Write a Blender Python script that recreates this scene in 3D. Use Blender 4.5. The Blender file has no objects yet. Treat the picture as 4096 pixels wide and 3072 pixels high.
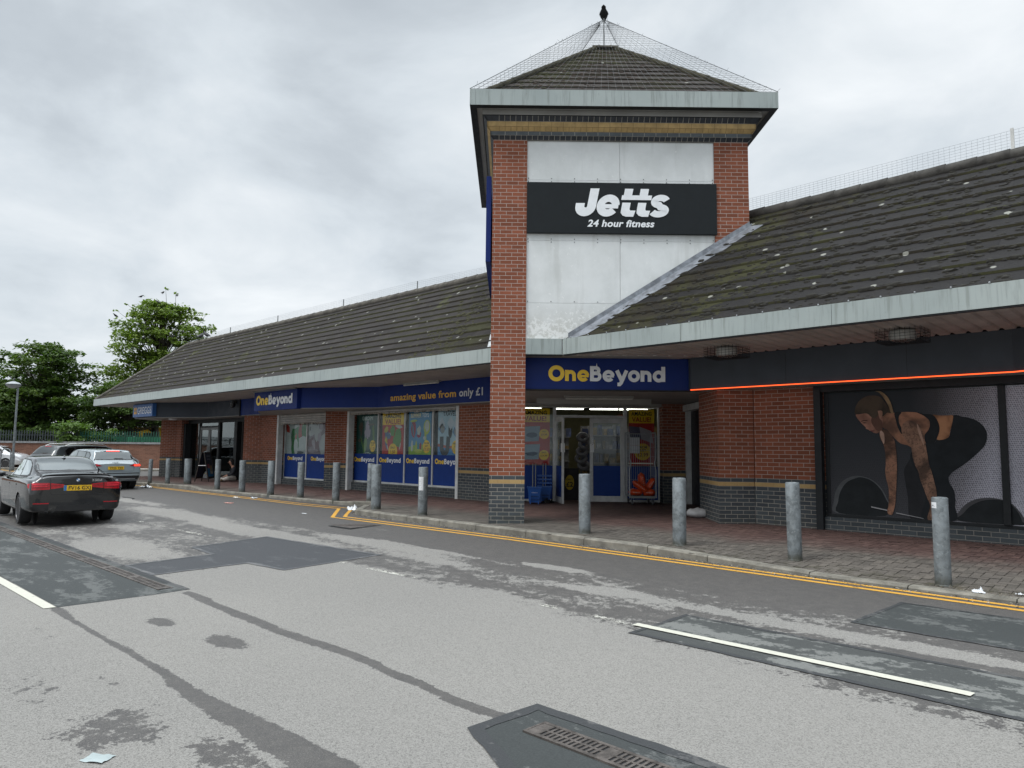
import bpy, bmesh, math, random
from mathutils import Vector, Matrix
from mathutils.geometry import tessellate_polygon
C = bpy.context.scene
COL = C.collection
R = math.radians
PI = math.pi

# ------------------------------------------------------------------ camera, sky, sun, exposure
cam = bpy.data.objects.new('camera', bpy.data.cameras.new('camera'))
COL.objects.link(cam)
cam.data.sensor_fit = 'HORIZONTAL'
cam.data.sensor_width = 36.0
cam.data.lens = 25.332
cam.data.clip_start = 0.05
cam.data.clip_end = 2000
cam.matrix_world = (Matrix.Translation((0, 0, 1.48)) @ Matrix.Rotation(R(44.145), 4, 'Z')
                    @ Matrix.Rotation(R(95.210), 4, 'X') @ Matrix.Rotation(R(0.595), 4, 'Z'))
C.camera = cam

SUN_EL, SUN_AZ = 52, 250          # azimuth counter-clockwise from +X
world = bpy.data.worlds.new('World')
C.world = world
world.use_nodes = True
wt = world.node_tree
wt.nodes.clear()


def build_sky():
    n, l = wt.nodes.new, wt.links.new
    out = n('ShaderNodeOutputWorld'); bg = n('ShaderNodeBackground'); bg.inputs['Strength'].default_value = 0.1
    sky = n('ShaderNodeTexSky'); sky.sky_type = 'NISHITA'; sky.sun_disc = False
    sky.sun_elevation = R(SUN_EL); sky.sun_rotation = R(90 - SUN_AZ)
    tc = n('ShaderNodeTexCoord')
    sep = n('ShaderNodeSeparateXYZ'); l(tc.outputs['Generated'], sep.inputs[0])

    def mth(op, a, b=None, c=None, clamp=False):
        m = n('ShaderNodeMath'); m.operation = op; m.use_clamp = clamp
        for i, v in enumerate((a, b, c)):
            if v is None: continue
            if isinstance(v, (int, float)): m.inputs[i].default_value = v
            else: l(v, m.inputs[i])
        return m.outputs[0]
    zz = mth('MAXIMUM', sep.outputs['Z'], 0.0)
    den = mth('ADD', zz, 0.30)
    px = mth('DIVIDE', sep.outputs['X'], den); py = mth('DIVIDE', sep.outputs['Y'], den)
    cmb = n('ShaderNodeCombineXYZ'); l(px, cmb.inputs[0]); l(py, cmb.inputs[1]); l(mth('MULTIPLY', zz, 1.5), cmb.inputs[2])

    def noise(scale, detail, rough, dist=0.0, vec=None):
        t = n('ShaderNodeTexNoise'); t.inputs['Scale'].default_value = scale; t.inputs['Detail'].default_value = detail
        t.inputs['Roughness'].default_value = rough; t.inputs['Distortion'].default_value = dist
        l(vec or cmb.outputs[0], t.inputs['Vector']); return t.outputs['Fac']
    big = noise(0.75, 4, 0.5, 0.2)
    mid = noise(2.2, 7, 0.56, 0.3)
    f = mth('ADD', mth('MULTIPLY', big, 0.6), mth('MULTIPLY', mid, 0.55))
    ramp = n('ShaderNodeValToRGB'); l(f, ramp.inputs[0])
    e = ramp.color_ramp.elements
    e[0].position = 0.36; e[0].color = (0.44, 0.485, 0.53, 1)
    e[1].position = 0.80; e[1].color = (0.92, 0.95, 0.97, 1)
    for p, c in ((0.49, (0.53, 0.58, 0.625)), (0.57, (0.635, 0.69, 0.735)), (0.66, (0.745, 0.79, 0.825))):
        k = e.new(p); k.color = (*c, 1)
    # an overcast sky is brighter overhead than near the horizon
    up = n('ShaderNodeMapRange'); up.interpolation_type = 'SMOOTHSTEP'; l(zz, up.inputs['Value'])
    up.inputs['From Min'].default_value = 0.54; up.inputs['From Max'].default_value = 0.9
    up.inputs['To Min'].default_value = 7.2; up.inputs['To Max'].default_value = 29.0
    sc = n('ShaderNodeVectorMath'); sc.operation = 'SCALE'; l(ramp.outputs[0], sc.inputs[0]); l(up.outputs[0], sc.inputs['Scale'])
    mx = n('ShaderNodeMix'); mx.data_type = 'RGBA'; mx.inputs['Factor'].default_value = 0.96
    l(sky.outputs[0], mx.inputs['A']); l(sc.outputs[0], mx.inputs['B'])
    l(mx.outputs['Result'], bg.inputs['Color']); l(bg.outputs[0], out.inputs['Surface'])


build_sky()
sun = bpy.data.objects.new('sun', bpy.data.lights.new('sun', 'SUN'))
COL.objects.link(sun)
sun.data.energy = 1.3
sun.data.angle = R(28)
sun.data.color = (1.0, 0.97, 0.93)
sun.rotation_euler = (R(90 - SUN_EL), 0, R(SUN_AZ + 90))
C.view_settings.view_transform = 'Standard'
C.view_settings.look = 'None'
C.view_settings.exposure = 0.62
C.view_settings.gamma = 1.0
C.cycles.max_bounces = 6
C.cycles.diffuse_bounces = 3
C.cycles.transparent_max_bounces = 16

# ------------------------------------------------------------------ frames of reference
# world: X runs along the shop front, Y into the building; the tower is turned about 45 degrees to it
TY = R(44.279)
TV = Vector((math.cos(TY), math.sin(TY), 0)); NV = Vector((-math.sin(TY), math.cos(TY), 0))


def T(t, n, z):
    return TV * t + NV * n + Vector((0, 0, z))


def W(x, y, z):
    return Vector((x, y, z))


def sm(a, b, x):
    u = min(1, max(0, (x - a) / (b - a)))
    return u * u * (3 - 2 * u)


def gz(x, y):
    """height of the road: it falls from the kerb to the drain line and rises again"""
    if y >= 9.3: return 0.0
    if y >= 3: return -.12 * (9.3 - y) / 6.3
    return min(0.0, -.12 + .02 * (3 - y))


def zpav(x, y):
    """height of the pavement: rising to the shops, dropped towards the kerb at the far right and on the left"""
    b = .1 + .05 * min(1.15, max(0, (y - 9.2) / 3.8)) * (1 - sm(-27, -32, x))
    if x < -15: return b - .06 * (1 - sm(10.3, 11.4, y)) * ((1 - sm(-24.5, -25.5, x)) if x < -23 else 1)
    return b - .075 * sm(-6.2, -3.4, x) * (1 - sm(8.9, 10.4, y))


# ------------------------------------------------------------------ mesh helpers
class MB:
    def __init__(s):
        s.v = []; s.f = []; s.mi = []; s.uvs = {}; s.cur = 0; s.smooth = False

    def face(s, pts, uv=None):
        i = len(s.v)
        s.v.extend(Vector(p) for p in pts)
        if uv: s.uvs[len(s.f)] = uv
        s.f.append(tuple(range(i, i + len(pts)))); s.mi.append(s.cur)

    def raw(s, vs, fs):
        i = len(s.v)
        s.v.extend(Vector(p) for p in vs)
        for f in fs:
            s.f.append(tuple(i + k for k in f)); s.mi.append(s.cur)

    def box(s, x0, x1, y0, y1, z0, z1, F=W):
        p = [F(x, y, z) for z in (z0, z1) for x, y in ((x0, y0), (x1, y0), (x1, y1), (x0, y1))]
        s.raw(p, ((3, 2, 1, 0), (4, 5, 6, 7), (0, 1, 5, 4), (1, 2, 6, 5), (2, 3, 7, 6), (3, 0, 4, 7)))

    def prism(s, poly, z0, z1, F=W, caps=True):
        """poly: list of plan points; z0, z1: heights"""
        k = len(poly)
        vs = [F(x, y, z0) for x, y in poly] + [F(x, y, z1) for x, y in poly]
        fs = [(i, (i + 1) % k, k + (i + 1) % k, k + i) for i in range(k)]
        s.raw(vs, fs)
        if caps:
            for z in (z0, z1): s.poly([F(x, y, z) for x, y in poly])

    def poly(s, pts):
        pts = [Vector(p) for p in pts]
        if len(pts) <= 4: s.face(pts); return
        s.raw(pts, tessellate_polygon([pts]))

    def slab(s, pts, d):
        """flat outline (3d points) given thickness along vector d"""
        d = Vector(d); k = len(pts); pts = [Vector(p) for p in pts]
        s.poly(pts); s.poly([p + d for p in pts])
        s.raw(pts + [p + d for p in pts], [(i, (i + 1) % k, k + (i + 1) % k, k + i) for i in range(k)])

    def tube(s, pts, r, k=8, closed=False, cap=True):
        pts = [Vector(p) for p in pts]; n = len(pts); rs = r if isinstance(r, (list, tuple)) else [r] * n
        rings = []; up = None
        for i, p in enumerate(pts):
            a = pts[i - 1] if (i or closed) else pts[i]; b = pts[(i + 1) % n] if (i < n - 1 or closed) else pts[i]
            d = (b - a).normalized()
            if up is None: up = d.orthogonal().normalized()
            up = (up - d * up.dot(d)).normalized(); w = d.cross(up)
            rings.append([p + (up * math.cos(2 * PI * j / k) + w * math.sin(2 * PI * j / k)) * rs[i] for j in range(k)])
        vs = [q for g in rings for q in g]; fs = []
        for i in range(n if closed else n - 1):
            a, b = i * k, ((i + 1) % n) * k
            fs += [(a + j, a + (j + 1) % k, b + (j + 1) % k, b + j) for j in range(k)]
        if cap and not closed:
            fs += [tuple(range(k - 1, -1, -1)), tuple((n - 1) * k + j for j in range(k))]
        s.raw(vs, fs)

    def lathe(s, prof, k=20, F=W, cx=0, cy=0):
        """prof: (radius, z) from bottom to top"""
        vs = [F(cx + r * math.cos(2 * PI * j / k), cy + r * math.sin(2 * PI * j / k), z) for r, z in prof for j in range(k)]
        fs = []
        for i in range(len(prof) - 1):
            fs += [(i * k + j, i * k + (j + 1) % k, (i + 1) * k + (j + 1) % k, (i + 1) * k + j) for j in range(k)]
        fs += [tuple(range(k - 1, -1, -1)), tuple((len(prof) - 1) * k + j for j in range(k))]
        s.raw(vs, fs)

    def ball(s, c, rx, ry, rz, k=10, m=7, M=None):
        c = Vector(c); vs = []; fs = []
        for i in range(1, m):
            a = PI * i / m
            for j in range(k):
                b = 2 * PI * j / k
                p = Vector((rx * math.sin(a) * math.cos(b), ry * math.sin(a) * math.sin(b), rz * math.cos(a)))
                vs.append(c + (M @ p if M else p))
        for q in (Vector((0, 0, rz)), Vector((0, 0, -rz))): vs.append(c + (M @ q if M else q))
        for i in range(m - 2):
            fs += [(i * k + j, i * k + (j + 1) % k, (i + 1) * k + (j + 1) % k, (i + 1) * k + j) for j in range(k)]
        t = (m - 1) * k
        fs += [(t, (j + 1) % k, j) for j in range(k)] + [(t + 1, (m - 2) * k + j, (m - 2) * k + (j + 1) % k) for j in range(k)]
        s.raw(vs, fs)


def mesh_of(name, mb, mats, smooth=None, recalc=True, weld=True):
    me = bpy.data.meshes.new(name)
    me.from_pydata([tuple(p) for p in mb.v], [], mb.f)
    for m in (mats if isinstance(mats, (list, tuple)) else [mats]): me.materials.append(m)
    me.polygons.foreach_set('material_index', mb.mi)
    bm = bmesh.new(); bm.from_mesh(me)
    uvl = bm.loops.layers.uv.new('UVMap')
    if recalc: bmesh.ops.recalc_face_normals(bm, faces=bm.faces)
    bm.normal_update()
    Z = Vector((0, 0, 1))
    for f in bm.faces:
        u = mb.uvs.get(f.index)
        if u:
            for lp, q in zip(f.loops, u): lp[uvl].uv = q
            continue
        n = f.normal; h = Z.cross(n)
        if h.length < .08:
            for lp in f.loops: lp[uvl].uv = lp.vert.co.xy
        else:
            h.normalize(); w = n.cross(h)
            for lp in f.loops: lp[uvl].uv = (lp.vert.co.dot(h), lp.vert.co.dot(w))
    if weld: bmesh.ops.remove_doubles(bm, verts=bm.verts, dist=1e-5)
    if smooth is not None:
        for f in bm.faces: f.smooth = True
        for e in bm.edges:
            if len(e.link_faces) == 2 and e.calc_face_angle(0) > R(smooth): e.smooth = False
    bm.to_mesh(me); bm.free()
    return me


def link(name, data, parent=None):
    o = bpy.data.objects.new(name, data)
    COL.objects.link(o)
    if parent:
        o.parent = parent; o.matrix_parent_inverse = parent.matrix_basis.inverted()
    return o


def part(name, mb, mats, parent=None, smooth=None, bevel=0, recalc=True, label=None):
    o = link(name, mesh_of(name, mb, mats, smooth, recalc), parent)
    if bevel:
        md = o.modifiers.new('edge', 'BEVEL'); md.width = bevel; md.segments = 2; md.limit_method = 'ANGLE'; md.angle_limit = R(40)
    if label: o['label'] = label
    return o


def thing(name, label, cat, loc=(0, 0, 0), rz=0, group=None):
    o = bpy.data.objects.new(name, None); COL.objects.link(o); o.empty_display_size = .2
    o.location = loc; o.rotation_euler = (0, 0, rz)
    return tag(o, label, cat, group)


def tag(o, label, cat, group=None):
    o['label'] = label; o['category'] = cat
    if group: o['group'] = group
    return o


def struct(name, mb, mats, smooth=None, recalc=True):
    o = part(name, mb, mats, None, smooth, 0, recalc); o['kind'] = 'structure'
    return o


def dup(root, loc, rz, label, group=None, scale=None):
    def cp(o, parent):
        c = o.copy(); COL.objects.link(c); c.parent = parent
        for ch in list(o.children): cp(ch, c)
        return c
    r = cp(root, None); r.location = loc; r.rotation_euler = (0, 0, rz)
    if scale: r.scale = scale
    r['label'] = label
    if group: r['group'] = group
    return r


# ------------------------------------------------------------------ material helpers
class G:
    """small wrapper for building a node tree"""
    def __init__(s, name):
        s.m = bpy.data.materials.new(name); s.m.use_nodes = True
        s.t = s.m.node_tree; s.t.nodes.clear()
        s.out = s.t.nodes.new('ShaderNodeOutputMaterial')

    def n(s, typ, **kw):
        nd = s.t.nodes.new('ShaderNode' + typ)
        for k, v in kw.items(): setattr(nd, k, v)
        return nd

    def set(s, sock, v):
        if hasattr(v, 'is_output') or isinstance(v, bpy.types.NodeSocket): s.t.links.new(v, sock)
        elif v is not None:
            if isinstance(v, (tuple, list)) and sock.type == 'RGBA' and len(v) == 3: v = (*v, 1)
            sock.default_value = v

    def math(s, op, a, b=None, c=None, clamp=False):
        nd = s.n('Math', operation=op, use_clamp=clamp)
        for i, v in enumerate((a, b, c)): s.set(nd.inputs[i], v)
        return nd.outputs[0]

    def coord(s, kind='Object', scale=None, rot=None, loc=None):
        if kind == 'UV': o = s.n('TexCoord').outputs['UV']
        elif kind == 'World': o = s.n('NewGeometry').outputs['Position']
        else: o = s.n('TexCoord').outputs[kind]
        if scale or rot or loc:
            mp = s.n('Mapping'); s.set(mp.inputs['Vector'], o)
            if scale: mp.inputs['Scale'].default_value = scale
            if rot: mp.inputs['Rotation'].default_value = rot
            if loc: mp.inputs['Location'].default_value = loc
            o = mp.outputs[0]
        return o

    def noise(s, vec, scale=5, detail=4, rough=.55, dist=0, col=False):
        nd = s.n('TexNoise'); s.set(nd.inputs['Vector'], vec); nd.inputs['Scale'].default_value = scale
        nd.inputs['Detail'].default_value = detail; nd.inputs['Roughness'].default_value = rough; nd.inputs['Distortion'].default_value = dist
        return nd.outputs['Color' if col else 'Fac']

    def voro(s, vec, scale=5, feature='F1', out='Distance', rnd=1.0):
        nd = s.n('TexVoronoi', feature=feature); s.set(nd.inputs['Vector'], vec); nd.inputs['Scale'].default_value = scale
        nd.inputs['Randomness'].default_value = rnd
        return nd.outputs[out]

    def ramp(s, fac, stops, interp='LINEAR'):
        nd = s.n('ValToRGB'); s.set(nd.inputs[0], fac); cr = nd.color_ramp; cr.interpolation = interp
        while len(cr.elements) < len(stops): cr.elements.new(.5)
        for e, (p, c) in zip(cr.elements, stops):
            e.position = p; e.color = (c, c, c, 1) if isinstance(c, (int, float)) else (*c, 1)
        return nd.outputs[0]

    def step(s, v, a, b, lo=0.0, hi=1.0, smooth=True):
        nd = s.n('MapRange', interpolation_type='SMOOTHSTEP' if smooth else 'LINEAR'); s.set(nd.inputs['Value'], v)
        for k, x in (('From Min', a), ('From Max', b), ('To Min', lo), ('To Max', hi)): nd.inputs[k].default_value = x
        return nd.outputs[0]

    def mix(s, f, a, b, blend='MIX'):
        nd = s.n('Mix', data_type='RGBA', blend_type=blend); s.set(nd.inputs['Factor'], f)
        s.set(nd.inputs['A'], a); s.set(nd.inputs['B'], b)
        return nd.outputs['Result']

    def sep(s, v):
        nd = s.n('SeparateXYZ'); s.set(nd.inputs[0], v); return nd.outputs

    def comb(s, x, y, z=0.0):
        nd = s.n('CombineXYZ')
        for i, v in enumerate((x, y, z)): s.set(nd.inputs[i], v)
        return nd.outputs[0]

    def attr(s, name, out='Fac'):
        return s.n('Attribute', attribute_name=name).outputs[out]

    def bump(s, h, strength=.3, dist=.01, normal=None):
        nd = s.n('Bump'); s.set(nd.inputs['Height'], h); nd.inputs['Strength'].default_value = strength; nd.inputs['Distance'].default_value = dist
        s.set(nd.inputs['Normal'], normal)
        return nd.outputs[0]

    def bsdf(s, color, rough=.7, metal=0.0, spec=.5, normal=None, coat=0.0, emis=None, estr=0.0, sub=None, coat_rough=.03):
        b = s.n('BsdfPrincipled'); i = b.inputs
        s.set(i['Base Color'], color); s.set(i['Roughness'], rough); s.set(i['Metallic'], metal)
        s.set(i['Specular IOR Level'], spec); s.set(i['Normal'], normal); s.set(i['Coat Weight'], coat); i['Coat Roughness'].default_value = coat_rough
        if emis: s.set(i['Emission Color'], emis); s.set(i['Emission Strength'], estr)
        return b.outputs[0]

    def done(s, sh):
        s.t.links.new(sh, s.out.inputs['Surface']); return s.m


_cache = {}


def flat(name, col, rough=.6, metal=0.0, spec=.5, var=.12, scale=6.0, coat=0.0, emis=None, estr=0.0, bump=0.0):
    """a plain material with a little unevenness of colour and gloss"""
    key = (name, col)
    if key in _cache: return _cache[key]
    g = G(name); co = g.coord('Object')
    f = g.noise(co, scale, 5, .6)
    a = tuple(c * (1 - var) for c in col); b = tuple(min(1, c * (1 + var)) for c in col)
    c = g.mix(g.step(f, .3, .7), a, b)
    r = g.step(g.noise(co, scale * 2.3, 3), .2, .8, max(.02, rough - .08), min(1, rough + .08))
    nm = g.bump(g.noise(co, scale * 12, 3), bump, .004) if bump else None
    m = g.done(g.bsdf(c, r, metal, spec, nm, coat, emis, estr)); _cache[key] = m
    return m


def brick_mat(name, red=(.28, .092, .05), mode='band', mort=(.40, .33, .29), base=0.0):
    g = G(name); uv = g.coord('UV'); s = g.sep(uv)
    v = g.math('SUBTRACT', s['Y'], .019 + base)
    vec = g.comb(s['X'], v)

    def br(c1, c2, mo):
        nd = g.n('TexBrick'); g.set(nd.inputs['Vector'], vec); nd.offset = .5; nd.offset_frequency = 2
        g.set(nd.inputs['Color1'], c1); g.set(nd.inputs['Color2'], c2); g.set(nd.inputs['Mortar'], mo)
        for k, x in (('Scale', 1.0), ('Brick Width', .225), ('Row Height', .075), ('Mortar Size', .0055), ('Mortar Smooth', .25), ('Bias', 0.0)): nd.inputs[k].default_value = x
        return nd
    co = g.coord('World')
    dirt = g.noise(co, 1.3, 5, .6); fine = g.noise(co, 40, 3, .6); mid = g.noise(co, 9, 4, .6)
    d = tuple(c * .66 for c in red)
    rb = br(red, d, mort)
    col = rb.outputs['Color']
    if mode == 'band':
        bb = br((.068, .08, .088), (.05, .056, .064), (.30, .285, .25)); yb = br((.43, .30, .135), (.40, .265, .115), (.36, .24, .11))
        z = s['Y']
        lo = g.math('LESS_THAN', z, .994 + base); ye = g.math('MULTIPLY', g.math('LESS_THAN', z, .919 + base), g.math('GREATER_THAN', z, .844 + base))
        col = g.mix(lo, col, bb.outputs['Color']); col = g.mix(ye, col, yb.outputs['Color'])
        # green-brown grime in the last courses above the paving
        gr = g.math('MULTIPLY', g.step(z, .55 + base, .1 + base), g.step(mid, .3, .75))
        col = g.mix(g.math('MULTIPLY', gr, .55), col, (.06, .06, .045))
    col = g.mix(g.step(dirt, .35, .8, 0, .35), col, g.mix(1.0, col, (.62, .6, .6), 'MULTIPLY'))
    col = g.mix(g.step(fine, .2, .8, 0, .35), col, g.mix(1.0, col, (.72, .72, .74), 'MULTIPLY'))
    spl = g.math('MULTIPLY', g.step(g.voro(co, 7), .1, .02), g.step(g.noise(co, 2.2, 2), .62, .7))
    col = g.mix(g.math('MULTIPLY', spl, .45), col, (.55, .5, .48))
    h = g.math('ADD', g.math('MULTIPLY', rb.outputs['Fac'], -1.0), g.math('MULTIPLY', fine, .25))
    return g.done(g.bsdf(col, .85, 0, .3, g.bump(h, .6, .006)))


def tile_mat(name, base=(.05, .045, .042), moss=.5, green=.3, lich=.6):
    """concrete interlocking tiles; UV: u along the course, v up the slope, course 0.3 m"""
    g = G(name); uv = g.coord('UV'); s = g.sep(uv); co = g.coord('World')
    vec = g.comb(s['X'], s['Y'])
    nd = g.n('TexBrick'); g.set(nd.inputs['Vector'], vec); nd.offset = .5; nd.offset_frequency = 2
    hi = tuple(c * 1.25 for c in base); lo = tuple(c * .78 for c in base)
    g.set(nd.inputs['Color1'], hi); g.set(nd.inputs['Color2'], lo); g.set(nd.inputs['Mortar'], (.012, .011, .011))
    for k, x in (('Scale', 1.0), ('Brick Width', .38), ('Row Height', .3), ('Mortar Size', .006), ('Mortar Smooth', .3), ('Bias', 0.0)): nd.inputs[k].default_value = x
    col = nd.outputs['Color']
    n1 = g.noise(co, .9, 5, .6); n2 = g.noise(co, 6, 5, .65); n3 = g.noise(co, 28, 4, .65)
    col = g.mix(g.step(n2, .35, .75, 0, .6), col, g.mix(1.0, col, (1.5, 1.45, 1.4), 'MULTIPLY'))
    col = g.mix(g.step(n3, .3, .8, 0, .5), col, g.mix(1.0, col, (.6, .6, .6), 'MULTIPLY'))
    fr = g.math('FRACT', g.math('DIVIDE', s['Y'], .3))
    edge = g.math('MAXIMUM', g.step(fr, .22, .0), g.step(fr, .86, 1.0))  # moss along the laps, also painting in the dark shadow gap under each lip
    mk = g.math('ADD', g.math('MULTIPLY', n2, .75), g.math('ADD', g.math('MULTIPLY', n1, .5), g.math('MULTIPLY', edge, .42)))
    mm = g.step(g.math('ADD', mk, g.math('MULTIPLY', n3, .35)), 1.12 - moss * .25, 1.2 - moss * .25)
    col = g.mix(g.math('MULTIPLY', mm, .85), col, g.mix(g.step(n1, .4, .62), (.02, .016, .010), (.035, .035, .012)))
    gm = g.step(g.math('ADD', g.noise(g.coord('World', loc=(3, 7, 1)), .7, 3, .5), g.math('MULTIPLY', n2, .5)), .98 - green * .22, 1.08 - green * .22)
    col = g.mix(g.math('MULTIPLY', gm, .7), col, (.055, .06, .016))
    # pale round lichen
    vo = g.n('TexVoronoi', feature='F1'); g.set(vo.inputs['Vector'], co); vo.inputs['Scale'].default_value = 3.3
    rnd = g.sep(vo.outputs['Color'])['X']
    wob = g.math('ADD', vo.outputs['Distance'], g.math('MULTIPLY', g.noise(co, 35, 2), .06))
    lm = g.math('MULTIPLY', g.step(wob, .20, .15), g.math('GREATER_THAN', rnd, 1 - lich * .5))
    col = g.mix(g.math('MULTIPLY', lm, .65), col, (.34, .34, .30))
    h = g.math('ADD', g.math('MULTIPLY', nd.outputs['Fac'], -1.2), g.math('ADD', g.math('MULTIPLY', mm, .9), g.math('MULTIPLY', n3, .5)))
    return g.done(g.bsdf(col, .9, 0, .25, g.bump(h, .7, .012)))


def fascia_mat():
    g = G('painted_metal_fascia'); uv = g.coord('UV'); s = g.sep(uv); co = g.coord('World')
    st = g.noise(g.comb(g.math('MULTIPLY', s['X'], 14), g.math('MULTIPLY', s['Y'], .9)), 1.0, 5, .65)
    big = g.noise(co, .7, 4, .55)
    top = g.step(g.math('FRACT', g.math('MULTIPLY', s['Y'], 1.0)), .0, 1.0)
    col = g.mix(g.step(big, .3, .75), (.335, .375, .365), (.27, .31, .305))
    col = g.mix(g.math('MULTIPLY', g.step(st, .48, .68), .55), col, (.16, .18, .165))
    col = g.mix(g.math('MULTIPLY', g.step(g.noise(co, 16, 4, .7), .62, .75), .3), col, (.13, .15, .12))
    return g.done(g.bsdf(col, .5, 0, .4, g.bump(g.noise(co, 3, 3), .1, .02)))


def galv_mat():
    g = G('weathered_galvanised_steel'); co = g.coord('Object'); ri = g.n('ObjectInfo').outputs['Random']
    off = g.n('VectorMath', operation='ADD'); g.set(off.inputs[0], co); g.set(off.inputs[1], g.comb(g.math('MULTIPLY', ri, 31), ri, g.math('MULTIPLY', ri, 17)))
    p = off.outputs[0]
    v = g.n('TexVoronoi', feature='F1'); g.set(v.inputs['Vector'], p); v.inputs['Scale'].default_value = 26
    sp = g.sep(v.outputs['Color'])['X']
    n1 = g.noise(p, 5, 5, .65, .8); n2 = g.noise(p, 22, 4, .6)
    col = g.mix(g.step(n1, .38, .62), (.155, .175, .185), (.085, .096, .10))
    col = g.mix(g.math('MULTIPLY', sp, .25), col, (.30, .33, .345))
    col = g.mix(g.step(n2, .56, .74, 0, .55), col, (.30, .33, .345))
    z = g.sep(co)['Z']
    col = g.mix(g.math('MULTIPLY', g.step(z, .16, .0), g.step(n1, .3, .6, .5, 1)), col, (.07, .07, .055))
    return g.done(g.bsdf(col, g.step(n2, .3, .8, .5, .75), .25, .45, g.bump(n2, .15, .004)))


def glass_mat(name='window_glass', tint=(1, 1, 1), refl=1.0, rough=.01):
    g = G(name); co = g.coord('World')
    geo = g.n('NewGeometry'); dt = g.n('VectorMath', operation='DOT_PRODUCT'); g.set(dt.inputs[0], geo.outputs['Incoming']); g.set(dt.inputs[1], geo.outputs['Normal'])
    sch = g.math('POWER', g.math('SUBTRACT', 1.0, g.math('ABSOLUTE', dt.outputs['Value'])), 5.0)
    fz = g.math('MULTIPLY', g.math('ADD', .045, g.math('MULTIPLY', sch, .95)), refl, clamp=True)
    nm = g.bump(g.noise(co, .8, 2), .02, .05)
    gl = g.n('BsdfGlossy'); g.set(gl.inputs['Color'], (.9, .95, .95)); gl.inputs['Roughness'].default_value = rough; g.set(gl.inputs['Normal'], nm)
    tr = g.n('BsdfTransparent'); g.set(tr.inputs['Color'], tint)
    mx = g.n('MixShader'); g.set(mx.inputs[0], fz); g.set(mx.inputs[1], tr.outputs[0]); g.set(mx.inputs[2], gl.outputs[0])
    return g.done(mx.outputs[0])


def paint_mat(name, col, flake=.0, dirt=.25, rough=.28):
    g = G(name); co = g.coord('Object')
    n1 = g.noise(co, 3, 4, .6); n2 = g.noise(co, 60, 3, .6)
    z = g.sep(co)['Z']
    c = g.mix(g.math('MULTIPLY', g.step(n2, .3, .8), flake), col, tuple(min(1, x * 1.6 + .02) for x in col))
    dm = g.math('MULTIPLY', g.math('ADD', g.math('MULTIPLY', g.step(z, .75, .15), .8), .15), g.step(n1, .25, .75, .3, 1))
    c = g.mix(g.math('MULTIPLY', dm, dirt), c, (.10, .095, .085))
    r = g.step(dm, 0, 1, rough, .55)
    return g.done(g.bsdf(c, r, .0, .5, None, 1.0, coat_rough=.02))


def leaf_mat(name, c1, c2, c3):
    g = G(name); ri = g.attr('shade'); co = g.coord('World')
    col = g.ramp(ri, ((0.0, c1), (.5, c2), (1.0, c3)))
    col = g.mix(g.step(g.noise(co, .55, 3), .35, .7, 0, .5), col, g.mix(1.0, col, (.72, .8, .6), 'MULTIPLY'))
    b = g.bsdf(col, .6, 0, .3)
    tl = g.n('BsdfTranslucent'); g.set(tl.inputs['Color'], g.mix(1.0, col, (1.5, 1.7, .8), 'MULTIPLY'))
    mx = g.n('MixShader'); mx.inputs[0].default_value = .3; g.set(mx.inputs[1], b); g.set(mx.inputs[2], tl.outputs[0])
    return g.done(mx.outputs[0])


def panel_mat():
    g = G('weathered_white_panel'); co = g.coord('World'); s = g.sep(co)
    tt = g.math('ADD', g.math('MULTIPLY', s['X'], math.cos(TY)), g.math('MULTIPLY', s['Y'], math.sin(TY)))
    st = g.noise(g.comb(g.math('MULTIPLY', tt, 2.6), g.math('MULTIPLY', s['Z'], .28)), 1.0, 5, .6)
    n1 = g.noise(co, 1.6, 5, .65); n2 = g.noise(co, 14, 5, .7)
    col = g.mix(g.step(n1, .3, .75), (.70, .72, .72), (.60, .62, .615))
    col = g.mix(g.math('MULTIPLY', g.step(st, .52, .68), .38), col, (.42, .43, .41))
    low = g.math('MULTIPLY', g.step(s['Z'], 4.35, 3.6), g.step(n1, .38, .6))
    col = g.mix(g.math('MULTIPLY', low, .5), col, (.42, .40, .34))
    col = g.mix(g.math('MULTIPLY', g.step(g.math('ADD', n2, g.math('MULTIPLY', g.step(s['Z'], 4.4, 3.6), .18)), .62, .68), .7), col, (.78, .79, .78))
    return g.done(g.bsdf(col, .55, 0, .4))


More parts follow.
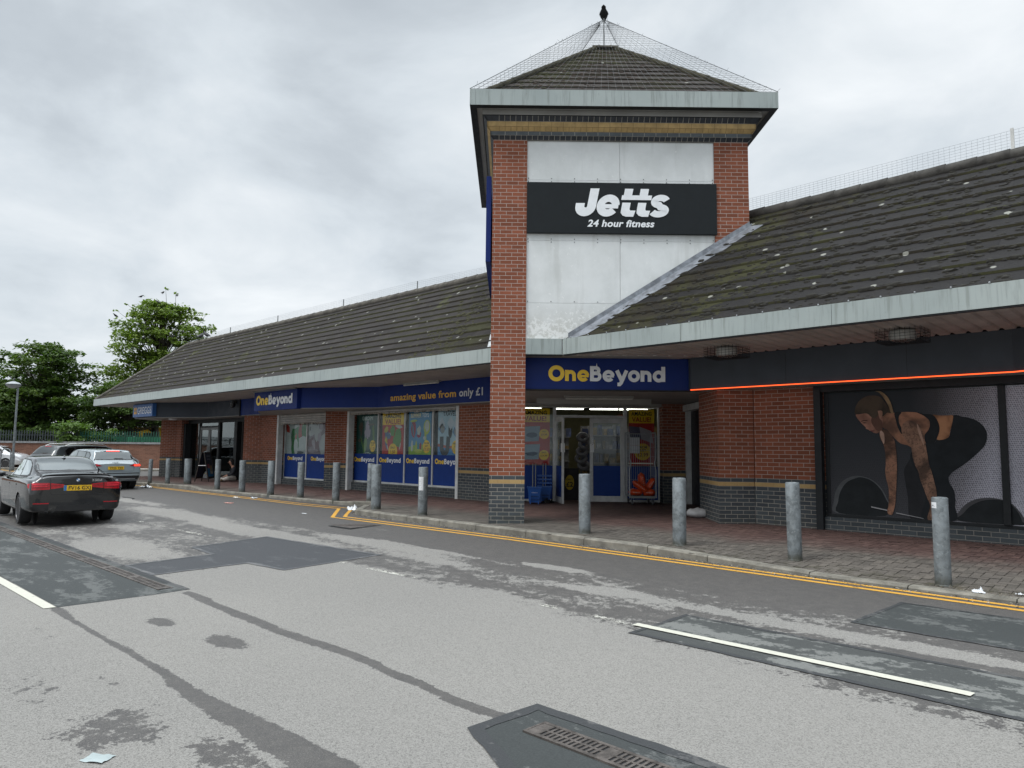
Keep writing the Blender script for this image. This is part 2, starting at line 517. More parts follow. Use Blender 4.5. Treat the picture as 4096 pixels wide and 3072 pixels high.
def asphalt_mat():
    """worn car-park asphalt; 'damp' is where rain still lies, with the ragged edge the drying leaves"""
    g = G('worn_asphalt'); co = g.coord('World')
    d = g.attr('damp')
    an = g.coord('World', scale=(.55, 1.3, 1))
    n1 = g.noise(an, 1.5, 6, .62, .4); n2 = g.noise(co, 9, 5, .7); n3 = g.noise(co, 110, 3, .7); n4 = g.noise(co, .35, 3); n5 = g.noise(co, 30, 4, .7)
    f = g.math('ADD', d, g.math('ADD', g.math('MULTIPLY', g.math('SUBTRACT', n1, .5), 1.0), g.math('ADD', g.math('MULTIPLY', g.math('SUBTRACT', n2, .5), 1.0), g.math('MULTIPLY', g.math('SUBTRACT', n5, .5), .75))))
    wet = g.step(f, .485, .535)
    ag = g.voro(co, 150); ag2 = g.n('TexVoronoi', feature='F1'); g.set(ag2.inputs['Vector'], co); ag2.inputs['Scale'].default_value = 150
    rs = g.sep(ag2.outputs['Color'])['X']
    dry = g.mix(g.step(n4, .3, .7), (.205, .197, .182), (.178, .172, .161))
    dry = g.mix(g.step(rs, .1, .9, 0, .5), dry, (.31, .30, .28))
    dry = g.mix(g.math('MULTIPLY', g.step(rs, .25, .1), .55), dry, (.10, .097, .09))
    dry = g.mix(g.step(n3, .35, .75, 0, .45), dry, (.15, .145, .135))
    dry = g.mix(g.step(n2, .55, .8, 0, .35), dry, (.18, .17, .16))
    wc = g.mix(g.step(n2, .3, .7), (.080, .075, .070), (.058, .055, .053))
    wc = g.mix(g.step(rs, .5, .95, 0, .45), wc, (.14, .13, .118))
    wc = g.mix(g.step(n3, .4, .8, 0, .4), wc, (.045, .044, .043))
    col = g.mix(wet, dry, wc)
    pb = g.math('MULTIPLY', g.step(g.noise(co, 3.1, 3), .66, .72), wet)
    col = g.mix(g.math('MULTIPLY', pb, .4), col, (.05, .05, .048))
    h = g.math('ADD', g.math('MULTIPLY', ag, .7), g.math('MULTIPLY', n3, .5))
    return g.done(g.bsdf(col, g.step(wet, 0, 1, .92, .62), 0, g.step(wet, 0, 1, .2, .4), g.bump(h, .55, .006)))


def tar_mat(name, c=(.055, .057, .06), dryc=(.15, .15, .148), dry=.5):
    g = G(name); co = g.coord('World')
    n1 = g.noise(g.coord('World', scale=(.6, 1.4, 1)), 2.2, 6, .65, .3); n2 = g.noise(co, 16, 4, .7); n3 = g.noise(co, 90, 3, .7)
    f = g.math('ADD', n1, g.math('MULTIPLY', g.math('SUBTRACT', n2, .5), .5))
    k = g.step(f, .62 - dry * .2, .70 - dry * .2)
    col = g.mix(k, c, dryc)
    col = g.mix(g.step(n3, .35, .8, 0, .6), col, g.mix(1.0, col, (1.7, 1.7, 1.65), 'MULTIPLY'))
    col = g.mix(g.step(n3, .45, .2, 0, .5), col, g.mix(1.0, col, (.5, .5, .5), 'MULTIPLY'))
    return g.done(g.bsdf(col, .75, 0, .35, g.bump(n3, .5, .005)))


def line_mat(name, col, wear=.3, under=(.10, .096, .09)):
    """road paint, worn through to the asphalt (real holes)"""
    g = G(name); co = g.coord('World')
    n1 = g.noise(co, 7, 6, .7); n2 = g.noise(co, 45, 4, .7); n3 = g.noise(co, 1.4, 3)
    f = g.math('ADD', g.math('MULTIPLY', n1, .6), g.math('ADD', g.math('MULTIPLY', n2, .45), g.math('MULTIPLY', n3, .3)))
    hole = g.step(f, .93 - wear * .5, .97 - wear * .5)
    c = g.mix(g.step(n2, .3, .75, 0, .5), col, tuple(x * .72 for x in col))
    c = g.mix(g.step(n1, .5, .8, 0, .4), c, tuple(x * .55 + .02 for x in col))
    b = g.bsdf(c, .7, 0, .35, g.bump(n2, .3, .004))
    tr = g.n('BsdfTransparent'); mx = g.n('MixShader'); g.set(mx.inputs[0], hole); g.set(mx.inputs[1], b); g.set(mx.inputs[2], tr.outputs[0])
    return g.done(mx.outputs[0])


def paver_mat():
    g = G('block_paving'); co = g.coord('World'); s = g.sep(co); r = g.attr('shade')
    n1 = g.noise(co, .8, 5, .6); n2 = g.noise(co, 8, 5, .7); n3 = g.noise(co, 60, 3, .7)
    clean = g.mix(r, (.085, .052, .048), (.13, .082, .072))
    worn = g.mix(r, (.085, .077, .068), (.125, .112, .098))
    # the outer strip, open to the rain, has lost its red; it is ragged, not a straight line
    k = g.step(g.math('ADD', s['Y'], g.math('MULTIPLY', g.math('SUBTRACT', n1, .5), 1.6)), 11.5, 10.2)
    col = g.mix(k, clean, worn)
    col = g.mix(g.step(n2, .4, .8, 0, .5), col, g.mix(1.0, col, (.6, .6, .58), 'MULTIPLY'))
    col = g.mix(g.step(n3, .35, .8, 0, .4), col, g.mix(1.0, col, (1.5, 1.45, 1.4), 'MULTIPLY'))
    mo = g.math('MULTIPLY', g.step(s['Y'], 9.75, 9.2), g.step(n2, .42, .62))
    col = g.mix(g.math('MULTIPLY', mo, .6), col, (.05, .048, .028))
    gum = g.step(g.voro(co, 2.3), .06, .045)
    col = g.mix(g.math('MULTIPLY', gum, .4), col, (.2, .19, .175))
    return g.done(g.bsdf(col, .8, 0, .3, g.bump(n3, .35, .004)))


M = {}
M['brick'] = brick_mat('red_brick_over_blue_base')
M['brick_red'] = brick_mat('plain_red_brick', mode='plain')
M['brick_old'] = brick_mat('old_red_brick', (.20, .092, .06), 'plain', (.20, .145, .115))
M['blue_brick'] = brick_mat('blue_brick', (.066, .078, .086), 'plain', (.20, .195, .18))
M['blue_head_shaded'] = flat('shaded_blue_brick_header', (.03, .034, .042), .55, var=.3, scale=9)  # darker than the stretchers: shade of the downward splay is in the colour
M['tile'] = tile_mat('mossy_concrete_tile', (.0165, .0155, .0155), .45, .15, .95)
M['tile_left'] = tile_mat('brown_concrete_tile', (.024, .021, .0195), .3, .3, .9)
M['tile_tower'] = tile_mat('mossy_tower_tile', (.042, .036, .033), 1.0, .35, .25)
M['fascia'] = fascia_mat()
M['galv'] = galv_mat()
M['glass'] = glass_mat('window_glass', (.93, .95, .95), .55)
M['glass_dark'] = glass_mat('tinted_shop_glass', (.5, .54, .55), 1.5)
M['panel'] = panel_mat()
M['white_upvc'] = flat('white_frame', (.55, .56, .55), .45, var=.12)
M['grey_metal'] = flat('grey_metal', (.22, .23, .23), .5, .3)
M['dark_metal'] = flat('dark_grey_metal', (.014, .016, .018), .5, spec=.25)
M['soffit'] = flat('ribbed_soffit', (.42, .385, .36), .6, var=.15, scale=2)
M['soffit_board'] = flat('pale_board', (.30, .295, .28), .65, var=.12, scale=1.5)
M['navy'] = flat('navy_sign_face', (.009, .026, .15), .5, spec=.18, var=.08, scale=2)
M['film'] = flat('navy_window_film', (.012, .045, .22), .5, spec=.15, var=.04)
M['slate'] = flat('slate_grey_band', (.038, .045, .058), .5, spec=.2, var=.08, scale=2)
M['black_sign'] = flat('black_sign_face', (.007, .010, .012), .5, spec=.25, var=.1)
M['white_letter'] = flat('white_letter', (.78, .80, .82), .4, var=.05)
M['yellow_letter'] = flat('yellow_letter', (.85, .55, .02), .4, var=.06)
M['asphalt'] = asphalt_mat()
M['kerb'] = flat('kerb_concrete', (.17, .16, .135), .85, var=.35, scale=4, bump=.5)
M['pave'] = paver_mat()
M['joint'] = flat('paving_joint', (.035, .032, .027), .9, var=.3)
M['black'] = flat('black_void', (.006, .006, .007), .7)
M['white_paper'] = flat('white_paper', (.62, .64, .66), .7, var=.1)
M['lead'] = flat('lead_flashing', (.19, .205, .23), .5, .3, var=.35, scale=7)
M['wire'] = flat('netting_wire', (.34, .36, .38), .5, .2)
M['wire_dark'] = flat('dark_netting_wire', (.10, .105, .11), .5, .2)
M['bird'] = flat('black_feathers', (.012, .012, .014), .6, var=.4, scale=20)
M['moss'] = flat('roof_moss', (.0095, .008, .0045), .95, var=.5, scale=30, bump=.6)
M['moss_green'] = flat('green_roof_moss', (.032, .031, .010), .95, var=.5, scale=30, bump=.6)
# ================================================================== GROUND
def arange(a, b, st):
    k = max(1, int(round((b - a) / st))); return [a + (b - a) * i / k for i in range(k)]


def seg_d(x, y, a, b):
    dx, dy = b[0] - a[0], b[1] - a[1]; L = dx * dx + dy * dy
    u = max(0, min(1, ((x - a[0]) * dx + (y - a[1]) * dy) / L)) if L else 0
    return math.hypot(x - a[0] - u * dx, y - a[1] - u * dy)


def path_d(x, y, P): return min(seg_d(x, y, P[i], P[i + 1]) for i in range(len(P) - 1))


def inside(x, y, P):
    c = False; j = len(P) - 1
    for i in range(len(P)):
        if (P[i][1] > y) != (P[j][1] > y) and x < (P[j][0] - P[i][0]) * (y - P[i][1]) / (P[j][1] - P[i][1]) + P[i][0]: c = not c
        j = i
    return c


SEAM1 = [(-8.15, 3.33), (-6.91, 3.26), (-5.78, 3.24), (-4.92, 3.27), (-4.3, 3.24), (-3.48, 3.18), (-3.0, 3.2)]
SEAM2 = [(-8.2, 2.08), (-7.27, 2.05), (-6.13, 2.07), (-5.41, 2.06), (-4.71, 2.02), (-3.99, 2.05), (-2.6, 2.03), (0, 2.0)]
SEAM3 = [(-16, 7.2), (-13, 7.45), (-9.8, 7.15), (-6.6, 6.85), (-4.6, 6.4), (-1, 6.3), (4, 6.3)]
BLOT = [((-6.95, 2.62), .3, .13, .9), ((-5.92, 2.75), .34, .17, 1.0), ((-4.5, 1.45), .55, .38, .75), ((-3.7, 1.75), .5, .22, .8),
        ((-5.6, 1.3), .7, .25, .5), ((-8.5, 1.1), 1.6, .45, .45), ((-2.6, 1.9), .6, .3, .7), ((-3.3, 1.1), .5, .3, .55), ((-7.2, 1.75), .7, .1, .5)]
DRYB = [((-6.25, 7.25), .55, .13, .75), ((-4.6, 6.5), .9, .2, .5), ((-9.6, 7.0), 1.8, .3, .5), ((-13, 6.3), 2.2, .35, .55), ((-17, 6.6), 2.5, .4, .5),
        ((-21, 7.3), 2.5, .35, .4), ((-11.5, 8.05), 1.0, .15, .35), ((-2.0, 6.45), 1.6, .16, .6), ((-12.5, 4.0), 1.6, .5, .35), ((-8, 6.5), 1.5, .2, .3)]


def damp(x, y):
    d = .08
    d = max(d, .92 * sm(6.5, 7.5, y))
    yb = 5.55 - .12 * max(0, x + 6) if x > -9 else 5.0
    d = max(d, .60 * sm(yb - .5, yb + .35, y))
    if x < -8.2: d = max(d, .56 * sm(-8.2, -10.2, x) * sm(1.2, 2.2, y))
    if x < -16: d = max(d, .62)
    if y < 2.0: d = max(d, .2 + .12 * sm(-7, -10, x))
    w = .058 if x < -5 else .048
    d = max(d, 1.05 * (1 - sm(w * .45, w * 1.5, path_d(x, y, SEAM1))) if -8.3 < x < -2.9 else 0)
    w2 = .03 + .10 * sm(-6, -3, x)
    d = max(d, 1.0 * (1 - sm(w2 * .45, w2 * 1.7, path_d(x, y, SEAM2))) if x > -8.3 else 0)
    d = max(d, .8 * (1 - sm(.05, .14, path_d(x, y, SEAM3))))
    for (cx, cy), rx, ry, v in BLOT:
        q = math.hypot((x - cx) / rx, (y - cy) / ry)
        if q < 1.5: d = max(d, v * .9 * (1 - sm(.2, 1.45, q)))
    for (cx, cy), rx, ry, v in DRYB:
        q = math.hypot((x - cx) / rx, (y - cy) / ry)
        if q < 1.5: d -= v * (1 - sm(.3, 1.45, q))
    return max(-.1, min(1.1, d))


def build_road():
    xs = [-400, -250, -150, -100, -75] + arange(-60, -30, 1) + arange(-30, -9.5, .15) + arange(-9.5, .5, .05) + [.5, 1, 2, 3, 4, 6, 9, 15, 30, 60, 120, 250]
    ys = [-250, -120, -60, -30, -15, -8, -5, -3, -2, -1] + arange(-.5, .5, .25) + arange(.5, 9.3, .05) + [9.3, 9.6, 10, 10.6, 11.5, 13, 16, 20, 26, 34, 45, 60, 90, 140, 260, 420]
    nx = len(xs)
    me = bpy.data.meshes.new('road')
    vs = [(x, y, gz(x, y)) for y in ys for x in xs]
    fs = [(j * nx + i, j * nx + i + 1, (j + 1) * nx + i + 1, (j + 1) * nx + i) for j in range(len(ys) - 1) for i in range(nx - 1)]
    me.from_pydata(vs, [], fs)
    a = me.attributes.new('damp', 'FLOAT', 'POINT')
    a.data.foreach_set('value', [damp(v[0], v[1]) for v in vs])
    me.materials.append(M['asphalt'])
    o = link('road', me); o['kind'] = 'structure'


build_road()

KERB = [(12, 8.7), (4, 8.8), (0, 8.85), (-3, 8.87), (-4.2, 8.95), (-5, 8.98), (-6, 9.05), (-7.2, 9.08), (-8.5, 9.13), (-9.8, 9.18), (-11.4, 9.22), (-12.4, 9.22), (-13.95, 9.33),
        (-15.55, 10.9), (-16.3, 10.6), (-18.2, 10.42), (-20.7, 10.45), (-22.7, 10.3), (-24.4, 10.22), (-25.4, 10.32), (-26.6, 10.25), (-28, 9.95), (-30, 9.8), (-33, 9.7), (-34.9, 10.2), (-35.3, 11.2), (-35.3, 13.6)]


def offset_path(P, d):
    out = []
    for i, p in enumerate(P):
        a = Vector(P[max(0, i - 1)]); b = Vector(p); c = Vector(P[min(len(P) - 1, i + 1)])
        d1 = (b - a).normalized() if i else (c - b).normalized()
        d2 = (c - b).normalized() if i < len(P) - 1 else d1
        n1 = Vector((-d1.y, d1.x)); n2 = Vector((-d2.y, d2.x)); m = (n1 + n2).normalized()
        out.append(tuple(b + m * (d / max(.35, m.dot(n1)))))
    return out


def densify(P, st=.4):
    out = []
    for a, b in zip(P, P[1:]):
        k = max(1, int(math.hypot(b[0] - a[0], b[1] - a[1]) / st))
        out += [(a[0] + (b[0] - a[0]) * i / k, a[1] + (b[1] - a[1]) * i / k) for i in range(k)]
    return out + [P[-1]]


def build_kerb():
    P = densify(KERB, .457)
    I = offset_path(P, -.16); B = offset_path(P, -.02)      # path runs right to left: building side is on its right
    mb = MB(); rnd = random.Random(4)
    for i in range(len(P) - 1):
        j = rnd.uniform(-.004, .004)
        q = [(P[k], B[k], I[k], zpav(*I[k]) + .007 + j) for k in (i, i + 1)]
        e = .006     # each kerb stone is a block of its own, a narrow joint apart
        def lerp(a, b, u): return (a[0] + (b[0] - a[0]) * u, a[1] + (b[1] - a[1]) * u)
        L = max(.05, math.hypot(P[i + 1][0] - P[i][0], P[i + 1][1] - P[i][1])); u0, u1 = e / L, 1 - e / L
        if i % 2: u0 = 0
        else: u1 = 1
        f = [lerp(q[0][0], q[1][0], u) for u in (u0, u1)]; b = [lerp(q[0][1], q[1][1], u) for u in (u0, u1)]; n = [lerp(q[0][2], q[1][2], u) for u in (u0, u1)]
        z = (q[0][3], q[1][3])
        v = []
        for k in (0, 1):
            v += [(*f[k], -.05), (*f[k], z[k] - .022), (*b[k], z[k]), (*n[k], z[k]), (*n[k], -.05)]
        mb.raw(v, [(0, 1, 6, 5), (1, 2, 7, 6), (2, 3, 8, 7), (3, 4, 9, 8), (0, 4, 3, 2, 1), (5, 6, 7, 8, 9)])
    struct('kerb', mb, M['kerb'])


build_kerb()


def build_pavement():
    outer = KERB + [(-35.3, 14.2), (12, 14.2)]
    edges = list(zip(KERB, KERB[1:]))
    lob = [tuple(T(t, n, 0).xy) for t, n in ((-.3, 14), (5.6, 14), (5.6, 19.9), (-.3, 19.9))]
    rnd = random.Random(2); vs = []; fs = []; sh = []
    w = .1; g = .003

    def add(x0, y0, x1, y1):
        cx, cy = (x0 + x1) / 2, (y0 + y1) / 2
        if cx > 6 or cx < -35.4: return
        if cy < 14.15:
            if not inside(cx, cy, outer): return
            if cy < 11.4 and min(seg_d(cx, cy, a, b) for a, b in edges) < .09: return
        elif not inside(cx, cy, lob): return
        i = len(vs); tz = rnd.uniform(-.0025, .0025)
        for x, y in ((x0 + g, y0 + g), (x1 - g, y0 + g), (x1 - g, y1 - g), (x0 + g, y1 - g)):
            vs.append((x, y, zpav(x, y) + tz))
        fs.append((i, i + 1, i + 2, i + 3)); sh.append(rnd.random())
    # herringbone of 200 x 100 blocks
    X0, Y0 = -35.6, 8.6
    for r in range(0, 96):
        for m in range(-30, 108):
            x = r + 4 * m
            if -2 <= x <= 420: add(X0 + x * w, Y0 + r * w, X0 + (x + 2) * w, Y0 + (r + 1) * w)
    for c in range(0, 420):
        for m in range(-110, 30):
            r = c - 3 + 4 * m
            if -2 <= r <= 95: add(X0 + c * w, Y0 + r * w, X0 + (c + 1) * w, Y0 + (r + 2) * w)
    me = bpy.data.meshes.new('pavement'); me.from_pydata(vs, [], fs)
    a = me.attributes.new('shade', 'FLOAT', 'FACE'); a.data.foreach_set('value', sh)
    me.materials.append(M['pave'])
    o = link('pavement', me); o['kind'] = 'structure'


build_pavement()


def road_strip(mb, P, w, lift=.004, st=.5, jit=0, seed=0):
    P = densify(P, st); A = offset_path(P, w / 2); B = offset_path(P, -w / 2); rnd = random.Random(seed)
    if jit:
        A = [(x + rnd.uniform(-jit, jit), y + rnd.uniform(-jit, jit)) for x, y in A]; B = [(x + rnd.uniform(-jit, jit), y + rnd.uniform(-jit, jit)) for x, y in B]
    for i in range(len(P) - 1):
        mb.face([(*q, gz(*q) + lift) for q in (A[i], A[i + 1], B[i + 1], B[i])])


def road_poly(mb, P, lift):
    """flat patch that follows the fall of the road (cut where the fall changes)"""
    bm = bmesh.new(); vs = [bm.verts.new((x, y, 0)) for x, y in P]
    f = bm.faces.new(vs)
    for yy in (3.0, 9.3):
        bmesh.ops.bisect_plane(bm, geom=bm.verts[:] + bm.edges[:] + bm.faces[:], plane_co=(0, yy, 0), plane_no=(0, 1, 0))
    bmesh.ops.triangulate(bm, faces=bm.faces[:])
    for f in bm.faces: mb.face([(v.co.x, v.co.y, gz(v.co.x, v.co.y) + lift) for v in f.verts])
    bm.free()


M['yellow_line'] = line_mat('yellow_road_paint', (.56, .30, .045), .34)
M['white_line'] = line_mat('white_road_paint', (.50, .49, .42), .25)
M['white_worn'] = line_mat('worn_white_road_paint', (.48, .47, .42), .62)
M['tar_new'] = tar_mat('fresh_asphalt_patch', (.038, .040, .044), (.058, .060, .064), .2)
M['tar_old'] = tar_mat('old_asphalt_patch', (.044, .047, .046), (.125, .128, .122), .68)
M['tar_grey'] = tar_mat('dark_asphalt_patch', (.032, .036, .036), (.078, .082, .08), .45)
M['seal'] = tar_mat('bitumen_seal', (.066, .068, .072), (.11, .11, .11), .5)
M['seal_dark'] = tar_mat('dark_bitumen_seal', (.032, .034, .036), (.07, .07, .07), .5)
M['iron'] = flat('worn_cast_iron', (.105, .092, .083), .55, .5, var=.4, scale=14, bump=.3)

mb = MB()
road_strip(mb, [(-70, 9.4), (-28.6, 9.74), (-21, 9.76), (-17, 9.74), (-15.4, 9.85), (-13.72, 8.62), (-10.65, 8.68), (-8.45, 8.72), (-4.6, 8.63), (-2.7, 8.57), (0, 8.5), (12, 8.3)], .085)
road_strip(mb, [(-70, 9.62), (-28.6, 9.95 - .03), (-25, 9.97), (-20, 9.99), (-17.6, 10.0), (-15.25, 10.12), (-13.62, 8.86), (-10.9, 8.88), (-8.7, 8.92), (-4.8, 8.81), (-1.4, 8.71), (0, 8.68), (12, 8.48)], .08)
struct('double_yellow_line', mb, M['yellow_line'])
mb = MB()
road_strip(mb, [(-3.8, 5.53), (-1.25, 5.535), (-1.2, 5.53)], .088, .012)
struct('white_lane_line', mb, M['white_line'])
mb = MB()
road_strip(mb, [(-4.98, 5.55), (-3.8, 5.53)], .085)
road_strip(mb, [(-8.24, 5.55), (-6.98, 5.56)], .08); road_strip(mb, [(-8.65, 5.55), (-8.49, 5.55)], .08)
road_strip(mb, [(-5.1, 5.56), (-5.04, 5.56)], .06)
road_strip(mb, [(-16.48, 5.47), (-12.57, 5.47)], .085)
road_strip(mb, [(-24, 5.4), (-20.5, 5.42)], .085)
struct('worn_lane_line', mb, M['white_worn'])
mb = MB(); road_strip(mb, [(-8.2, 2.035), (-14, 1.98)], .105, .006)
struct('white_bay_line', mb, M['white_line'])


def patch(name, P, m, seal, border, lift=.003, bw=.06):
    mb = MB(); road_poly(mb, P, lift); struct(name, mb, m)
    if border:
        mb = MB(); road_strip(mb, border, bw, lift + .003, .12, .008, len(P)); struct(name + '_seal', mb, seal)


DP = [(-11.5, 4.74), (-11.79, 6.11), (-8.74, 6.29), (-8.64, 4.75), (-9.5, 4.67), (-9.51, 3.46), (-10.48, 3.44), (-10.58, 4.66)]
patch('fresh_asphalt_patch', DP, M['tar_new'], M['seal'], DP + [DP[0]], .003, .07)
RP = [(-3.67, 5.29), (-3.65, 6.15), (6, 6.1), (6, 5.2)]
patch('asphalt_patch', RP, M['tar_old'], M['seal_dark'], [(6, 5.22), (-3.67, 5.29), (-3.65, 6.15), (6, 6.1)], .003, .055)
R2 = [(-2.43, 6.95), (-2.34, 8.11), (6, 8.1), (6, 6.85)]
patch('roadside_asphalt_patch', R2, M['tar_grey'], M['seal_dark'], [(6, 6.88), (-2.43, 6.95), (-2.34, 8.11), (6, 8.1)], .003, .04)
LP = [(-24, 3.5), (-8.3, 3.39), (-8.29, 2.88), (-8.2, 2.1), (-10.4, 2.09), (-14, 2.06), (-24, 2.0)]
patch('drain_asphalt_patch', LP, M['tar_grey'], M['seal_dark'], [(-24, 3.5), (-12, 3.42), (-8.3, 3.39)], .003, .06)
FP = [(-3.14, 2.94), (-3.13, 3.46), (5, 3.5), (5, 2.2), (-2.2, 2.5)]
patch('front_asphalt_patch', FP, M['tar_grey'], M['seal_dark'], [(5, 3.49), (-3.1, 3.45), (-3.13, 2.95), (-2.3, 2.55)], .003, .085)

# ---- channel drains: frame rails, cross bars and a dark trench below
def drain(name, label, x0, x1, y0, y1, pitch, joint):
    root = thing(name, label, 'drain', (x0, (y0 + y1) / 2, gz(0, y0)))
    zb = max(gz(0, y0), gz(0, y1))
    mb = MB(); mb.box(x0, x1, y0, y1, zb - .1, zb + .0035); part('channel', mb, M['black'], root)
    mb = MB()
    mb.box(x0, x1, y0 - .012, y0 + .014, zb - .02, zb + .010); mb.box(x0, x1, y1 - .014, y1 + .012, zb - .02, zb + .010)
    mb.box(x0 - .014, x0, y0 - .012, y1 + .012, zb - .02, zb + .0102)
    part('frame', mb, M['iron'], root)
    mb = MB(); k = int((x1 - x0) / pitch); mid = (y0 + y1) / 2
    for i in range(k):
        x = x0 + i * pitch
        solid = (i % joint) in (0, 1)
        mb.box(x, x + (pitch if solid else pitch * .48), y0 + .0145, y1 - .0145, zb - .012, zb + .0085)
    mb.box(x0, x1, mid - .008, mid + .008, zb - .013, zb + .0088)
    part('grate', mb, M['iron'], root)


drain('channel_drain', 'rusty slotted channel drain set in the dark patch at the near edge', -2.89, 3.5, 3.12, 3.29, .034, 14)
drain('channel_drain', 'long narrow channel drain running behind the black saloon car', -24, -8.5, 3.16, 3.30, .06, 16)

# ---- square access cover by the yellow lines
root = thing('access_cover', 'square ribbed iron cover in the road beside the yellow line corner', 'manhole cover', (-12, 8.05, gz(0, 8.05)))
mb = MB(); zb = gz(0, 8.1); A = [(-12.36, 7.68), (-12.42, 8.44), (-11.72, 8.46), (-11.62, 7.68)]
mb.slab([(*p, zb + .004) for p in A], (0, 0, .006)); part('frame', mb, M['seal_dark'], root)
mb = MB(); c = Vector((-12.03, 8.065))
mb.slab([(*(c + (Vector(p) - c) * .9), zb + .0105) for p in A], (0, 0, .004))
for i in range(-7, 8):
    for s in (1,):
        x = c.x + i * .045
        mb.slab([(x - .008 - .28, c.y - .29, zb + .0147), (x + .008 - .28 + .02, c.y - .29, zb + .0147), (x + .25 + .02, c.y + .29, zb + .0147), (x + .25, c.y + .29, zb + .0147)], (0, 0, .003)) if -.1 < x - c.x < .1 else None
part('lid', mb, M['iron'], root)

# ---- grit, leaf scraps and seed husks lying in the gutter: too many to count
def build_grit():
    rnd = random.Random(9); mb = MB(); mb2 = MB()
    P = densify(KERB[2:14], .1)
    for _ in range(950):
        x, y = rnd.choice(P); y -= abs(rnd.gauss(0, .09)) + .015; x += rnd.uniform(-.05, .05)
        s = rnd.uniform(.004, .014) * (1.3 if rnd.random() < .1 else 1)
        b = mb if rnd.random() < .6 else mb2
        a = rnd.uniform(0, PI); z = gz(x, y) + .004
        d = Vector((math.cos(a), math.sin(a), 0)) * s * rnd.uniform(1, 2); e = Vector((-math.sin(a), math.cos(a), rnd.uniform(-.2, .6))) * s * .8
        p = Vector((x, y, z)); b.raw([p - d, p + e, p + d, p - e * .7 + Vector((0, 0, s * .6))], ((0, 1, 2), (0, 2, 3), (0, 3, 1), (1, 3, 2)))
    for cx, cy, r, k in ((-2.1, 9.05, .3, 150), (-1.7, 8.98, .3, 120), (-9.9, 9.25, .25, 50), (-15.0, 10.0, .5, 120), (-14.2, 9.3, .35, 90)):
        for _ in range(k):
            x = cx + rnd.gauss(0, r * .6); y = cy + rnd.gauss(0, r * .22); a = rnd.uniform(0, PI); L = rnd.uniform(.012, .045)
            z = max(gz(x, y), zpav(x, y) + .012 if y > 8.9 else 0) + .004
            p = Vector((x, y, z)); d = Vector((math.cos(a), math.sin(a), rnd.uniform(-.05, .3))) * L; e = Vector((-math.sin(a), math.cos(a), .1)) * .002
            (mb2 if rnd.random() < .7 else mb).raw([p - e, p + e, p + d], ((0, 1, 2),))
    for b, m, nm in ((mb, flat('pale_grit', (.30, .27, .22), .9, var=.3), 'gutter_grit'), (mb2, flat('brown_leaf_scraps', (.11, .085, .045), .9, var=.4), 'leaf_scraps')):
        o = part(nm, b, m); o['kind'] = 'stuff'
        o['label'] = 'pale grit scattered along the kerb' if nm == 'gutter_grit' else 'brown dry leaf and straw scraps along the kerb'


build_grit()

# ---- litter, each piece a crumpled sheet of its own
def scrap(name, label, cat, x, y, L, Wd, m, seed, rz=0, lift=.05, base=None):
    rnd = random.Random(seed); k = 7; mb = MB(); vs = []
    zb = base if base is not None else gz(x, y)
    for j in range(k):
        for i in range(k):
            u, v = i / (k - 1) - .5, j / (k - 1) - .5
            e = 1 + rnd.uniform(-.07, .05) * (abs(u) > .4 or abs(v) > .4)
            vs.append((u * L * e, v * Wd * e, .004 + lift * max(0, rnd.gauss(.25, .35)) * (1 if (i + j) % 2 else .4)))
    mb.raw(vs, [(j * k + i, j * k + i + 1, (j + 1) * k + i + 1, (j + 1) * k + i) for j in range(k - 1) for i in range(k - 1)])
    o = part(name, mb, m, None, 50, recalc=False); o.location = (x, y, zb); o.rotation_euler = (0, 0, rz)
    return tag(o, label, cat)


LIT = 'litter on the road and paving'
pink = flat('pink_card', (.62, .30, .25), .7); bluep = flat('pale_blue_paper', (.30, .35, .35), .7); cream = flat('cream_paper', (.62, .58, .50), .7)
scrap('paper_scrap', 'flat pale sheet of paper on the damp asphalt nearest the camera', 'litter', -4.1, 1.27, .13, .10, bluep, 1, .6, .015)
scrap('plastic_wrapper', 'white crumpled wrapper at the corner of the raised kerb', 'litter', -15.05, 10.0, .55, .22, M['white_paper'], 2, -.5, .10)
scrap('plastic_wrapper', 'narrow white wrapper curling up against the side of the raised kerb', 'litter', -14.75, 10.28, .3, .12, M['white_paper'], 12, .8, .16)
scrap('paper_bag', 'white torn paper bag by the kerb behind the grey hatchback', 'litter', -27.4, 9.55, .62, .22, M['white_paper'], 3, .1, .12)
scrap('card_scrap', 'small pink card lying on the road past the yellow lines', 'litter', -18.83, 8.66, .27, .13, pink, 4, .2, .02)
scrap('paper_scrap', 'cream paper scrap lying on the outer yellow line', 'litter', -20.6, 9.7, .26, .11, cream, 5, -.1, .03)
scrap('tissue', 'white tissue lying in the gutter in front of the nearest bollard', 'tissue', -1.85, 8.98, .12, .07, M['white_paper'], 6, .2, .05, .035)
scrap('paper_scrap', 'tiny white curl of paper to the right of the nearest bollard', 'litter', -1.52, 9.12, .07, .03, M['white_paper'], 7, .5, .02, .04)
scrap('paper_scrap', 'white paper strip on the paving behind the bollard row', 'litter', -19.2, 10.75, .2, .08, M['white_paper'], 8, .1, .02, .06)
scrap('paper_scrap', 'small white scrap on the road left of the yellow line corner', 'litter', -14.9, 8.62, .18, .05, M['white_paper'], 9, .05, .01)
scrap('paper_scrap', 'scrunched white paper in the gutter by the shop-wing bollards', 'litter', -20.0, 9.95, .2, .1, M['white_paper'], 10, .4, .05)
mb = MB(); mb.tube([(-23.2, 7.45, -.03), (-22.8, 7.5, -.03), (-22.3, 7.47, -.028), (-22.1, 7.36, -.03)], .012, 6)
tag(part('cable_offcut', mb, M['black'], None, 40), 'short black curved strip lying on the road', 'litter')
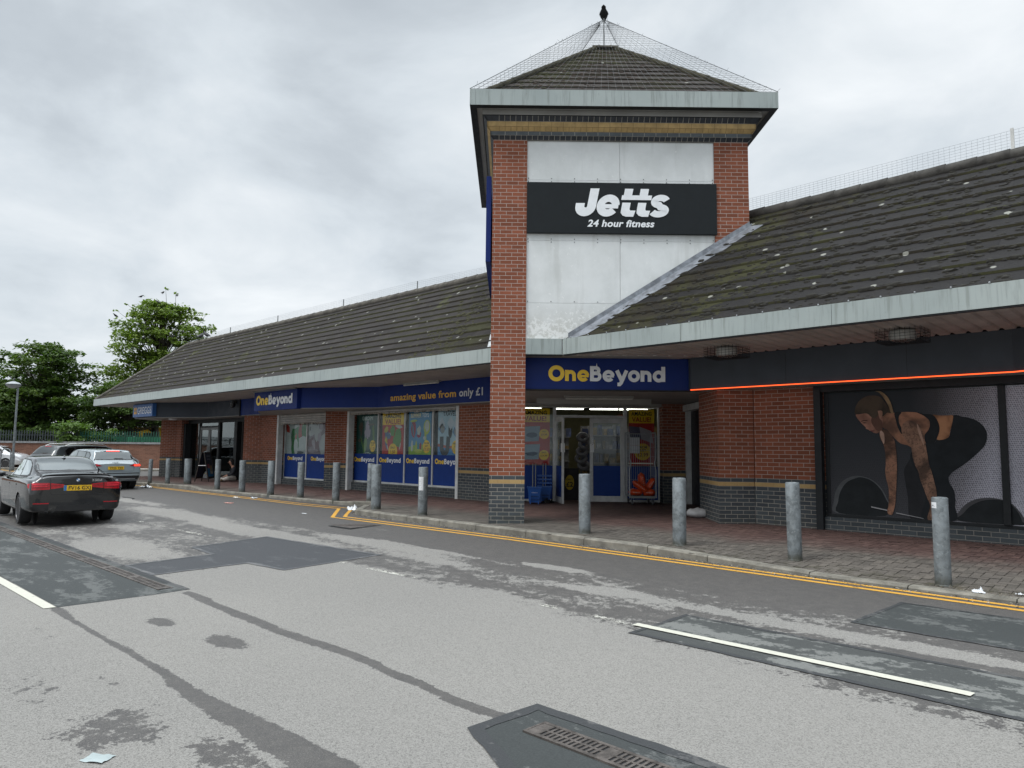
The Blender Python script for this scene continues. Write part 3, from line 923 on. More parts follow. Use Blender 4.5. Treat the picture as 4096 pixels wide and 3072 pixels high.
# ================================================================== BUILDINGS
EAVE_Y, ZE, ZS = 10.47, 3.60, 3.298          # eave line, fascia top, soffit
RY, RZ = 13.40, 6.19                         # ridge
NC = 13
SL = math.hypot(RY - EAVE_Y - .06, RZ - 3.585)


def yz(k): return EAVE_Y + .06 + (RY - EAVE_Y - .06) * k / NC, 3.585 + (RZ - 3.585) * k / NC


def roof_front(mb, xl, xr):
    """rows of tiles, each row lapping the one below with a real edge; xl, xr: plan limits as functions of y"""
    for k in range(NC):
        y0, z0 = yz(k); y1, z1 = yz(k + 1); e = .032; yy = y0 - .012
        v0 = k * .3
        mb.face([(xl(y0), yy, z0 + e), (xr(y0), yy, z0 + e), (xr(y1), y1, z1 + .002), (xl(y1), y1, z1 + .002)],
                [(xl(y0), v0), (xr(y0), v0), (xr(y1), v0 + .299), (xl(y1), v0 + .299)])
        mb.face([(xl(y0), yy, z0 - .008), (xr(y0), yy, z0 - .008), (xr(y0), yy, z0 + e), (xl(y0), yy, z0 + e)],
                [(xl(y0), v0 + .005), (xr(y0), v0 + .005), (xr(y0), v0 + .012), (xl(y0), v0 + .012)])


def moss_lumps(mb, n, xa, xb, seed, clump=None, smin=.012, smax=.05):
    rnd = random.Random(seed)
    for _ in range(n):
        if clump and rnd.random() < clump[4]:
            x = rnd.gauss(clump[0], clump[1]); u = min(.98, max(0, rnd.gauss(clump[2], clump[3])))
        else:
            x = rnd.uniform(xa, xb); u = rnd.random()
        if rnd.random() < .7: u = (math.floor(u * NC) + abs(rnd.gauss(0, .09))) / NC      # moss gathers along the laps
        if not (xa < x < xb): continue
        y = EAVE_Y + .06 + (RY - EAVE_Y - .06) * u; z = 3.585 + (RZ - 3.585) * u + .022
        t = x * TV.x + y * TV.y; n_ = x * NV.x + y * NV.y
        if -.45 < t < 4.7 and n_ > 13.5 and n_ < 18.8: continue
        if x < -36.9 + (y - EAVE_Y): continue
        s = rnd.uniform(smin, smax) * (1 if rnd.random() < .85 else 1.6)
        k = 6; c = Vector((x, y, z)); a = Vector((1, 0, 0)); b = Vector((0, .748, .664)); nn = Vector((0, -.664, .748))
        ring = [c + (a * math.cos(2 * PI * j / k) * rnd.uniform(1, 2) + b * math.sin(2 * PI * j / k) * rnd.uniform(.6, 1)) * s - nn * .004 for j in range(k)]
        mid = [c + (p - c) * .6 + nn * s * rnd.uniform(.3, .5) for p in ring]
        i0 = ring + mid
        mb.raw(i0, [(j, (j + 1) % k, k + (j + 1) % k, k + j) for j in range(k)] + [tuple(range(k, 2 * k))])


def ribbed_soffit(mb, x0, x1, y0, y1, z, pitch=.2):
    x = x0
    while x < x1:
        a = min(x + pitch * .62, x1); b = min(x + pitch * .72, x1); c = min(x + pitch * .90, x1); d = min(x + pitch, x1)
        h = .028
        P = ((x, z), (a, z), (b, z + h), (c, z + h), (d, z))
        for p, q in zip(P, P[1:]):
            if q[0] > p[0]: mb.face([(p[0], y0, p[1]), (q[0], y0, q[1]), (q[0], y1, q[1]), (p[0], y1, p[1])])
        x += pitch
    mb.face([(x0, y0, z + .05), (x1, y0, z + .05), (x1, y1, z + .05), (x0, y1, z + .05)])


def fascia_run(mb, x0, x1, y0=10.44, y1=10.50, z0=ZS, z1=ZE, seg=2.45, start=None):
    x = x1 if start is None else start
    xs = []
    while x > x0: xs.append(x); x -= seg
    xs.append(x0)
    for b, a in zip(xs, xs[1:]): mb.box(a + .003, b - .003, y0, y1, z0, z1)


def tl(y): return (-.38 - y * TV.y) / TV.x           # where a given y meets the tower's left face
def tr(y): return min((y * NV.y - 13.633) / -NV.x, (4.607 - y * TV.y) / TV.x)   # ... and its front or right face


# ---------------------------------------------------------------- the long shop wing on the left
wing = thing('shop_wing', 'long single-storey red brick shop wing left of the tower, under a hipped brown tiled roof', 'building', (-25, 13, .12))
HX = -37.1
mb = MB(); roof_front(mb, lambda y: HX + .06 + (y - EAVE_Y), lambda y: tl(y) + .12)
mb.cur = 1
mb.face([(HX + .06, EAVE_Y + .06, 3.585), (HX + .06, 16.33, 3.585), (HX + 2.93, RY, RZ)])          # hip end
mb.face([(HX + .06, 16.33, 3.585), (-13, 16.33, 3.585), (-13, RY, RZ), (HX + 2.93, RY, RZ)])       # back slope
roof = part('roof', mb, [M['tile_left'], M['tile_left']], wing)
mb = MB(); P0 = Vector((HX + .05, EAVE_Y + .05, 3.60)); P1 = Vector((HX + 2.93, RY, RZ + .02))
for k in range(11):
    a = P0.lerp(P1, k / 11); b = P0.lerp(P1, (k + 1) / 11 + .01); mb.tube([a, b], [.095, .085], 8)
x = HX + 2.93
while x < -13.3:
    mb.tube([(x, RY, RZ + .0), (min(x + .46, -13.2), RY, RZ + .012)], [.115, .12], 8); x += .45
part('ridge_cap', mb, flat('ridge_tile', (.085, .078, .066), .9, var=.35, scale=5, bump=.4), roof, 60)
mb = MB(); moss_lumps(mb, 1500, -36, -11, 31, (-13.1, .55, .35, .28, .5), .010, .045)
o = part('moss', mb, M['moss_green'], roof, 60); o['kind'] = 'stuff'
mb = MB()
for (x, y, dz) in ((-13.75, 12.9, .45), (-11.4, 10.9, .25)):
    pass
for u0, u1 in ((.0, .2), (.72, .9)):
    pts = []
    for u in (u0, u1):
        y = EAVE_Y + .1 + (RY - EAVE_Y - .1) * u; z = 3.6 + (RZ - 3.6) * u + .035
        pts += [(tl(y) - .16 + (u - u0) * .5, y, z), (tl(y) + .05, y, z)]
    mb.slab([pts[0], pts[1], pts[3], pts[2]], (0, -.01, .01))
part('flashing', mb, flat('pale_flashing', (.42, .44, .45), .6, var=.25, scale=8), roof)
mb = MB(); fascia_run(mb, HX, -11.6); fascia_run(mb, -11.6, -10.74)
mb.box(HX - .06, HX - .003, 10.44, 16.4, ZS, ZE)
part('fascia', mb, M['fascia'], wing)
mb = MB(); mb.box(HX, -10.8, 10.452, 10.51, ZS - .022, ZS - .001); part('drip_edge', mb, M['dark_metal'], wing)
mb = MB(); ribbed_soffit(mb, HX + .01, -10.75, 10.515, 13.1, ZS, .1); mb.box(HX, -35, 13.1, 16.4, ZS, ZS + .03)
part('soffit', mb, M['soffit'], wing)


def wall_part(P, z0, z1, parent, m='brick', name='wall'):
    mb = MB(); mb.prism(P, z0, z1); return part(name, mb, M[m], parent)


ZB, ZT = .0, 2.67
# piers with splayed fronts, and the wall between the openings
wall_part([(-13.0, 13.0), (-14.3, 13.0), (-14.62, 13.0), (-14.62, 13.32), (-13.0, 13.32)], ZB, ZT, wing)
wall_part([(-19.96, 13.0), (-20.25, 13.0), (-20.65, 12.6), (-21.55, 13.5), (-21.4, 13.7), (-19.96, 13.7)], ZB, ZT, wing, name='pier')
wall_part([(-24.5, 13.0), (-25.68, 13.0), (-26.18, 12.5), (-27.25, 13.45), (-27.25, 13.75), (-24.5, 13.75)], ZB, ZT, wing, name='pier')
wall_part([(-33.35, 13.0), (-33.9, 13.0), (-34.4, 12.5), (-35.1, 13.2), (-35.1, 14.2), (-33.35, 14.2)], ZB, ZT, wing, name='pier')
mb = MB(); mb.box(-35.1, -34.8, 14.2, 30, 0, 3.29); mb.box(-35.1, -13.2, 29.7, 30, 0, 3.29); part('wall', mb, M['brick_red'], wing)
mb = MB(); mb.box(-35.1, -13.3, 16.2, 30, 3.30, 3.45); part('flat_roof', mb, flat('roof_felt', (.08, .08, .08), .9), wing)
mb = MB(); mb.box(-19.95, -14.62, 13.14, 13.33, 0, .40); part('sill_wall', mb, M['blue_brick'], wing)
mb = MB(); mb.box(-24.5, -21.0, 13.14, 13.33, 0, .36); part('sill_wall', mb, M['blue_brick'], wing)


def band(P, name, m, z0=2.67, z1=3.296, back=13.3, parent=wing):
    mb = MB(); pts = P + [(P[-1][0], back), (P[0][0], back)]
    mb.prism(pts, z0 + .012, z1); return part(name, mb, m, parent)


b = band([(-12.4, 12.5), (-17.65, 12.5), (-19.88, 11.27), (-22.7, 11.27), (-25.0, 12.55), (-26.65, 12.55)], 'fascia_band', M['navy'])
mb = MB(); mb.prism([(-12.4, 12.51), (-17.65, 12.51), (-19.88, 11.28), (-22.7, 11.28), (-25.0, 12.56), (-26.65, 12.56), (-26.65, 13.2), (-12.4, 13.2)], 2.665, 2.681); part('underside_board', mb, M['soffit_board'], wing)
b = band([(-26.66, 12.55), (-29.6, 12.55), (-31.75, 11.3), (-34.3, 11.3), (-35.4, 12.4)], 'fascia_band', M['slate'])
mb = MB(); mb.prism([(-26.66, 12.56), (-29.6, 12.56), (-31.75, 11.31), (-34.2, 11.31), (-35.3, 12.4), (-35.3, 13.4), (-26.66, 13.4)], 2.664, 2.681); part('underside_board', mb, M['soffit_board'], wing)
mb = MB(); mb.box(-26.67, -26.62, 12.5, 12.56, 2.66, 3.297); part('band_trim', mb, M['dark_metal'], wing)


def shutter(x0, x1, y, z0, z1, parent, name='shutter'):
    mb = MB(); k = max(1, int((z1 - z0) / .075)); h = (z1 - z0) / k
    for i in range(k):
        za = z0 + i * h
        for q in range(4):
            u0, u1 = q / 4, (q + 1) / 4
            f = lambda u: y - .028 * math.sin(PI * u)
            mb.face([(x0, f(u0), za + u0 * h), (x1, f(u0), za + u0 * h), (x1, f(u1), za + u1 * h), (x0, f(u1), za + u1 * h)])
    mb.box(x0, x1, y + .004, y + .03, z0, z1)
    s = part(name, mb, flat('shutter_lath', (.46, .455, .44), .55, .1, var=.15, scale=3), parent)
    mb = MB(); rnd = random.Random(int(x0 * 10)); x = x0
    while x < x1 - .02:
        w = rnd.uniform(.05, .22); mb.box(x, min(x + w, x1), y - .03, y + .035, z0 - rnd.uniform(.03, .062), z0 - .001); x += w + .004
    part('bottom_rail', mb, flat('corroded_shutter_rail', (.30, .28, .25), .8, var=.5, scale=14), s)
    return s


shutter(-24.42, -20.9, 13.05, 2.35, 2.66, wing)
shutter(-19.9, -14.68, 13.05, 2.585, 2.66, wing)
for x, y in ((-24.47, 13.0), (-19.93, 13.03), (-14.65, 13.03)):
    mb = MB(); mb.box(x - .055, x + .055, y - .05, y + .08, .13, 2.66); mb.box(x + .02 if x < -15 else x - .05, x + .05 if x < -15 else x - .02, y + .08, y + .16, .13, 2.66)
    part('shutter_rail', mb, M['white_upvc'], wing, bevel=.006)


def shop_window(x0, x1, y, z0, z1, mulls, zfilm, parent, fw=.055):
    win = part('window', (lambda b: (b.box(x0, x1, y - .035, y + .04, z0, z0 + fw), b.box(x0, x1, y - .035, y + .04, z1 - fw, z1), b.box(x0, x0 + fw, y - .034, y + .039, z0 + fw, z1 - fw), b.box(x1 - fw, x1, y - .034, y + .039, z0 + fw, z1 - fw), b)[-1])(MB()), M['white_upvc'], parent, bevel=.005)
    xs = [x0 + fw] + list(mulls) + [x1 - fw]
    for xm in mulls:
        mb = MB(); mb.box(xm - fw / 2, xm + fw / 2, y - .033, y + .038, z0 + fw, z1 - fw); part('mullion', mb, M['white_upvc'], win, bevel=.005)
    for i, (a, b) in enumerate(zip(xs, xs[1:])):
        a2 = a + (fw / 2 if i else 0); b2 = b - (fw / 2 if i < len(mulls) else 0)
        mb = MB(); mb.box(a2, b2, y, y + .006, z0 + fw, z1 - fw); part('pane', mb, M['glass'], win)
        if zfilm:
            mb = MB(); mb.box(a2 + .002, b2 - .002, y - .006, y - .002, z0 + fw + .002, zfilm); part('film', mb, M['film'], win)
    return win


win2 = shop_window(-20.02, -14.80, 13.28, .40, 2.62, (-18.66, -17.31, -16.01), 1.305, wing)
win1 = shop_window(-24.52, -20.8, 13.28, .36, 2.62, (-22.93, -21.4), 1.255, wing)
# plain dark backing rooms behind the two display windows
mb = MB()
for a, b in ((-20.1, -14.7), (-24.6, -20.7)):
    mb.box(a, b, 14.5, 14.55, 0, 2.66)
    mb.box(a - .02, a, 13.33, 14.5, 0, 2.66); mb.box(b, b + .02, 13.33, 14.5, 0, 2.66); mb.box(a, b, 13.33, 14.5, 2.64, 2.66); mb.box(a, b, 13.33, 14.5, .1, .12)
part('display_back', mb, flat('dark_display_back', (.03, .03, .032), .9), wing)

# bakery shop front at the far end: dark frame, door, three panes, and the room behind
DM = M['dark_metal']
sf = part('shop_front', (lambda b: (b.box(-33.35, -27.25, 13.30, 13.40, 2.50, 2.66), b.box(-33.35, -33.15, 13.1, 13.42, .1, 2.5), b.box(-28.55, -28.3, 13.22, 13.42, .1, 2.5),
     b.box(-32.18, -32.08, 13.3, 13.4, .1, 2.5), b.box(-30.2, -30.06, 13.28, 13.4, .1, 2.5), b.box(-32.08, -30.2, 13.31, 13.39, 2.3, 2.37), b.box(-33.15, -32.18, 13.31, 13.39, .1, .18), b.box(-30.06, -28.55, 13.31, 13.39, .1, .18), b)[-1])(MB()), DM, wing)
for a, b, z0, z1 in ((-33.15, -32.18, .18, 2.5), (-30.06, -28.55, .18, 2.5), (-32.08, -30.2, 2.37, 2.5)):
    mb = MB(); mb.box(a, b, 13.345, 13.352, z0, z1); part('pane', mb, M['glass_dark'], sf)
mb = MB()
for a, b in ((-32.07, -31.16), (-31.13, -30.21)):
    mb.box(a, a + .09, 13.32, 13.37, .12, 2.3); mb.box(b - .09, b, 13.32, 13.37, .12, 2.3); mb.box(a + .09, b - .09, 13.32, 13.37, .12, .28); mb.box(a + .09, b - .09, 13.32, 13.37, 2.2, 2.3)
dr = part('door', mb, M['grey_metal'], wing)
for a, b in ((-31.98, -31.25), (-31.04, -30.3)):
    mb = MB(); mb.box(a, b, 13.345, 13.351, .28, 2.2); part('pane', mb, M['glass_dark'], dr)
for a in (-31.2, -31.09):
    mb = MB(); mb.tube([(a, 13.28, .8), (a, 13.28, 1.5)], .014, 8); part('handle', mb, M['grey_metal'], dr)
mb = MB()
mb.box(-33.4, -28.2, 18.0, 18.1, 0, 2.66); mb.box(-33.5, -33.4, 13.4, 18, 0, 2.66); mb.box(-28.3, -28.2, 13.42, 18, 0, 2.66); mb.box(-33.4, -28.3, 13.4, 18, 2.6, 2.66); mb.box(-33.4, -28.3, 13.4, 18, .1, .13)
part('interior_wall', mb, flat('dark_shop_interior', (.045, .042, .04), .8), wing)
mb = MB(); rnd = random.Random(5)
for z in (.3, .75, 1.15, 1.55, 1.9):
    mb.box(-32.2, -28.9, 16.6, 17.4, z, z + .03)
mb.box(-33.2, -31, 15.2, 15.7, .13, 1.05)
part('shelf', mb, flat('shop_shelf', (.16, .15, .14), .5), wing)
mb = MB()
for z in (.33, .78, 1.18, 1.58):
    x = -32.1
    while x < -29.0:
        w = rnd.uniform(.06, .2); mb.box(x, x + w, 16.65, 16.9, z, z + rnd.uniform(.08, .28)); x += w + rnd.uniform(.02, .15)
o = part('stock', mb, flat('packed_goods', (.30, .22, .14), .6, var=.6, scale=4), wing)
mb = MB()
for z in (1.86, 1.1):
    mb.box(-31.5, -30.3, 16.55, 16.6, z, z + .02); mb.box(-29.8, -29.1, 16.55, 16.6, z - .1, z - .08)
part('shelf_light', mb, flat('warm_light_strip', (.9, .8, .6), .5, emis=(1, .82, .55), estr=2.5), wing)

# ---------------------------------------------------------------- the gym wing on the right
gym = thing('gym_wing', 'single-storey brick gym wing right of the tower with a mossy dark tiled roof', 'building', (-3, 13, .15))
mb = MB(); roof_front(mb, lambda y: tr(y) - .12, lambda y: 14.0)
mb.cur = 1; mb.face([(-8, 16.33, 3.585), (14, 16.33, 3.585), (14, RY, RZ), (-8, RY, RZ)])
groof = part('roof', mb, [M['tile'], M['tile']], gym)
mb = MB(); x = -6.55
while x < 8:
    mb.tube([(x, RY, RZ + .0), (x + .46, RY, RZ + .012)], [.115, .12], 8); x += .45
part('ridge_cap', mb, flat('dark_ridge_tile', (.05, .047, .042), .9, var=.4, scale=5, bump=.4), groof, 60)
mb = MB(); moss_lumps(mb, 5200, -8.4, 2.2, 77, None, .014, .048)
o = part('moss', mb, M['moss'], groof, 60); o['kind'] = 'stuff'


def roof_pt(x, y, lift): return Vector((x, y, 3.585 + (RZ - 3.585) * (y - EAVE_Y - .06) / (RY - EAVE_Y - .06) + lift))


mb = MB(); n = 9; prev = None      # lead flashing up the valley where the roof meets the tower face
for i in range(n + 1):
    y = EAVE_Y + .03 + (12.92 - EAVE_Y) * i / n; xa = (y * NV.y - 13.60) / -NV.x; w = .30 + .04 * math.sin(i * 2.1)
    a = roof_pt(xa, y, .05) ; b = roof_pt(xa + w * .55, y, .045); c = roof_pt(xa + w, y, .032); up = a + Vector((0, 0, .10)) - NV * .006
    row = (up, a - NV * .01, b, c)
    if prev:
        for p, q, r_, s_ in zip(prev, prev[1:], row[1:], row): mb.face([p, q, r_, s_])
    prev = row
for i in range(7):                 # stepped flashing on the brickwork
    t0 = 3.93 + i * .1; z = 5.37 + i * .066
    mb.slab([T(t0, 13.622, z), T(t0 + .12, 13.622, z), T(t0 + .12, 13.622, z + .14), T(t0, 13.622, z + .05)], -NV * .006)
for i in range(4):
    y = 13.0 + i * .1; xa = (4.607 - y * TV.y) / TV.x
part('flashing', mb, M['lead'], groof)
mb = MB(); fascia_run(mb, -8.80, 14, start=14 - .65); part('fascia', mb, M['fascia'], gym)
mb = MB(); mb.box(-8.78, 14, 10.452, 10.51, ZS - .022, ZS - .001); part('drip_edge', mb, M['dark_metal'], gym)
mb = MB()
for i in range(60): mb.ball((-8.6 + i * .42, 10.435, ZE + .012), .012, .012, .012, 6, 4)
part('net_clip', mb, M['wire'], gym)
mb = MB(); ribbed_soffit(mb, -8.8, 10, 10.515, 12.46, ZS, .21); part('soffit', mb, M['soffit'], gym)
P = [(-7.235, 12.45), (-2.0, 12.45), (1.6, 10.7), (9, 10.7), (9, 13.02), (-7.4, 13.02), (-7.4, 12.6)]
mb = MB(); mb.prism(P, 2.682, 3.296); gb = part('fascia_band', mb, flat('gym_slate_band', (.055, .064, .078), .55, spec=.2, var=.08, scale=2), gym)
mb = MB()
for x in (-5.35, -3.4): mb.box(x, x + .004, 12.4485, 12.4515, 2.69, 3.29)
part('panel_joint', mb, M['black'], gb)
mb = MB(); mb.prism([(-7.2, 12.47), (-2.0, 12.47), (1.6, 10.72), (9, 10.72), (9, 13.02), (-7.2, 13.02)], 2.668, 2.6815); part('underside_board', mb, M['soffit_board'], gym)
mb = MB(); mb.tube([(-7.23, 12.435, 2.672), (-2.0, 12.435, 2.672), (1.6, 10.685, 2.672), (9, 10.685, 2.672)], .009, 8)
part('led_strip', mb, flat('orange_led', (1, .2, .04), .5, emis=(1, .09, .02), estr=1.35), gym)
wall_part([(-4.98, 12.98), (-6.21, 12.98), (-6.21, 13.3), (-4.98, 13.3)], 0, 2.668, gym)
wall_part([(-4.98, 13.02), (-4.98, 13.25), (-4.93, 13.25), (-4.93, 13.02)], 0, 2.668, gym, name='wall_reveal')
mb = MB(); mb.box(-4.95, 6, 12.96, 13.2, 0, .375); part('sill_wall', mb, M['blue_brick'], gym)
mb = MB(); mb.box(-5.05, -4.93, 12.88, 13.02, .13, 2.62); part('shutter_rail', mb, DM, gym, bevel=.006)
mb = MB(); mb.box(-5.05, 6, 12.9, 13.02, 2.55, 2.667); part('shutter_box', mb, DM, gym)
gw = part('window', (lambda b: (b.box(-4.92, 6, 13.03, 13.12, .376, .43), b.box(-4.92, 6, 13.03, 13.12, 2.53, 2.6), b.box(-4.92, -4.85, 13.031, 13.119, .43, 2.53), b.box(5.9, 6, 13.031, 13.119, .43, 2.53), b)[-1])(MB()), DM, gym, bevel=.004)
mb = MB(); mb.box(-2.31, -2.215, 12.99, 13.118, .43, 2.53); part('mullion', mb, DM, gw, bevel=.004)
mb = MB(); mb.box(-12.9, 14, 29.7, 30, 0, 3.29); mb.box(13.7, 14, 13, 30, 0, 3.29); part('wall', mb, M['brick_red'], gym)
mb = MB(); mb.box(-13, 14, 19.5, 30, 3.30, 3.45); mb.box(-6, 14, 16.2, 19.5, 3.30, 3.45); part('flat_roof', mb, flat('roof_felt', (.08, .08, .08), .9), gym)

# ---------------------------------------------------------------- the entrance tower
tower = thing('entrance_tower', 'square brick entrance tower with white panels and a mossy pyramid roof', 'tower', tuple(T(2.1, 16.1, .15)))
T0, T1, N0, N1 = -.38, 4.607, 13.633, 18.62
PW = .665
ZP = 7.527


def tower_pillar(t0, t1, n0, n1, z0, z1, m='brick'):
    mb = MB(); mb.prism([(t0, n0), (t1, n0), (t1, n1), (t0, n1)], z0, z1, T); return part('pillar', mb, M[m], tower)


tower_pillar(T0, T0 + PW, N0, N0 + PW, 0, ZP)
tower_pillar(T1 - PW, T1, N0, N0 + PW, 0, ZP)
tower_pillar(T0, T0 + PW, N1 - PW, N1, 3.2, ZP); tower_pillar(T1 - PW, T1, N1 - PW, N1, 3.2, ZP)
mb = MB()
F0, F1 = T0 + PW, T1 - PW
pz = (3.60, 3.97, 4.14, 5.20, 5.22, ZP)
tm = 2.10
for z0, z1 in ((3.6, 4.298), (4.302, 5.528), (5.532, 6.738), (6.742, ZP)):
    for a, b in ((F0 + .002, tm - .003), (tm + .003, F1 - .002)): mb.box(a, b, N0 + .035, N0 + .07, z0, z1, T)
part('panel', mb, M['panel'], tower)
mb = MB()
for z in (4.33, 5.50, 5.56, 6.71, 6.77):
    for i in range(9):
        t = F0 + .03 + (F1 - F0 - .06) * i / 8; mb.ball(T(t, N0 + .034, z), .012, .012, .012, 6, 4)
part('panel_screw', mb, M['grey_metal'], tower)
mb = MB()
for a, b, c, d in ((T0 + .06, T0 + .10, N0 + PW, N1 - PW), (T1 - .10, T1 - .06, N0 + PW, N1 - PW), (F0, F1, N1 - .10, N1 - .06)): mb.box(a, b, c, d, 3.3, ZP, T)
mb.box(F0, F1, N0 + .075, N0 + .09, 3.3, ZP, T)
part('side_panel', mb, M['panel'], tower)
# corbelled courses under the eaves: splayed blue headers, blue stretchers, splayed buff, buff, splayed blue headers
def side_frames():
    a, b, c, d = T0, T1, N0, N1       # each: (along start, along end, function(u, out, z))
    return ((a, b, lambda u, w, z: T(u, c - w, z)), (c, d, lambda u, w, z: T(b + w, u, z)), (a, b, lambda u, w, z: T(u, d + w, z)), (c, d, lambda u, w, z: T(a - w, u, z)))


def course(z0, z1, e0, e1, m, bw, mort):
    mb = MB(); mm = MB(); g = .005
    for u0, u1, f in side_frames():
        mm.face([f(u0 - e0 + .004, e0 - .004, z0 - .001), f(u1 + e0 - .004, e0 - .004, z0 - .001), f(u1 + e1 - .004, e1 - .004, z1 + .001), f(u0 - e1 + .004, e1 - .004, z1 + .001)])
        mm.face([f(u0 - e0, -.01, z0 - .0012), f(u1 + e0, -.01, z0 - .0012), f(u1 + e0 - .004, e0 - .004, z0 - .0012), f(u0 - e0 + .004, e0 - .004, z0 - .0012)])
        k = int(round((u1 - u0) / bw)); us = [u0 + (u1 - u0) * i / k for i in range(k + 1)]
        for i in range(k):
            l0 = us[i] - (e0 if i == 0 else -g); l1 = us[i] - (e1 if i == 0 else -g); r0 = us[i + 1] + (e0 if i == k - 1 else -g); r1 = us[i + 1] + (e1 if i == k - 1 else -g)
            za, zb = z0 + g * .6, z1 - g * .6
            q = [f(l0, e0, za), f(r0, e0, za), f(r1, e1, zb), f(l1, e1, zb)]; c = f(u0, 0, 0) - f(u0, .03, 0)
            i0 = [p for p in q] + [p + c for p in q]
            mb.raw(i0, ((0, 1, 2, 3), (0, 4, 5, 1), (1, 5, 6, 2), (2, 6, 7, 3), (3, 7, 4, 0)))
    o = part('corbel_course', mb, m, tower)
    part('mortar', mm, mort, o)


CM = flat('corbel_mortar', (.36, .34, .30), .9); BMo = flat('buff_mortar', (.26, .18, .085), .9); BUF = flat('buff_brick', (.46, .315, .135), .75, var=.16, scale=6)
BST = flat('blue_brick_stretcher', (.072, .084, .092), .6, var=.2, scale=5)
course(ZP, ZP + .068, .0, .062, M['blue_head_shaded'], .1085, CM)
course(ZP + .070, ZP + .147, .064, .064, BST, .226, CM)
course(ZP + .150, ZP + .217, .066, .125, BUF, .113, BMo)
course(ZP + .219, ZP + .318, .127, .127, BUF, .226, BMo)
course(ZP + .321, ZP + .408, .130, .195, M['blue_head_shaded'], .1085, CM)
ZF, OV = 8.017, .45


def ring(mb, e0, e1, z0, z1):
    """square ring between overhangs e0 < e1"""
    for (a, b, c, d) in ((T0 - e1, T1 + e1, N0 - e1, N0 - e0), (T0 - e1, T1 + e1, N1 + e0, N1 + e1), (T0 - e1, T0 - e0, N0 - e0, N1 + e0), (T1 + e0, T1 + e1, N0 - e0, N1 + e0)):
        mb.box(a, b, c, d, z0, z1, T)


mb = MB(); ring(mb, .18, .215, ZP + .412, ZF + .02); ring(mb, .2155, OV - .05, ZF + .022, ZF + .04)
part('soffit', mb, M['soffit_board'], tower)
mb = MB(); ring(mb, .176, .2145, ZP + .408, ZP + .4115); part('soffit_trim', mb, M['dark_metal'], tower)
mb = MB()
mid = (T0 + T1) / 2
for a, b in ((T0 - OV + .11, mid - .0), (mid + .003, mid + .085), (mid + .088, T1 + OV - .11)): mb.box(a, b, N0 - OV, N0 - OV + .05, ZF, ZF + .315, T)
for a, b in ((T0 - OV, T0 - OV + .107), (T1 + OV - .107, T1 + OV)): mb.box(a, b, N0 - OV, N0 - OV + .051, ZF, ZF + .315, T)
mb.box(T0 - OV, T1 + OV, N1 + OV - .05, N1 + OV, ZF, ZF + .315, T)
mb.box(T0 - OV, T0 - OV + .05, N0 - OV + .0515, N1 + OV - .051, ZF, ZF + .315, T); mb.box(T1 + OV - .05, T1 + OV, N0 - OV + .0515, N1 + OV - .051, ZF, ZF + .315, T)
part('fascia', mb, M['fascia'], tower)
mb = MB(); ring(mb, OV - .13, OV - .004, ZF - .004, ZF - .001); part('drip_edge', mb, M['dark_metal'], tower)
# pyramid roof in lapped rows
ME_N = (N0 + N1) / 2; HB, ZB0, ZA = 2.495 + .30, 8.26, 10.93
mb = MB(); K = 13
TOPK = 12.2
for q in range(4):
    ang = q * PI / 2
    def rp(u, h, z):
        x, y = u, -h
        return T(mid + x * math.cos(ang) - y * math.sin(ang), ME_N + x * math.sin(ang) + y * math.cos(ang), z)
    for k in range(K):
        k1 = min(k + 1, TOPK)
        h0, h1 = HB * (1 - k / K), HB * (1 - k1 / K); z0, z1 = ZB0 + (ZA - ZB0) * k / K, ZB0 + (ZA - ZB0) * k1 / K; e = .026; v0 = k * .3; u = q * 10.1
        mb.face([rp(-h0, h0 + .012, z0 + e), rp(h0, h0 + .012, z0 + e), rp(h1, h1, z1), rp(-h1, h1, z1)], [(u - h0, v0), (u + h0, v0), (u + h1, v0 + .299), (u - h1, v0 + .299)])
        mb.face([rp(-h0, h0 + .012, z0 - .008), rp(h0, h0 + .012, z0 - .008), rp(h0, h0 + .012, z0 + e), rp(-h0, h0 + .012, z0 + e)], [(u - h0, v0 + .004), (u + h0, v0 + .004), (u + h0, v0 + .01), (u - h0, v0 + .01)])
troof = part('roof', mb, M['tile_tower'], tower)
mb = MB()
for sx, sy in ((-1, -1), (1, -1), (1, 1), (-1, 1)):
    k = 12
    for i in range(k):
        f = lambda s: T(mid + sx * HB * (1 - s), ME_N + sy * HB * (1 - s), ZB0 + (ZA - ZB0) * s + .02)
        mb.tube([f(i / k * .95), f((i + 1) / k * .95 + .005)], [.075, .068], 8)
part('ridge_cap', mb, flat('mossy_hip_tile', (.032, .029, .014), .95, var=.5, scale=9, bump=.6), troof, 60)
mb = MB(); hc = .30
mb.prism([(mid - hc, ME_N - hc), (mid + hc, ME_N - hc), (mid + hc, ME_N + hc), (mid - hc, ME_N + hc)], 10.76, 10.79, T)
a = [T(mid + x * hc, ME_N + y * hc, 10.79) for x, y in ((-1, -1), (1, -1), (1, 1), (-1, 1))]; tp = T(mid, ME_N, 10.93)
mb.raw(a + [tp], ((0, 1, 4), (1, 2, 4), (2, 3, 4), (3, 0, 4)))
part('vent_cap', mb, flat('stone_cap', (.20, .19, .165), .9, var=.35, scale=6, bump=.3), troof)
mb = MB(); mb.prism([(mid - .16, ME_N - .22), (mid + .16, ME_N - .22), (mid + .16, ME_N + .22), (mid - .16, ME_N + .22)], 10.5, 10.76, T); part('vent', mb, M['black'], troof)
mb = MB(); rnd = random.Random(6)
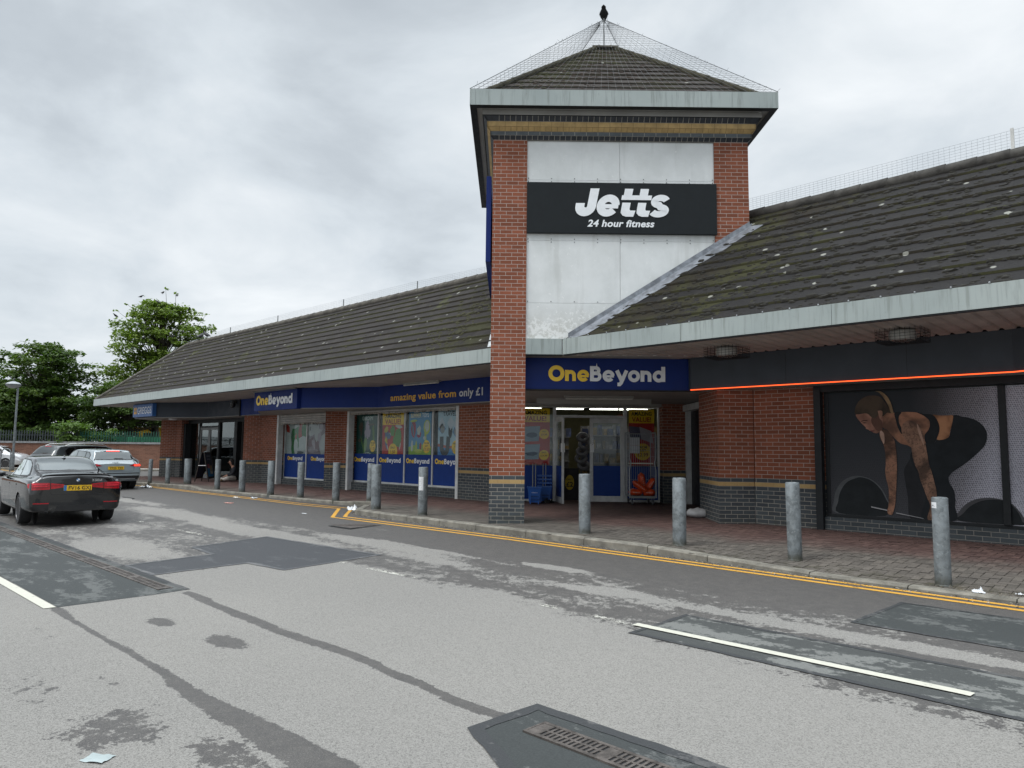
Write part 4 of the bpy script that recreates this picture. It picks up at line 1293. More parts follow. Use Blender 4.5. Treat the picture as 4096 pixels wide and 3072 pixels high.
for _ in range(2300):       # clumps of moss, thicker towards the left hip and the cap
    k = rnd.random() ** .9 * 11.6; k = math.floor(k) + min(.95, abs(rnd.gauss(0, .16))) if rnd.random() < .75 else k
    h = HB * (1 - k / K); u = rnd.uniform(-h, h) if rnd.random() < .55 else -h + abs(rnd.gauss(0, h * .6))
    if abs(u) > h: continue
    q = rnd.choice((0, 0, 0, 0, 1, 3)); ang = q * PI / 2
    c = T(mid + u * math.cos(ang) + h * math.sin(ang), ME_N + u * math.sin(ang) - h * math.cos(ang), ZB0 + (ZA - ZB0) * k / K + .024)
    s = rnd.uniform(.012, .038); kk = 6
    ax = TV if q % 2 == 0 else NV; nn = (Vector((0, 0, 1)) + (NV * -.9 if q == 0 else TV * (.9 if q == 1 else -.9))).normalized(); bx = nn.cross(ax)
    ring_ = [c + (ax * math.cos(2 * PI * j / kk) * rnd.uniform(1, 2) + bx * math.sin(2 * PI * j / kk) * rnd.uniform(.6, 1)) * s - nn * .004 for j in range(kk)]
    m2 = [c + (p - c) * .6 + nn * s * .42 for p in ring_]
    mb.cur = 1 if (k > 8 or u < -h * .5) and rnd.random() < .6 else 0
    mb.raw(ring_ + m2, [(j, (j + 1) % kk, kk + (j + 1) % kk, kk + j) for j in range(kk)] + [tuple(range(kk, 2 * kk))])
o = part('moss', mb, [flat('dark_red_moss', (.030, .018, .011), .95, var=.5, scale=30), M['moss_green']], troof, 60); o['kind'] = 'stuff'
# lower grey fascia between the pillar and the gym roof, and the lobby under the tower
mb = MB()
for a, b in ((F0 + .002, F0 + .115), (F0 + .118, .84), (.843, .972)): mb.box(a, b, N0 - .012, N0 + .05, ZS, ZE, T)
part('lower_fascia', mb, M['fascia'], tower)
mb = MB(); mb.box(F0, .99, N0 - .004, N0 + .12, ZS - .022, ZS - .001, T); part('drip_edge', mb, M['dark_metal'], tower)
mb = MB(); mb.prism([(T0 + .02, 14.2), (3.62, 14.2), (4.55, 15.2), (4.95, 19), (T0 + .02, 19)], 2.69, 2.72, T); part('ceiling', mb, M['soffit_board'], tower)
mb = MB(); mb.prism([(.29, N0 + .12), (2.9, N0 + .12), (3.5, 14.2), (.29, 14.2)], ZS - .006, ZS + .02, T); part('soffit', mb, M['soffit_board'], tower)
mb = MB()
mb.box(.62, 3.3, 16.8, 16.86, 2.56, 2.6895, T); mb.box(-.3, 3.92, 18.6, 18.9, 2.62, 2.6895, T)
part('ceiling_beam', mb, M['soffit_board'], tower)
tower_pillar(T1 - PW - .02, T1 + .2, 18.55, 19.2, 0, 2.69)
mb = MB(); mb.prism([(3.95, N0 + PW), (T1, N0 + PW), (T1, 15.05), (3.95, 15.05)], 0, 2.69, T); part('wall', mb, M['brick'], tower)
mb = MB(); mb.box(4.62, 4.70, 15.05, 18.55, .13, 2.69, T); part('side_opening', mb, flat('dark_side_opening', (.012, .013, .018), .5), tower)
mb = MB(); mb.box(4.50, 4.62, 18.38, 18.50, .13, 2.6, T); mb.box(4.50, 4.62, 15.1, 15.2, .13, 2.6, T); mb.box(4.45, 4.64, 15.06, 18.54, 2.5, 2.66, T); part('shutter_rail', mb, M['white_upvc'], tower)

# shop doors at the back of the lobby
DN = 18.95
st = part('shop_front', (lambda b: (b.box(-.30, 3.98, DN - .04, DN + .05, 2.60, 2.69, T), b.box(1.13, 1.215, DN - .04, DN + .05, .14, 2.6, T), b.box(2.985, 3.07, DN - .04, DN + .05, .14, 2.6, T), b.box(3.88, 3.97, DN - .04, DN + .05, .14, 2.6, T),
     b.box(1.215, 2.985, DN - .038, DN + .048, 2.335, 2.40, T), b.box(-.30, 1.13, DN - .038, DN + .048, .14, .21, T), b.box(3.07, 3.88, DN - .038, DN + .048, .14, .21, T), b)[-1])(MB()), M['white_upvc'], tower, bevel=.005)
for a, b, z0, z1 in ((-.28, 1.13, .21, 2.6), (3.07, 3.88, .21, 2.6), (1.215, 2.985, 2.4, 2.6)):
    mb = MB(); mb.box(a, b, DN, DN + .006, z0, z1, T); part('pane', mb, M['glass'], st)
for a, b in ((-.28, 1.13), (3.07, 3.88)):
    mb = MB(); mb.box(a + .002, b - .002, DN - .006, DN - .002, .212, 1.075, T); part('film', mb, M['film'], st)


def door_leaf(w):
    """leaf in its own space: hinge at x = 0, closed along +x, front towards -y"""
    root_mb = MB(); f = .085
    for a, b, c, d in ((0, f, 0, 2.17), (w - f, w, 0, 2.17), (f, w - f, 0, .15), (f, w - f, 2.05, 2.17)): root_mb.box(a, b, -.025, .025, c, d)
    return root_mb, f


def put_door(hinge_t, w, angle, flip):
    mbd, f = door_leaf(w)
    o = part('door', mbd, M['white_upvc'], None, bevel=.004)
    o.parent = tower; o.matrix_parent_inverse = tower.matrix_basis.inverted()
    o.matrix_basis = Matrix.Translation(T(hinge_t, DN, .155)) @ Matrix.Rotation(TY + angle, 4, 'Z') @ Matrix.Diagonal((flip, 1, 1, 1))
    def sub(name, mb_, m):
        s_ = link(name, mesh_of(name, mb_, m)); s_.parent = o; return s_
    mb = MB(); mb.box(f, w - f, -.003, .003, .15, 2.05); sub('pane', mb, M['glass'])
    mb = MB(); mb.box(f + .002, w - f - .002, -.010, -.006, .152, .93); sub('film', mb, M['film'])
    for y in (-.033, .033):
        mb = MB(); mb.box(w - f - .02, w - .005, y - .008, y + .008, 1.28, 1.50) ; sub('push_plate', mb, flat('white_plate', (.72, .73, .72), .4))
    return o


put_door(2.985, .885, 0, -1)
put_door(1.215, .885, R(-82), 1)

# the shop behind the doors
mb = MB()
mb.box(-.3, 5.2, 27, 27.1, .1, 3.1, T); mb.box(-.4, -.3, 19.0, 27, .1, 3.1, T); mb.box(5.2, 5.3, 19.2, 27, .1, 3.1, T)
part('interior_wall', mb, flat('yellowed_shop_wall', (.20, .19, .10), .8), tower)
mb = MB(); mb.box(-.3, 5.2, 19, 27, 3.0, 3.1, T); part('ceiling', mb, flat('dim_shop_ceiling', (.07, .07, .07), .8), tower)
mb = MB(); mb.box(-.3, 5.2, 19, 27, .10, .15, T); part('interior_floor', mb, flat('shop_floor', (.07, .062, .055), .5), tower)
mb = MB()
for n_ in (20.4, 21.2, 22.0, 23.0):
    for t_ in (.1, 1.45, 2.55, 3.5):
        mb.box(t_, t_ + .9, n_, n_ + .06, 2.78, 2.82, T)
part('strip_light', mb, flat('tube_light', (1, 1, .95), .5, emis=(1, .98, .86), estr=3.2), tower)
rnd = random.Random(14)
mb = MB(); mg = [MB(), MB(), MB()]
for (a, b, n_) in ((-.2, 1.0, 20.3), (2.1, 4.6, 20.9), (1.0, 2.0, 24)):
    mb.box(a, b, n_ + .5, n_ + .56, .15, 2.2, T)
    for z in (.25, .7, 1.1, 1.5, 1.9):
        mb.box(a, b, n_, n_ + .5, z, z + .03, T)
        t_ = a + .02
        while t_ < b - .1:
            w = rnd.uniform(.05, .16); h = rnd.uniform(.1, .3); m_ = rnd.choice(mg); m_.box(t_, t_ + w, n_ + .05, n_ + .3, z + .031, z + .031 + h, T); t_ += w + rnd.uniform(.01, .06)
sh = part('shelf', mb, flat('grey_shop_shelf', (.16, .16, .165), .5), tower)
for m_, c in zip(mg, ((.22, .22, .22), (.04, .06, .14), (.20, .14, .05))):
    part('stock', m_, flat('shelf_stock', c, .5, var=.5, scale=5), sh)
# ================================================================== LETTERING, SIGNS, POSTERS
def text_mesh(body, bold=0.0, shear=0.0):
    cu = bpy.data.curves.new('text', 'FONT'); cu.body = body; cu.size = 1; cu.offset = bold; cu.shear = shear; cu.resolution_u = 5; cu.space_character = 1.0 + bold * 1.6
    ob = bpy.data.objects.new('text', cu); COL.objects.link(ob)
    bpy.context.view_layer.update()
    me = bpy.data.meshes.new_from_object(ob.evaluated_get(bpy.context.evaluated_depsgraph_get()))
    vs = [tuple(v.co) for v in me.vertices]; fs = [tuple(p.vertices) for p in me.polygons]
    bpy.data.objects.remove(ob); bpy.data.curves.remove(cu); bpy.data.meshes.remove(me)
    return vs, fs


class Fr:
    """a flat frame on a wall or sign: o = lower left corner, r = to the right, out = towards the viewer"""
    def __init__(s, o, r, out): s.o = Vector(o); s.r = Vector(r).normalized(); s.out = Vector(out).normalized(); s.u = Vector((0, 0, 1))

    def __call__(s, x, y, d=0): return s.o + s.r * x + s.u * y + s.out * d


def text_to(mb, fr, body, x, y, w=None, h=None, d=.004, bold=.0, shear=0, center=False, depth=0):
    vs, fs = text_mesh(body, bold, shear)
    if not vs: return
    x0 = min(v[0] for v in vs); x1 = max(v[0] for v in vs); y0 = 0; y1 = max(v[1] for v in vs)
    sx = w / (x1 - x0) if w else None; sy = h / y1 if h else None
    sx = sx or sy; sy = sy or sx
    ox = x - (x1 - x0) * sx / 2 if center else x
    mb.raw([fr(ox + (v[0] - x0) * sx, y + v[1] * sy, d) for v in vs], fs)


def arc(cx, cy, rx, ry, a0, a1, k=18):
    return [(cx + rx * math.cos(R(a0 + (a1 - a0) * i / k)), cy + ry * math.sin(R(a0 + (a1 - a0) * i / k))) for i in range(k + 1)]


def stroke(pts, w, closed=False):
    """2d outline strip of a pen stroke: list of quads"""
    if closed: pts = pts + [pts[1]]
    A = offset_path(pts, w / 2); B = offset_path(pts, -w / 2); n = len(pts) - (1 if closed else 0)
    q = [(A[i], A[i + 1], B[i + 1], B[i]) for i in range(n - 1)]
    if closed: q[0] = (A[n - 1], q[0][1], q[0][2], B[n - 1])
    return q


def glyph(ch):
    W_ = .25
    if ch == 'O': return [stroke(arc(.53, .5, .40, .40, 0, 360, 40), .26, True)], 1.10
    if ch == 'o': return [stroke(arc(.40, .36, .275, .275, 0, 360, 32), .235, True)], .83
    if ch == 'e': return [stroke(arc(.40, .36, .275, .275, 3, 322, 30), .235), stroke([(.16, .335), (.755, .335)], .15)], .85
    if ch == 'n': return [stroke([(.125, 0), (.125, .735)], W_), stroke([(.13, .36)] + arc(.36, .375, .235, .235, 172, 0, 16) + [(.595, 0)], .24)], .80
    if ch == 'd': return [stroke(arc(.40, .36, .275, .275, 0, 360, 32), .235, True), stroke([(.70, 0), (.70, 1.0)], W_)], .85
    if ch == 'y': return [stroke([(.10, .735), (.42, .05)], .25), stroke([(.74, .735), (.37, -.10), (.28, -.19), (.13, -.19)], .235)], .83
    if ch == 'B': return [stroke([(.125, 0), (.125, 1)], W_), stroke([(.13, .89), (.40, .89)] + arc(.40, .715, .17, .175, 90, -90, 12) + [(.13, .54)], .22), stroke([(.13, .525), (.44, .525)] + arc(.44, .318, .20, .208, 90, -90, 12) + [(.13, .11)], .22)], .82
    return [], .4


def logo(fr, x, y, cap, d, mat_a, mat_b, parent, clip=None, names=('yellow_lettering', 'white_lettering'), split=3, word='OneBeyond', depth=0.0):
    mbs = [MB(), MB()]; cx = 0
    for i, ch in enumerate(word):
        st, adv = glyph(ch); mb = mbs[0 if i < split else 1]
        for j, s_ in enumerate(st):
            for q in s_:
                pts = [(x + (cx + p[0]) * cap, y + p[1] * cap) for p in q]
                if clip and max(p[0] for p in pts) > clip: continue
                dd = d + j * .0006
                mb.face([fr(*p, dd) for p in pts])
                if depth and j < 9:
                    for a, b in ((0, 1), (2, 3)): mb.face([fr(*pts[a], dd), fr(*pts[b], dd), fr(*pts[b], dd - depth), fr(*pts[a], dd - depth)])
        cx += adv
    for mb, m, nm in zip(mbs, (mat_a, mat_b), names): part(nm, mb, m, parent, recalc=False)
    return cx * cap


XR, YO = Vector((1, 0, 0)), Vector((0, -1, 0))
# big sign over the lobby
s1 = thing('shop_sign', 'wide navy sign lettered OneBeyond over the lobby beneath the tower', 'sign', tuple(T(1.9, 14.09, 2.67)))
mb = MB(); mb.box(.20, 3.545, 14.09, 14.19, 2.672, 3.292, T); part('sign_board', mb, M['navy'], s1, bevel=.006)
mb = MB(); mb.box(.20, 3.55, 14.07, 14.2, 2.650, 2.671, T); mb.box(.20, 3.55, 14.07, 14.2, 3.2925, 3.297, T); part('trim', mb, M['dark_metal'], s1)
logo(Fr(T(0, 14.09, 0), TV, -NV), .745, 2.835, .298, .018, M['yellow_letter'], M['white_letter'], s1, depth=.016)
# box sign on the left bay
s2 = thing('box_sign', 'projecting navy box sign lettered OneBeyond on the splayed bay of the shop wing', 'sign', (-21.3, 11.15, 2.66))
mb = MB(); mb.box(-22.66, -19.90, 11.13, 11.275, 2.655, 3.27); part('sign_board', mb, M['navy'], s2, bevel=.008)
logo(Fr((-22.66, 11.13, 2.655), XR, YO), .16, .185, .303, .012, M['yellow_letter'], M['white_letter'], s2, depth=.010)
mb = MB(); mb.box(-22.6, -19.9, 11.05, 11.12, 3.262, 3.293); part('trough_light', mb, M['grey_metal'], s2)
# slogan on the long blue band
fr = Fr((0, 12.5, 0), XR, YO)
s3 = thing('slogan_lettering', 'raised slogan amazing value from only £1 on the blue band left of the tower', 'sign', (-15, 12.5, 2.84))
mb = MB(); text_to(mb, fr, 'amazing value from', -17.02, 2.85, 2.86, .185, .012, .028); part('yellow_lettering', mb, flat('amber_letter', (.66, .36, .03), .4, var=.1), s3, recalc=False)
mb = MB(); text_to(mb, fr, 'only £1', -14.04, 2.85, .90, .20, .012, .028); part('white_lettering', mb, flat('grey_white_letter', (.56, .57, .6), .4, var=.1), s3, recalc=False)
# bakery box sign
s4 = thing('box_sign', 'blue box sign lettered GREGGS with four orange squares at the far left end', 'sign', (-33, 11.13, 2.72))
mb = MB(); mb.box(-34.0, -31.72, 11.13, 11.295, 2.722, 3.262); part('sign_board', mb, flat('mid_blue_sign_face', (.035, .125, .36), .4, var=.08), s4, bevel=.008)
fr = Fr((-34.0, 11.13, 2.722), XR, YO)
mb = MB()
for a in (.15, .325):
    for b in (.125, .285): mb.slab([fr(a, b, .003), fr(a + .14, b, .003), fr(a + .14, b + .125, .003), fr(a, b + .125, .003)], YO * .004)
part('orange_square', mb, flat('orange_square', (.85, .42, .04), .4), s4)
mb = MB(); text_to(mb, fr, 'GREGGS', .56, .125, 1.62, .29, .006, .004); part('white_lettering', mb, M['white_letter'], s4, recalc=False)
mb = MB(); mb.tube([(-33.4, 11.2, 3.262), (-33.4, 11.2, 3.298)], .02, 8); mb.ball((-33.4, 11.18, 3.28), .05, .05, .03); part('bracket', mb, M['grey_metal'], s4)
# gym sign on the tower
s5 = thing('gym_sign', 'black sign lettered Jetts 24 hour fitness on the white tower panels', 'sign', tuple(T(2.1, 13.62, 5.66)))
mb = MB(); mb.box(F0 + .002, F1 + .03, N0 - .035, N0 + .033, 5.660, 6.672, T); part('sign_board', mb, M['black_sign'], s5, bevel=.006)
cap = .555; frj = Fr(T(F0, N0 - .035, 5.66), TV, -NV); mb = MB(); SH = .19


def jt(polys, x0=0, lift=.012, dp=.010):
    for p in polys:
        pts = [(.905 + (x0 + q[0] + SH * q[1]) * cap, .335 + q[1] * cap) for q in p]
        f = [frj(*q, lift) for q in pts]; mb.poly(f)
        k = len(f); mb.raw(f + [a - frj.out * dp for a in f], [(i, (i + 1) % k, k + (i + 1) % k, k + i) for i in range(k)])


def jstroke(pts, w, x0=0, lift=.012, closed=False): jt([list(q) for q in stroke(pts, w, closed)], x0, lift)


jstroke([(.15, .47), (.15, .38)] + arc(.355, .36, .205, .205, 180, 360, 14) + [(.56, .62), (.56, 1.0)], .31, 0, .012)
jstroke(arc(1.13, .39, .265, .265, 2, 325, 26), .26, 0, .0125); jstroke([(.92, .365), (1.49, .365)], .15, 0, .013)
jt([[(1.55, .60), (2.60, .60), (2.60, .765), (2.45, .765), (2.45, 1.0), (2.16, 1.0), (2.16, .765), (1.90, .765), (1.90, 1.0), (1.61, 1.0), (1.61, .765), (1.55, .765)]], 0, .0135)
jt([[(1.61, .50), (1.90, .50), (1.90, .27), (1.93, .22), (2.12, .22), (2.08, 0), (1.82, 0), (1.70, .04), (1.62, .13), (1.61, .2)],
    [(2.16, .50), (2.45, .50), (2.45, .27), (2.48, .22), (2.63, .22), (2.60, 0), (2.38, 0), (2.26, .04), (2.17, .13), (2.16, .2)]], 0, .0135)
jstroke(arc(2.93, .555, .215, .130, 15, 262, 18) + arc(2.93, .222, .235, .125, 80, -158, 18), .225, 0, .014)
part('white_lettering', mb, M['white_letter'], s5, recalc=False)
mb = MB(); text_to(mb, frj, '24 hour fitness', 1.17, .135, 1.30, .135, .008, .03, .22); part('small_lettering', mb, M['white_letter'], s5, recalc=False)
# blue sign on the tower's left side
s6 = thing('side_sign', 'plain dark blue sign board standing off the left side of the tower', 'sign', tuple(T(-.45, 16, 5.5)))
mb = MB(); mb.box(T0 - .14, T0 - .04, 14.05, 18.3, 5.2, 6.95, T); part('sign_board', mb, M['navy'], s6)

# ---------------------------------------------------------------- window posters
def pm(name, c): return flat('poster_' + name, c, .5, spec=.15, var=.06)


def poster(name, label, x0, x1, z0, z1, y=13.305):
    root = thing(name, label, 'poster', ((x0 + x1) / 2, y, z0))
    return root, Fr((x0, y, z0), XR, YO), x1 - x0, z1 - z0


def rect(mb, fr, x0, y0, x1, y1, d): mb.face([fr(x0, y0, d), fr(x1, y0, d), fr(x1, y1, d), fr(x0, y1, d)])


def blob(mb, fr, cx, cy, rx, ry, d, k=18, a=0, jag=0, seed=1):
    rnd = random.Random(seed); ca, sa = math.cos(a), math.sin(a); pts = []
    for i in range(k):
        t = 2 * PI * i / k; q = 1 + rnd.uniform(-jag, jag); u, v = rx * math.cos(t) * q, ry * math.sin(t) * q
        pts.append(fr(cx + u * ca - v * sa, cy + u * sa + v * ca, d))
    mb.face(pts)


def spot(root, fr, cx, cy, rx, ry, lines):
    mb = MB(); blob(mb, fr, cx, cy, rx, ry, .005, 28); s_ = part('price_spot', mb, pm('yellow', (.80, .52, .02)), root, recalc=False)
    mb = MB(); mb2 = MB()
    for i, (tx, h, dy) in enumerate(lines): text_to(mb if i < len(lines) - 1 else mb2, fr, tx, cx, cy + dy, None, h, .0065, .02, 0, True)
    part('lettering', mb, pm('black', (.02, .015, .01)), s_, recalc=False); part('price', mb2, pm('brown_red', (.25, .05, .01)), s_, recalc=False)


def sheet(root, fr, w, h, m, y0=0, d=0):
    mb = MB(); rect(mb, fr, 0, y0, w, h, d); mb.face([fr(0, y0, -.002), fr(0, h, -.002), fr(w, h, -.002), fr(w, y0, -.002)]); return part('sheet', mb, m, root, recalc=False)


def shapes(root, name, m, fr, L):
    mb = MB()
    for i, q in enumerate(L): blob(mb, fr, *q[:4], .0024 + .0003 * i + .00001 * len(name), k=q[6] if len(q) > 6 else 14, a=q[4] if len(q) > 4 else 0, jag=q[5] if len(q) > 5 else .12, seed=i + len(name))
    part(name, mb, m, root, recalc=False)


def head_text(root, fr, m, L):
    mb = MB()
    for tx, x, y, w, h in L: text_to(mb, fr, tx, x, y, w, h, .0052, .025)
    part('lettering', mb, m, root, recalc=False)


p, fr, w, h = poster('window_poster', 'dark green GARDEN poster in the first pane of the wide window', -19.92, -18.72, 1.31, 2.56)
sheet(p, fr, w, h, pm('garden_green', (.022, .075, .062)))
head_text(p, fr, pm('pale_green', (.42, .50, .46)), [('GARDEN', .32, 1.06, .58, .12)])
shapes(p, 'printed_glove', pm('lilac', (.30, .25, .32)), fr, [(.62, .78, .11, .26, .05), (.52, .62, .05, .13, .3), (.74, .64, .045, .13, -.2), (.64, .58, .05, .14, 0)])
shapes(p, 'printed_goods', pm('olive', (.10, .20, .05)), fr, [(.5, .26, .10, .26, -.15), (.32, .36, .035, .2, .4), (.95, .66, .05, .3, .1, .2)])
shapes(p, 'printed_pack', pm('dim_brown', (.09, .07, .05)), fr, [(.26, .86, .11, .16, 0, .2), (.28, .66, .05, .12, 0, .2), (.2, .42, .10, .05, 0, .2), (.85, .92, .18, .03, 0, .2)])
spot(p, fr, .92, .24, .155, .185, [('FROM', .055, .07), ('JUST', .05, .0), ('£1.25', .075, -.105)])

p, fr, w, h = poster('window_poster', 'red and yellow AMAZING VALUE poster in the second pane of the wide window', -18.50, -17.43, 1.31, 2.57)
sheet(p, fr, w, h, pm('red', (.42, .028, .025)))
mb = MB(); rect(mb, fr, 0, .89, w, h, .0012); part('yellow_header', mb, pm('yellow', (.80, .52, .02)), p, recalc=False)
head_text(p, fr, pm('black', (.02, .015, .01)), [('AMAZING', .14, 1.105, .8, .125)])
head_text(p, fr, pm('deep_red', (.33, .02, .015)), [('VALUE!', .13, .915, .8, .155)])
shapes(p, 'printed_toys', pm('toy_green', (.10, .26, .06)), fr, [(.80, .52, .17, .30, .1, .2), (.66, .40, .12, .17, 0, .1), (.53, .70, .12, .16, .2, .2)])
shapes(p, 'printed_pack', pm('toy_yellow', (.48, .42, .05)), fr, [(.5, .76, .08, .1, 0, .3), (.2, .74, .12, .09, .3, .3), (.22, .42, .07, .1, .4, .4)])
shapes(p, 'printed_goods', pm('toy_blue', (.07, .13, .25)), fr, [(.22, .6, .10, .17, .2, .35), (.22, .30, .05, .15, .3, .3), (.35, .55, .09, .1, 0, .4)])
shapes(p, 'printed_highlight', pm('toy_white', (.50, .52, .48)), fr, [(.37, .58, .07, .07, 0, .4), (.28, .2, .02, .09, .3, .3), (.9, .22, .02, .13, -.3, .3), (.84, .83, .16, .05, -.15, .1)])
mb = MB(); pts = [q for q in arc(.56, .10, .22, .22, 0, 180, 22)]; mb.poly([fr(x, y, .005) for x, y in [(.34, .002)] + pts[::-1] + [(.78, .002)]]); sp = part('price_spot', mb, pm('yellow', (.80, .52, .02)), p, recalc=False)
mb = MB(); text_to(mb, fr, 'ONLY', .56, .165, None, .065, .0065, .02, 0, True); part('lettering', mb, pm('black', (.02, .015, .01)), sp, recalc=False)
mb = MB(); text_to(mb, fr, '1.50', .56, .02, None, .10, .0065, .02, 0, True); part('price', mb, pm('brown_red', (.25, .05, .01)), sp, recalc=False)

p, fr, w, h = poster('window_poster', 'bright blue SUMMER TOYS poster in the third pane of the wide window', -17.17, -16.13, 1.31, 2.58)
sheet(p, fr, w, h, pm('sky_blue', (.07, .24, .42)))
mb = MB(); mb.poly([fr(x, y, .0012) for x, y in [(0, 0), (w, 0), (w, .24), (w * .6, .30), (w * .3, .28), (0, .22)]]); part('printed_grass', mb, pm('lime', (.24, .40, .05)), p, recalc=False)
head_text(p, fr, pm('cream', (.72, .62, .35)), [('SUMMER', .08, 1.09, .5, .12)]); head_text(p, fr, pm('white', (.72, .76, .78)), [('TOYS', .62, 1.09, .3, .12)])
shapes(p, 'printed_bats', pm('toy_crimson', (.30, .025, .06)), fr, [(.22, .76, .11, .26, .05, .15), (.48, .58, .10, .1, 0, .3), (.56, .22, .05, .13, 0, .1)])
shapes(p, 'printed_pack', pm('toy_lime', (.40, .46, .06)), fr, [(.84, .80, .15, .22, 0, .05), (.78, .50, .05, .26, .1, .1), (.36, .26, .04, .14, 0, .1), (.23, .99, .16, .035, .05, .1), (.46, .10, .2, .06, 0, .1)])
shapes(p, 'printed_goods', pm('toy_pale', (.48, .50, .45)), fr, [(.84, .82, .11, .16, 0, .1), (.48, .70, .09, .13, 0, .3), (.16, .25, .05, .17, 0, .1), (.74, .48, .06, .06, .4, .2)])
shapes(p, 'printed_skittle', pm('toy_teal', (.03, .22, .30)), fr, [(.46, .22, .05, .13, 0, .05), (.2, .72, .03, .2, .2, .2)])
spot(p, fr, .84, .23, .165, .19, [('FROM', .055, .075), ('JUST', .05, .0), ('£1.50', .085, -.115)])

p, fr, w, h = poster('window_poster', 'pale blue TRAVEL poster with a dark neck pillow in the last pane', -15.83, -14.87, 1.31, 2.60)
sheet(p, fr, w, h, pm('ice_blue', (.36, .50, .58)))
mb = MB(); mb.poly([fr(x, y, .0012) for x, y in [(0, 0), (w, 0), (w, .26), (w * .5, .20), (0, .28)]]); part('printed_wave', mb, pm('mid_blue', (.06, .22, .46)), p, recalc=False)
mb = MB(); mb.poly([fr(x, y, .0014) for x, y in [(0, .24), (w * .5, .18), (w, .26), (w, .31), (w * .5, .25), (0, .32)]]); part('printed_stripe', mb, pm('coral', (.42, .10, .07)), p, recalc=False)
head_text(p, fr, pm('dark_ink', (.03, .05, .06)), [('TRAVEL', .22, 1.10, .56, .125)])
shapes(p, 'printed_card', pm('white_card', (.50, .55, .60)), fr, [(.16, .86, .15, .22, 0, .05, 4), (.55, .90, .15, .2, 0, .05, 4), (.84, .86, .16, .3, .1, .05, 4)])
shapes(p, 'printed_pack', pm('card_blue', (.10, .22, .40)), fr, [(.18, .74, .17, .16, 0, .05, 4), (.80, .66, .18, .22, .1, .05, 4)])
shapes(p, 'printed_goods', pm('grey_goods', (.24, .25, .24)), fr, [(.2, .72, .10, .11, 0, .1), (.74, .66, .05, .1, 0, .2), (.90, .66, .05, .1, 0, .2)])
shapes(p, 'printed_strap', pm('near_black', (.018, .02, .02)), fr, [(.53, .70, .085, .24, 0, .05)])
mb = MB()
for q in stroke([(.17, .52)] + arc(.30, .22, .13, .17, 180, 360, 14) + [(.46, .52)], .16): mb.face([fr(*a, .0045) for a in q])
part('printed_pillow', mb, pm('charcoal', (.035, .045, .055)), p, recalc=False)
spot(p, fr, .77, .22, .165, .19, [('FROM', .055, .075), ('JUST', .05, .0), ('£1.25', .085, -.115)])

p, fr, w, h = poster('window_picture', 'faded green, red and white picture in the left pane below the half-closed shutter', -24.46, -22.97, 1.26, 2.56)
sheet(p, fr, w, h, pm('faded_white', (.36, .40, .39)))
shapes(p, 'printed_goods', pm('flag_green', (.025, .16, .04)), fr, [(.66, .55, .34, .5, 0, .1), (.56, .2, .16, .25, 0, .1), (1.3, .85, .2, .3, 0, .1)])
shapes(p, 'printed_pack', pm('flag_red', (.33, .04, .03)), fr, [(.12, .95, .12, .35, .25, .1), (1.05, .85, .17, .40, -.12, .08), (.72, .60, .06, .1, 0, .5)])
shapes(p, 'printed_highlight', pm('flag_white', (.42, .46, .45)), fr, [(.2, .3, .22, .5, .2, .08), (.72, .26, .15, .3, .05, .1), (1.2, .35, .32, .28, .2, .15), (.55, 1.02, .35, .12, 0, .15)])
shapes(p, 'printed_shade', pm('flag_dark', (.03, .05, .06)), fr, [(.9, .04, .4, .05, 0, .1), (.43, .55, .03, .3, 0, .1)])
p, fr, w, h = poster('window_picture', 'faded mauve picture of wrapped goods in the pane beside the splayed pier', -22.9, -21.42, 1.26, 2.56)
sheet(p, fr, w, h, pm('mauve', (.17, .13, .155)))
shapes(p, 'printed_goods', pm('pale_grey', (.36, .37, .37)), fr, [(.2, .95, .32, .34, 0, .06), (1.15, .32, .42, .42, 0, .08), (.62, .75, .2, .3, .3, .3)])
shapes(p, 'printed_pack', pm('wine', (.11, .035, .05)), fr, [(.2, .42, .22, .16, .3, .3), (.62, .38, .2, .3, .4, .35), (1.2, 1.05, .25, .2, 0, .3)])
shapes(p, 'printed_highlight', pm('pale_lilac', (.28, .24, .27)), fr, [(.4, .3, .1, .22, .5, .4), (.85, 1.0, .12, .25, -.3, .4), (.3, .1, .35, .06, 0, .3), (.75, .55, .1, .2, 0, .4)])
shapes(p, 'printed_shade', pm('ink', (.03, .03, .035)), fr, [(.12, .88, .05, .08, 0, .3), (1.4, .25, .08, .25, .5, .3)])

# shop name on the window films: parts of each window
for xl, clip, win, z, cap_, y in ((-19.95, None, win2, 1.055, .143, 13.272), (-18.575, None, win2, 1.055, .140, 13.272), (-17.225, None, win2, 1.055, .140, 13.272), (-15.90, -14.86, win2, 1.055, .146, 13.272),
                                   (-24.24, None, win1, 1.03, .136, 13.272), (-22.62, -21.43, win1, 1.03, .136, 13.272)):
    logo(Fr((0, y, 0), XR, YO), xl, z, cap_, .003, M['yellow_letter'], M['white_letter'], win, clip)

# lobby posters, either side of the doors
def lobby_poster(label, t0, t1, prices):
    p = thing('window_poster', label, 'poster', tuple(T((t0 + t1) / 2, DN + .03, 1.2)))
    fr = Fr(T(t0, DN + .03, 1.10), TV, -NV); w = t1 - t0; h = 1.47
    sheet(p, fr, w, h, pm('red', (.42, .028, .025)))
    mb = MB(); rect(mb, fr, 0, h - .36, w, h, .0012); part('yellow_header', mb, pm('yellow', (.80, .52, .02)), p, recalc=False)
    head_text(p, fr, pm('black', (.02, .015, .01)), [('AMAZING', w * .1, h - .16, w * .8, .105)])
    head_text(p, fr, pm('deep_red', (.33, .02, .015)), [('VALUE!', w * .12, h - .325, w * .76, .125)])
    return p, fr, w, h


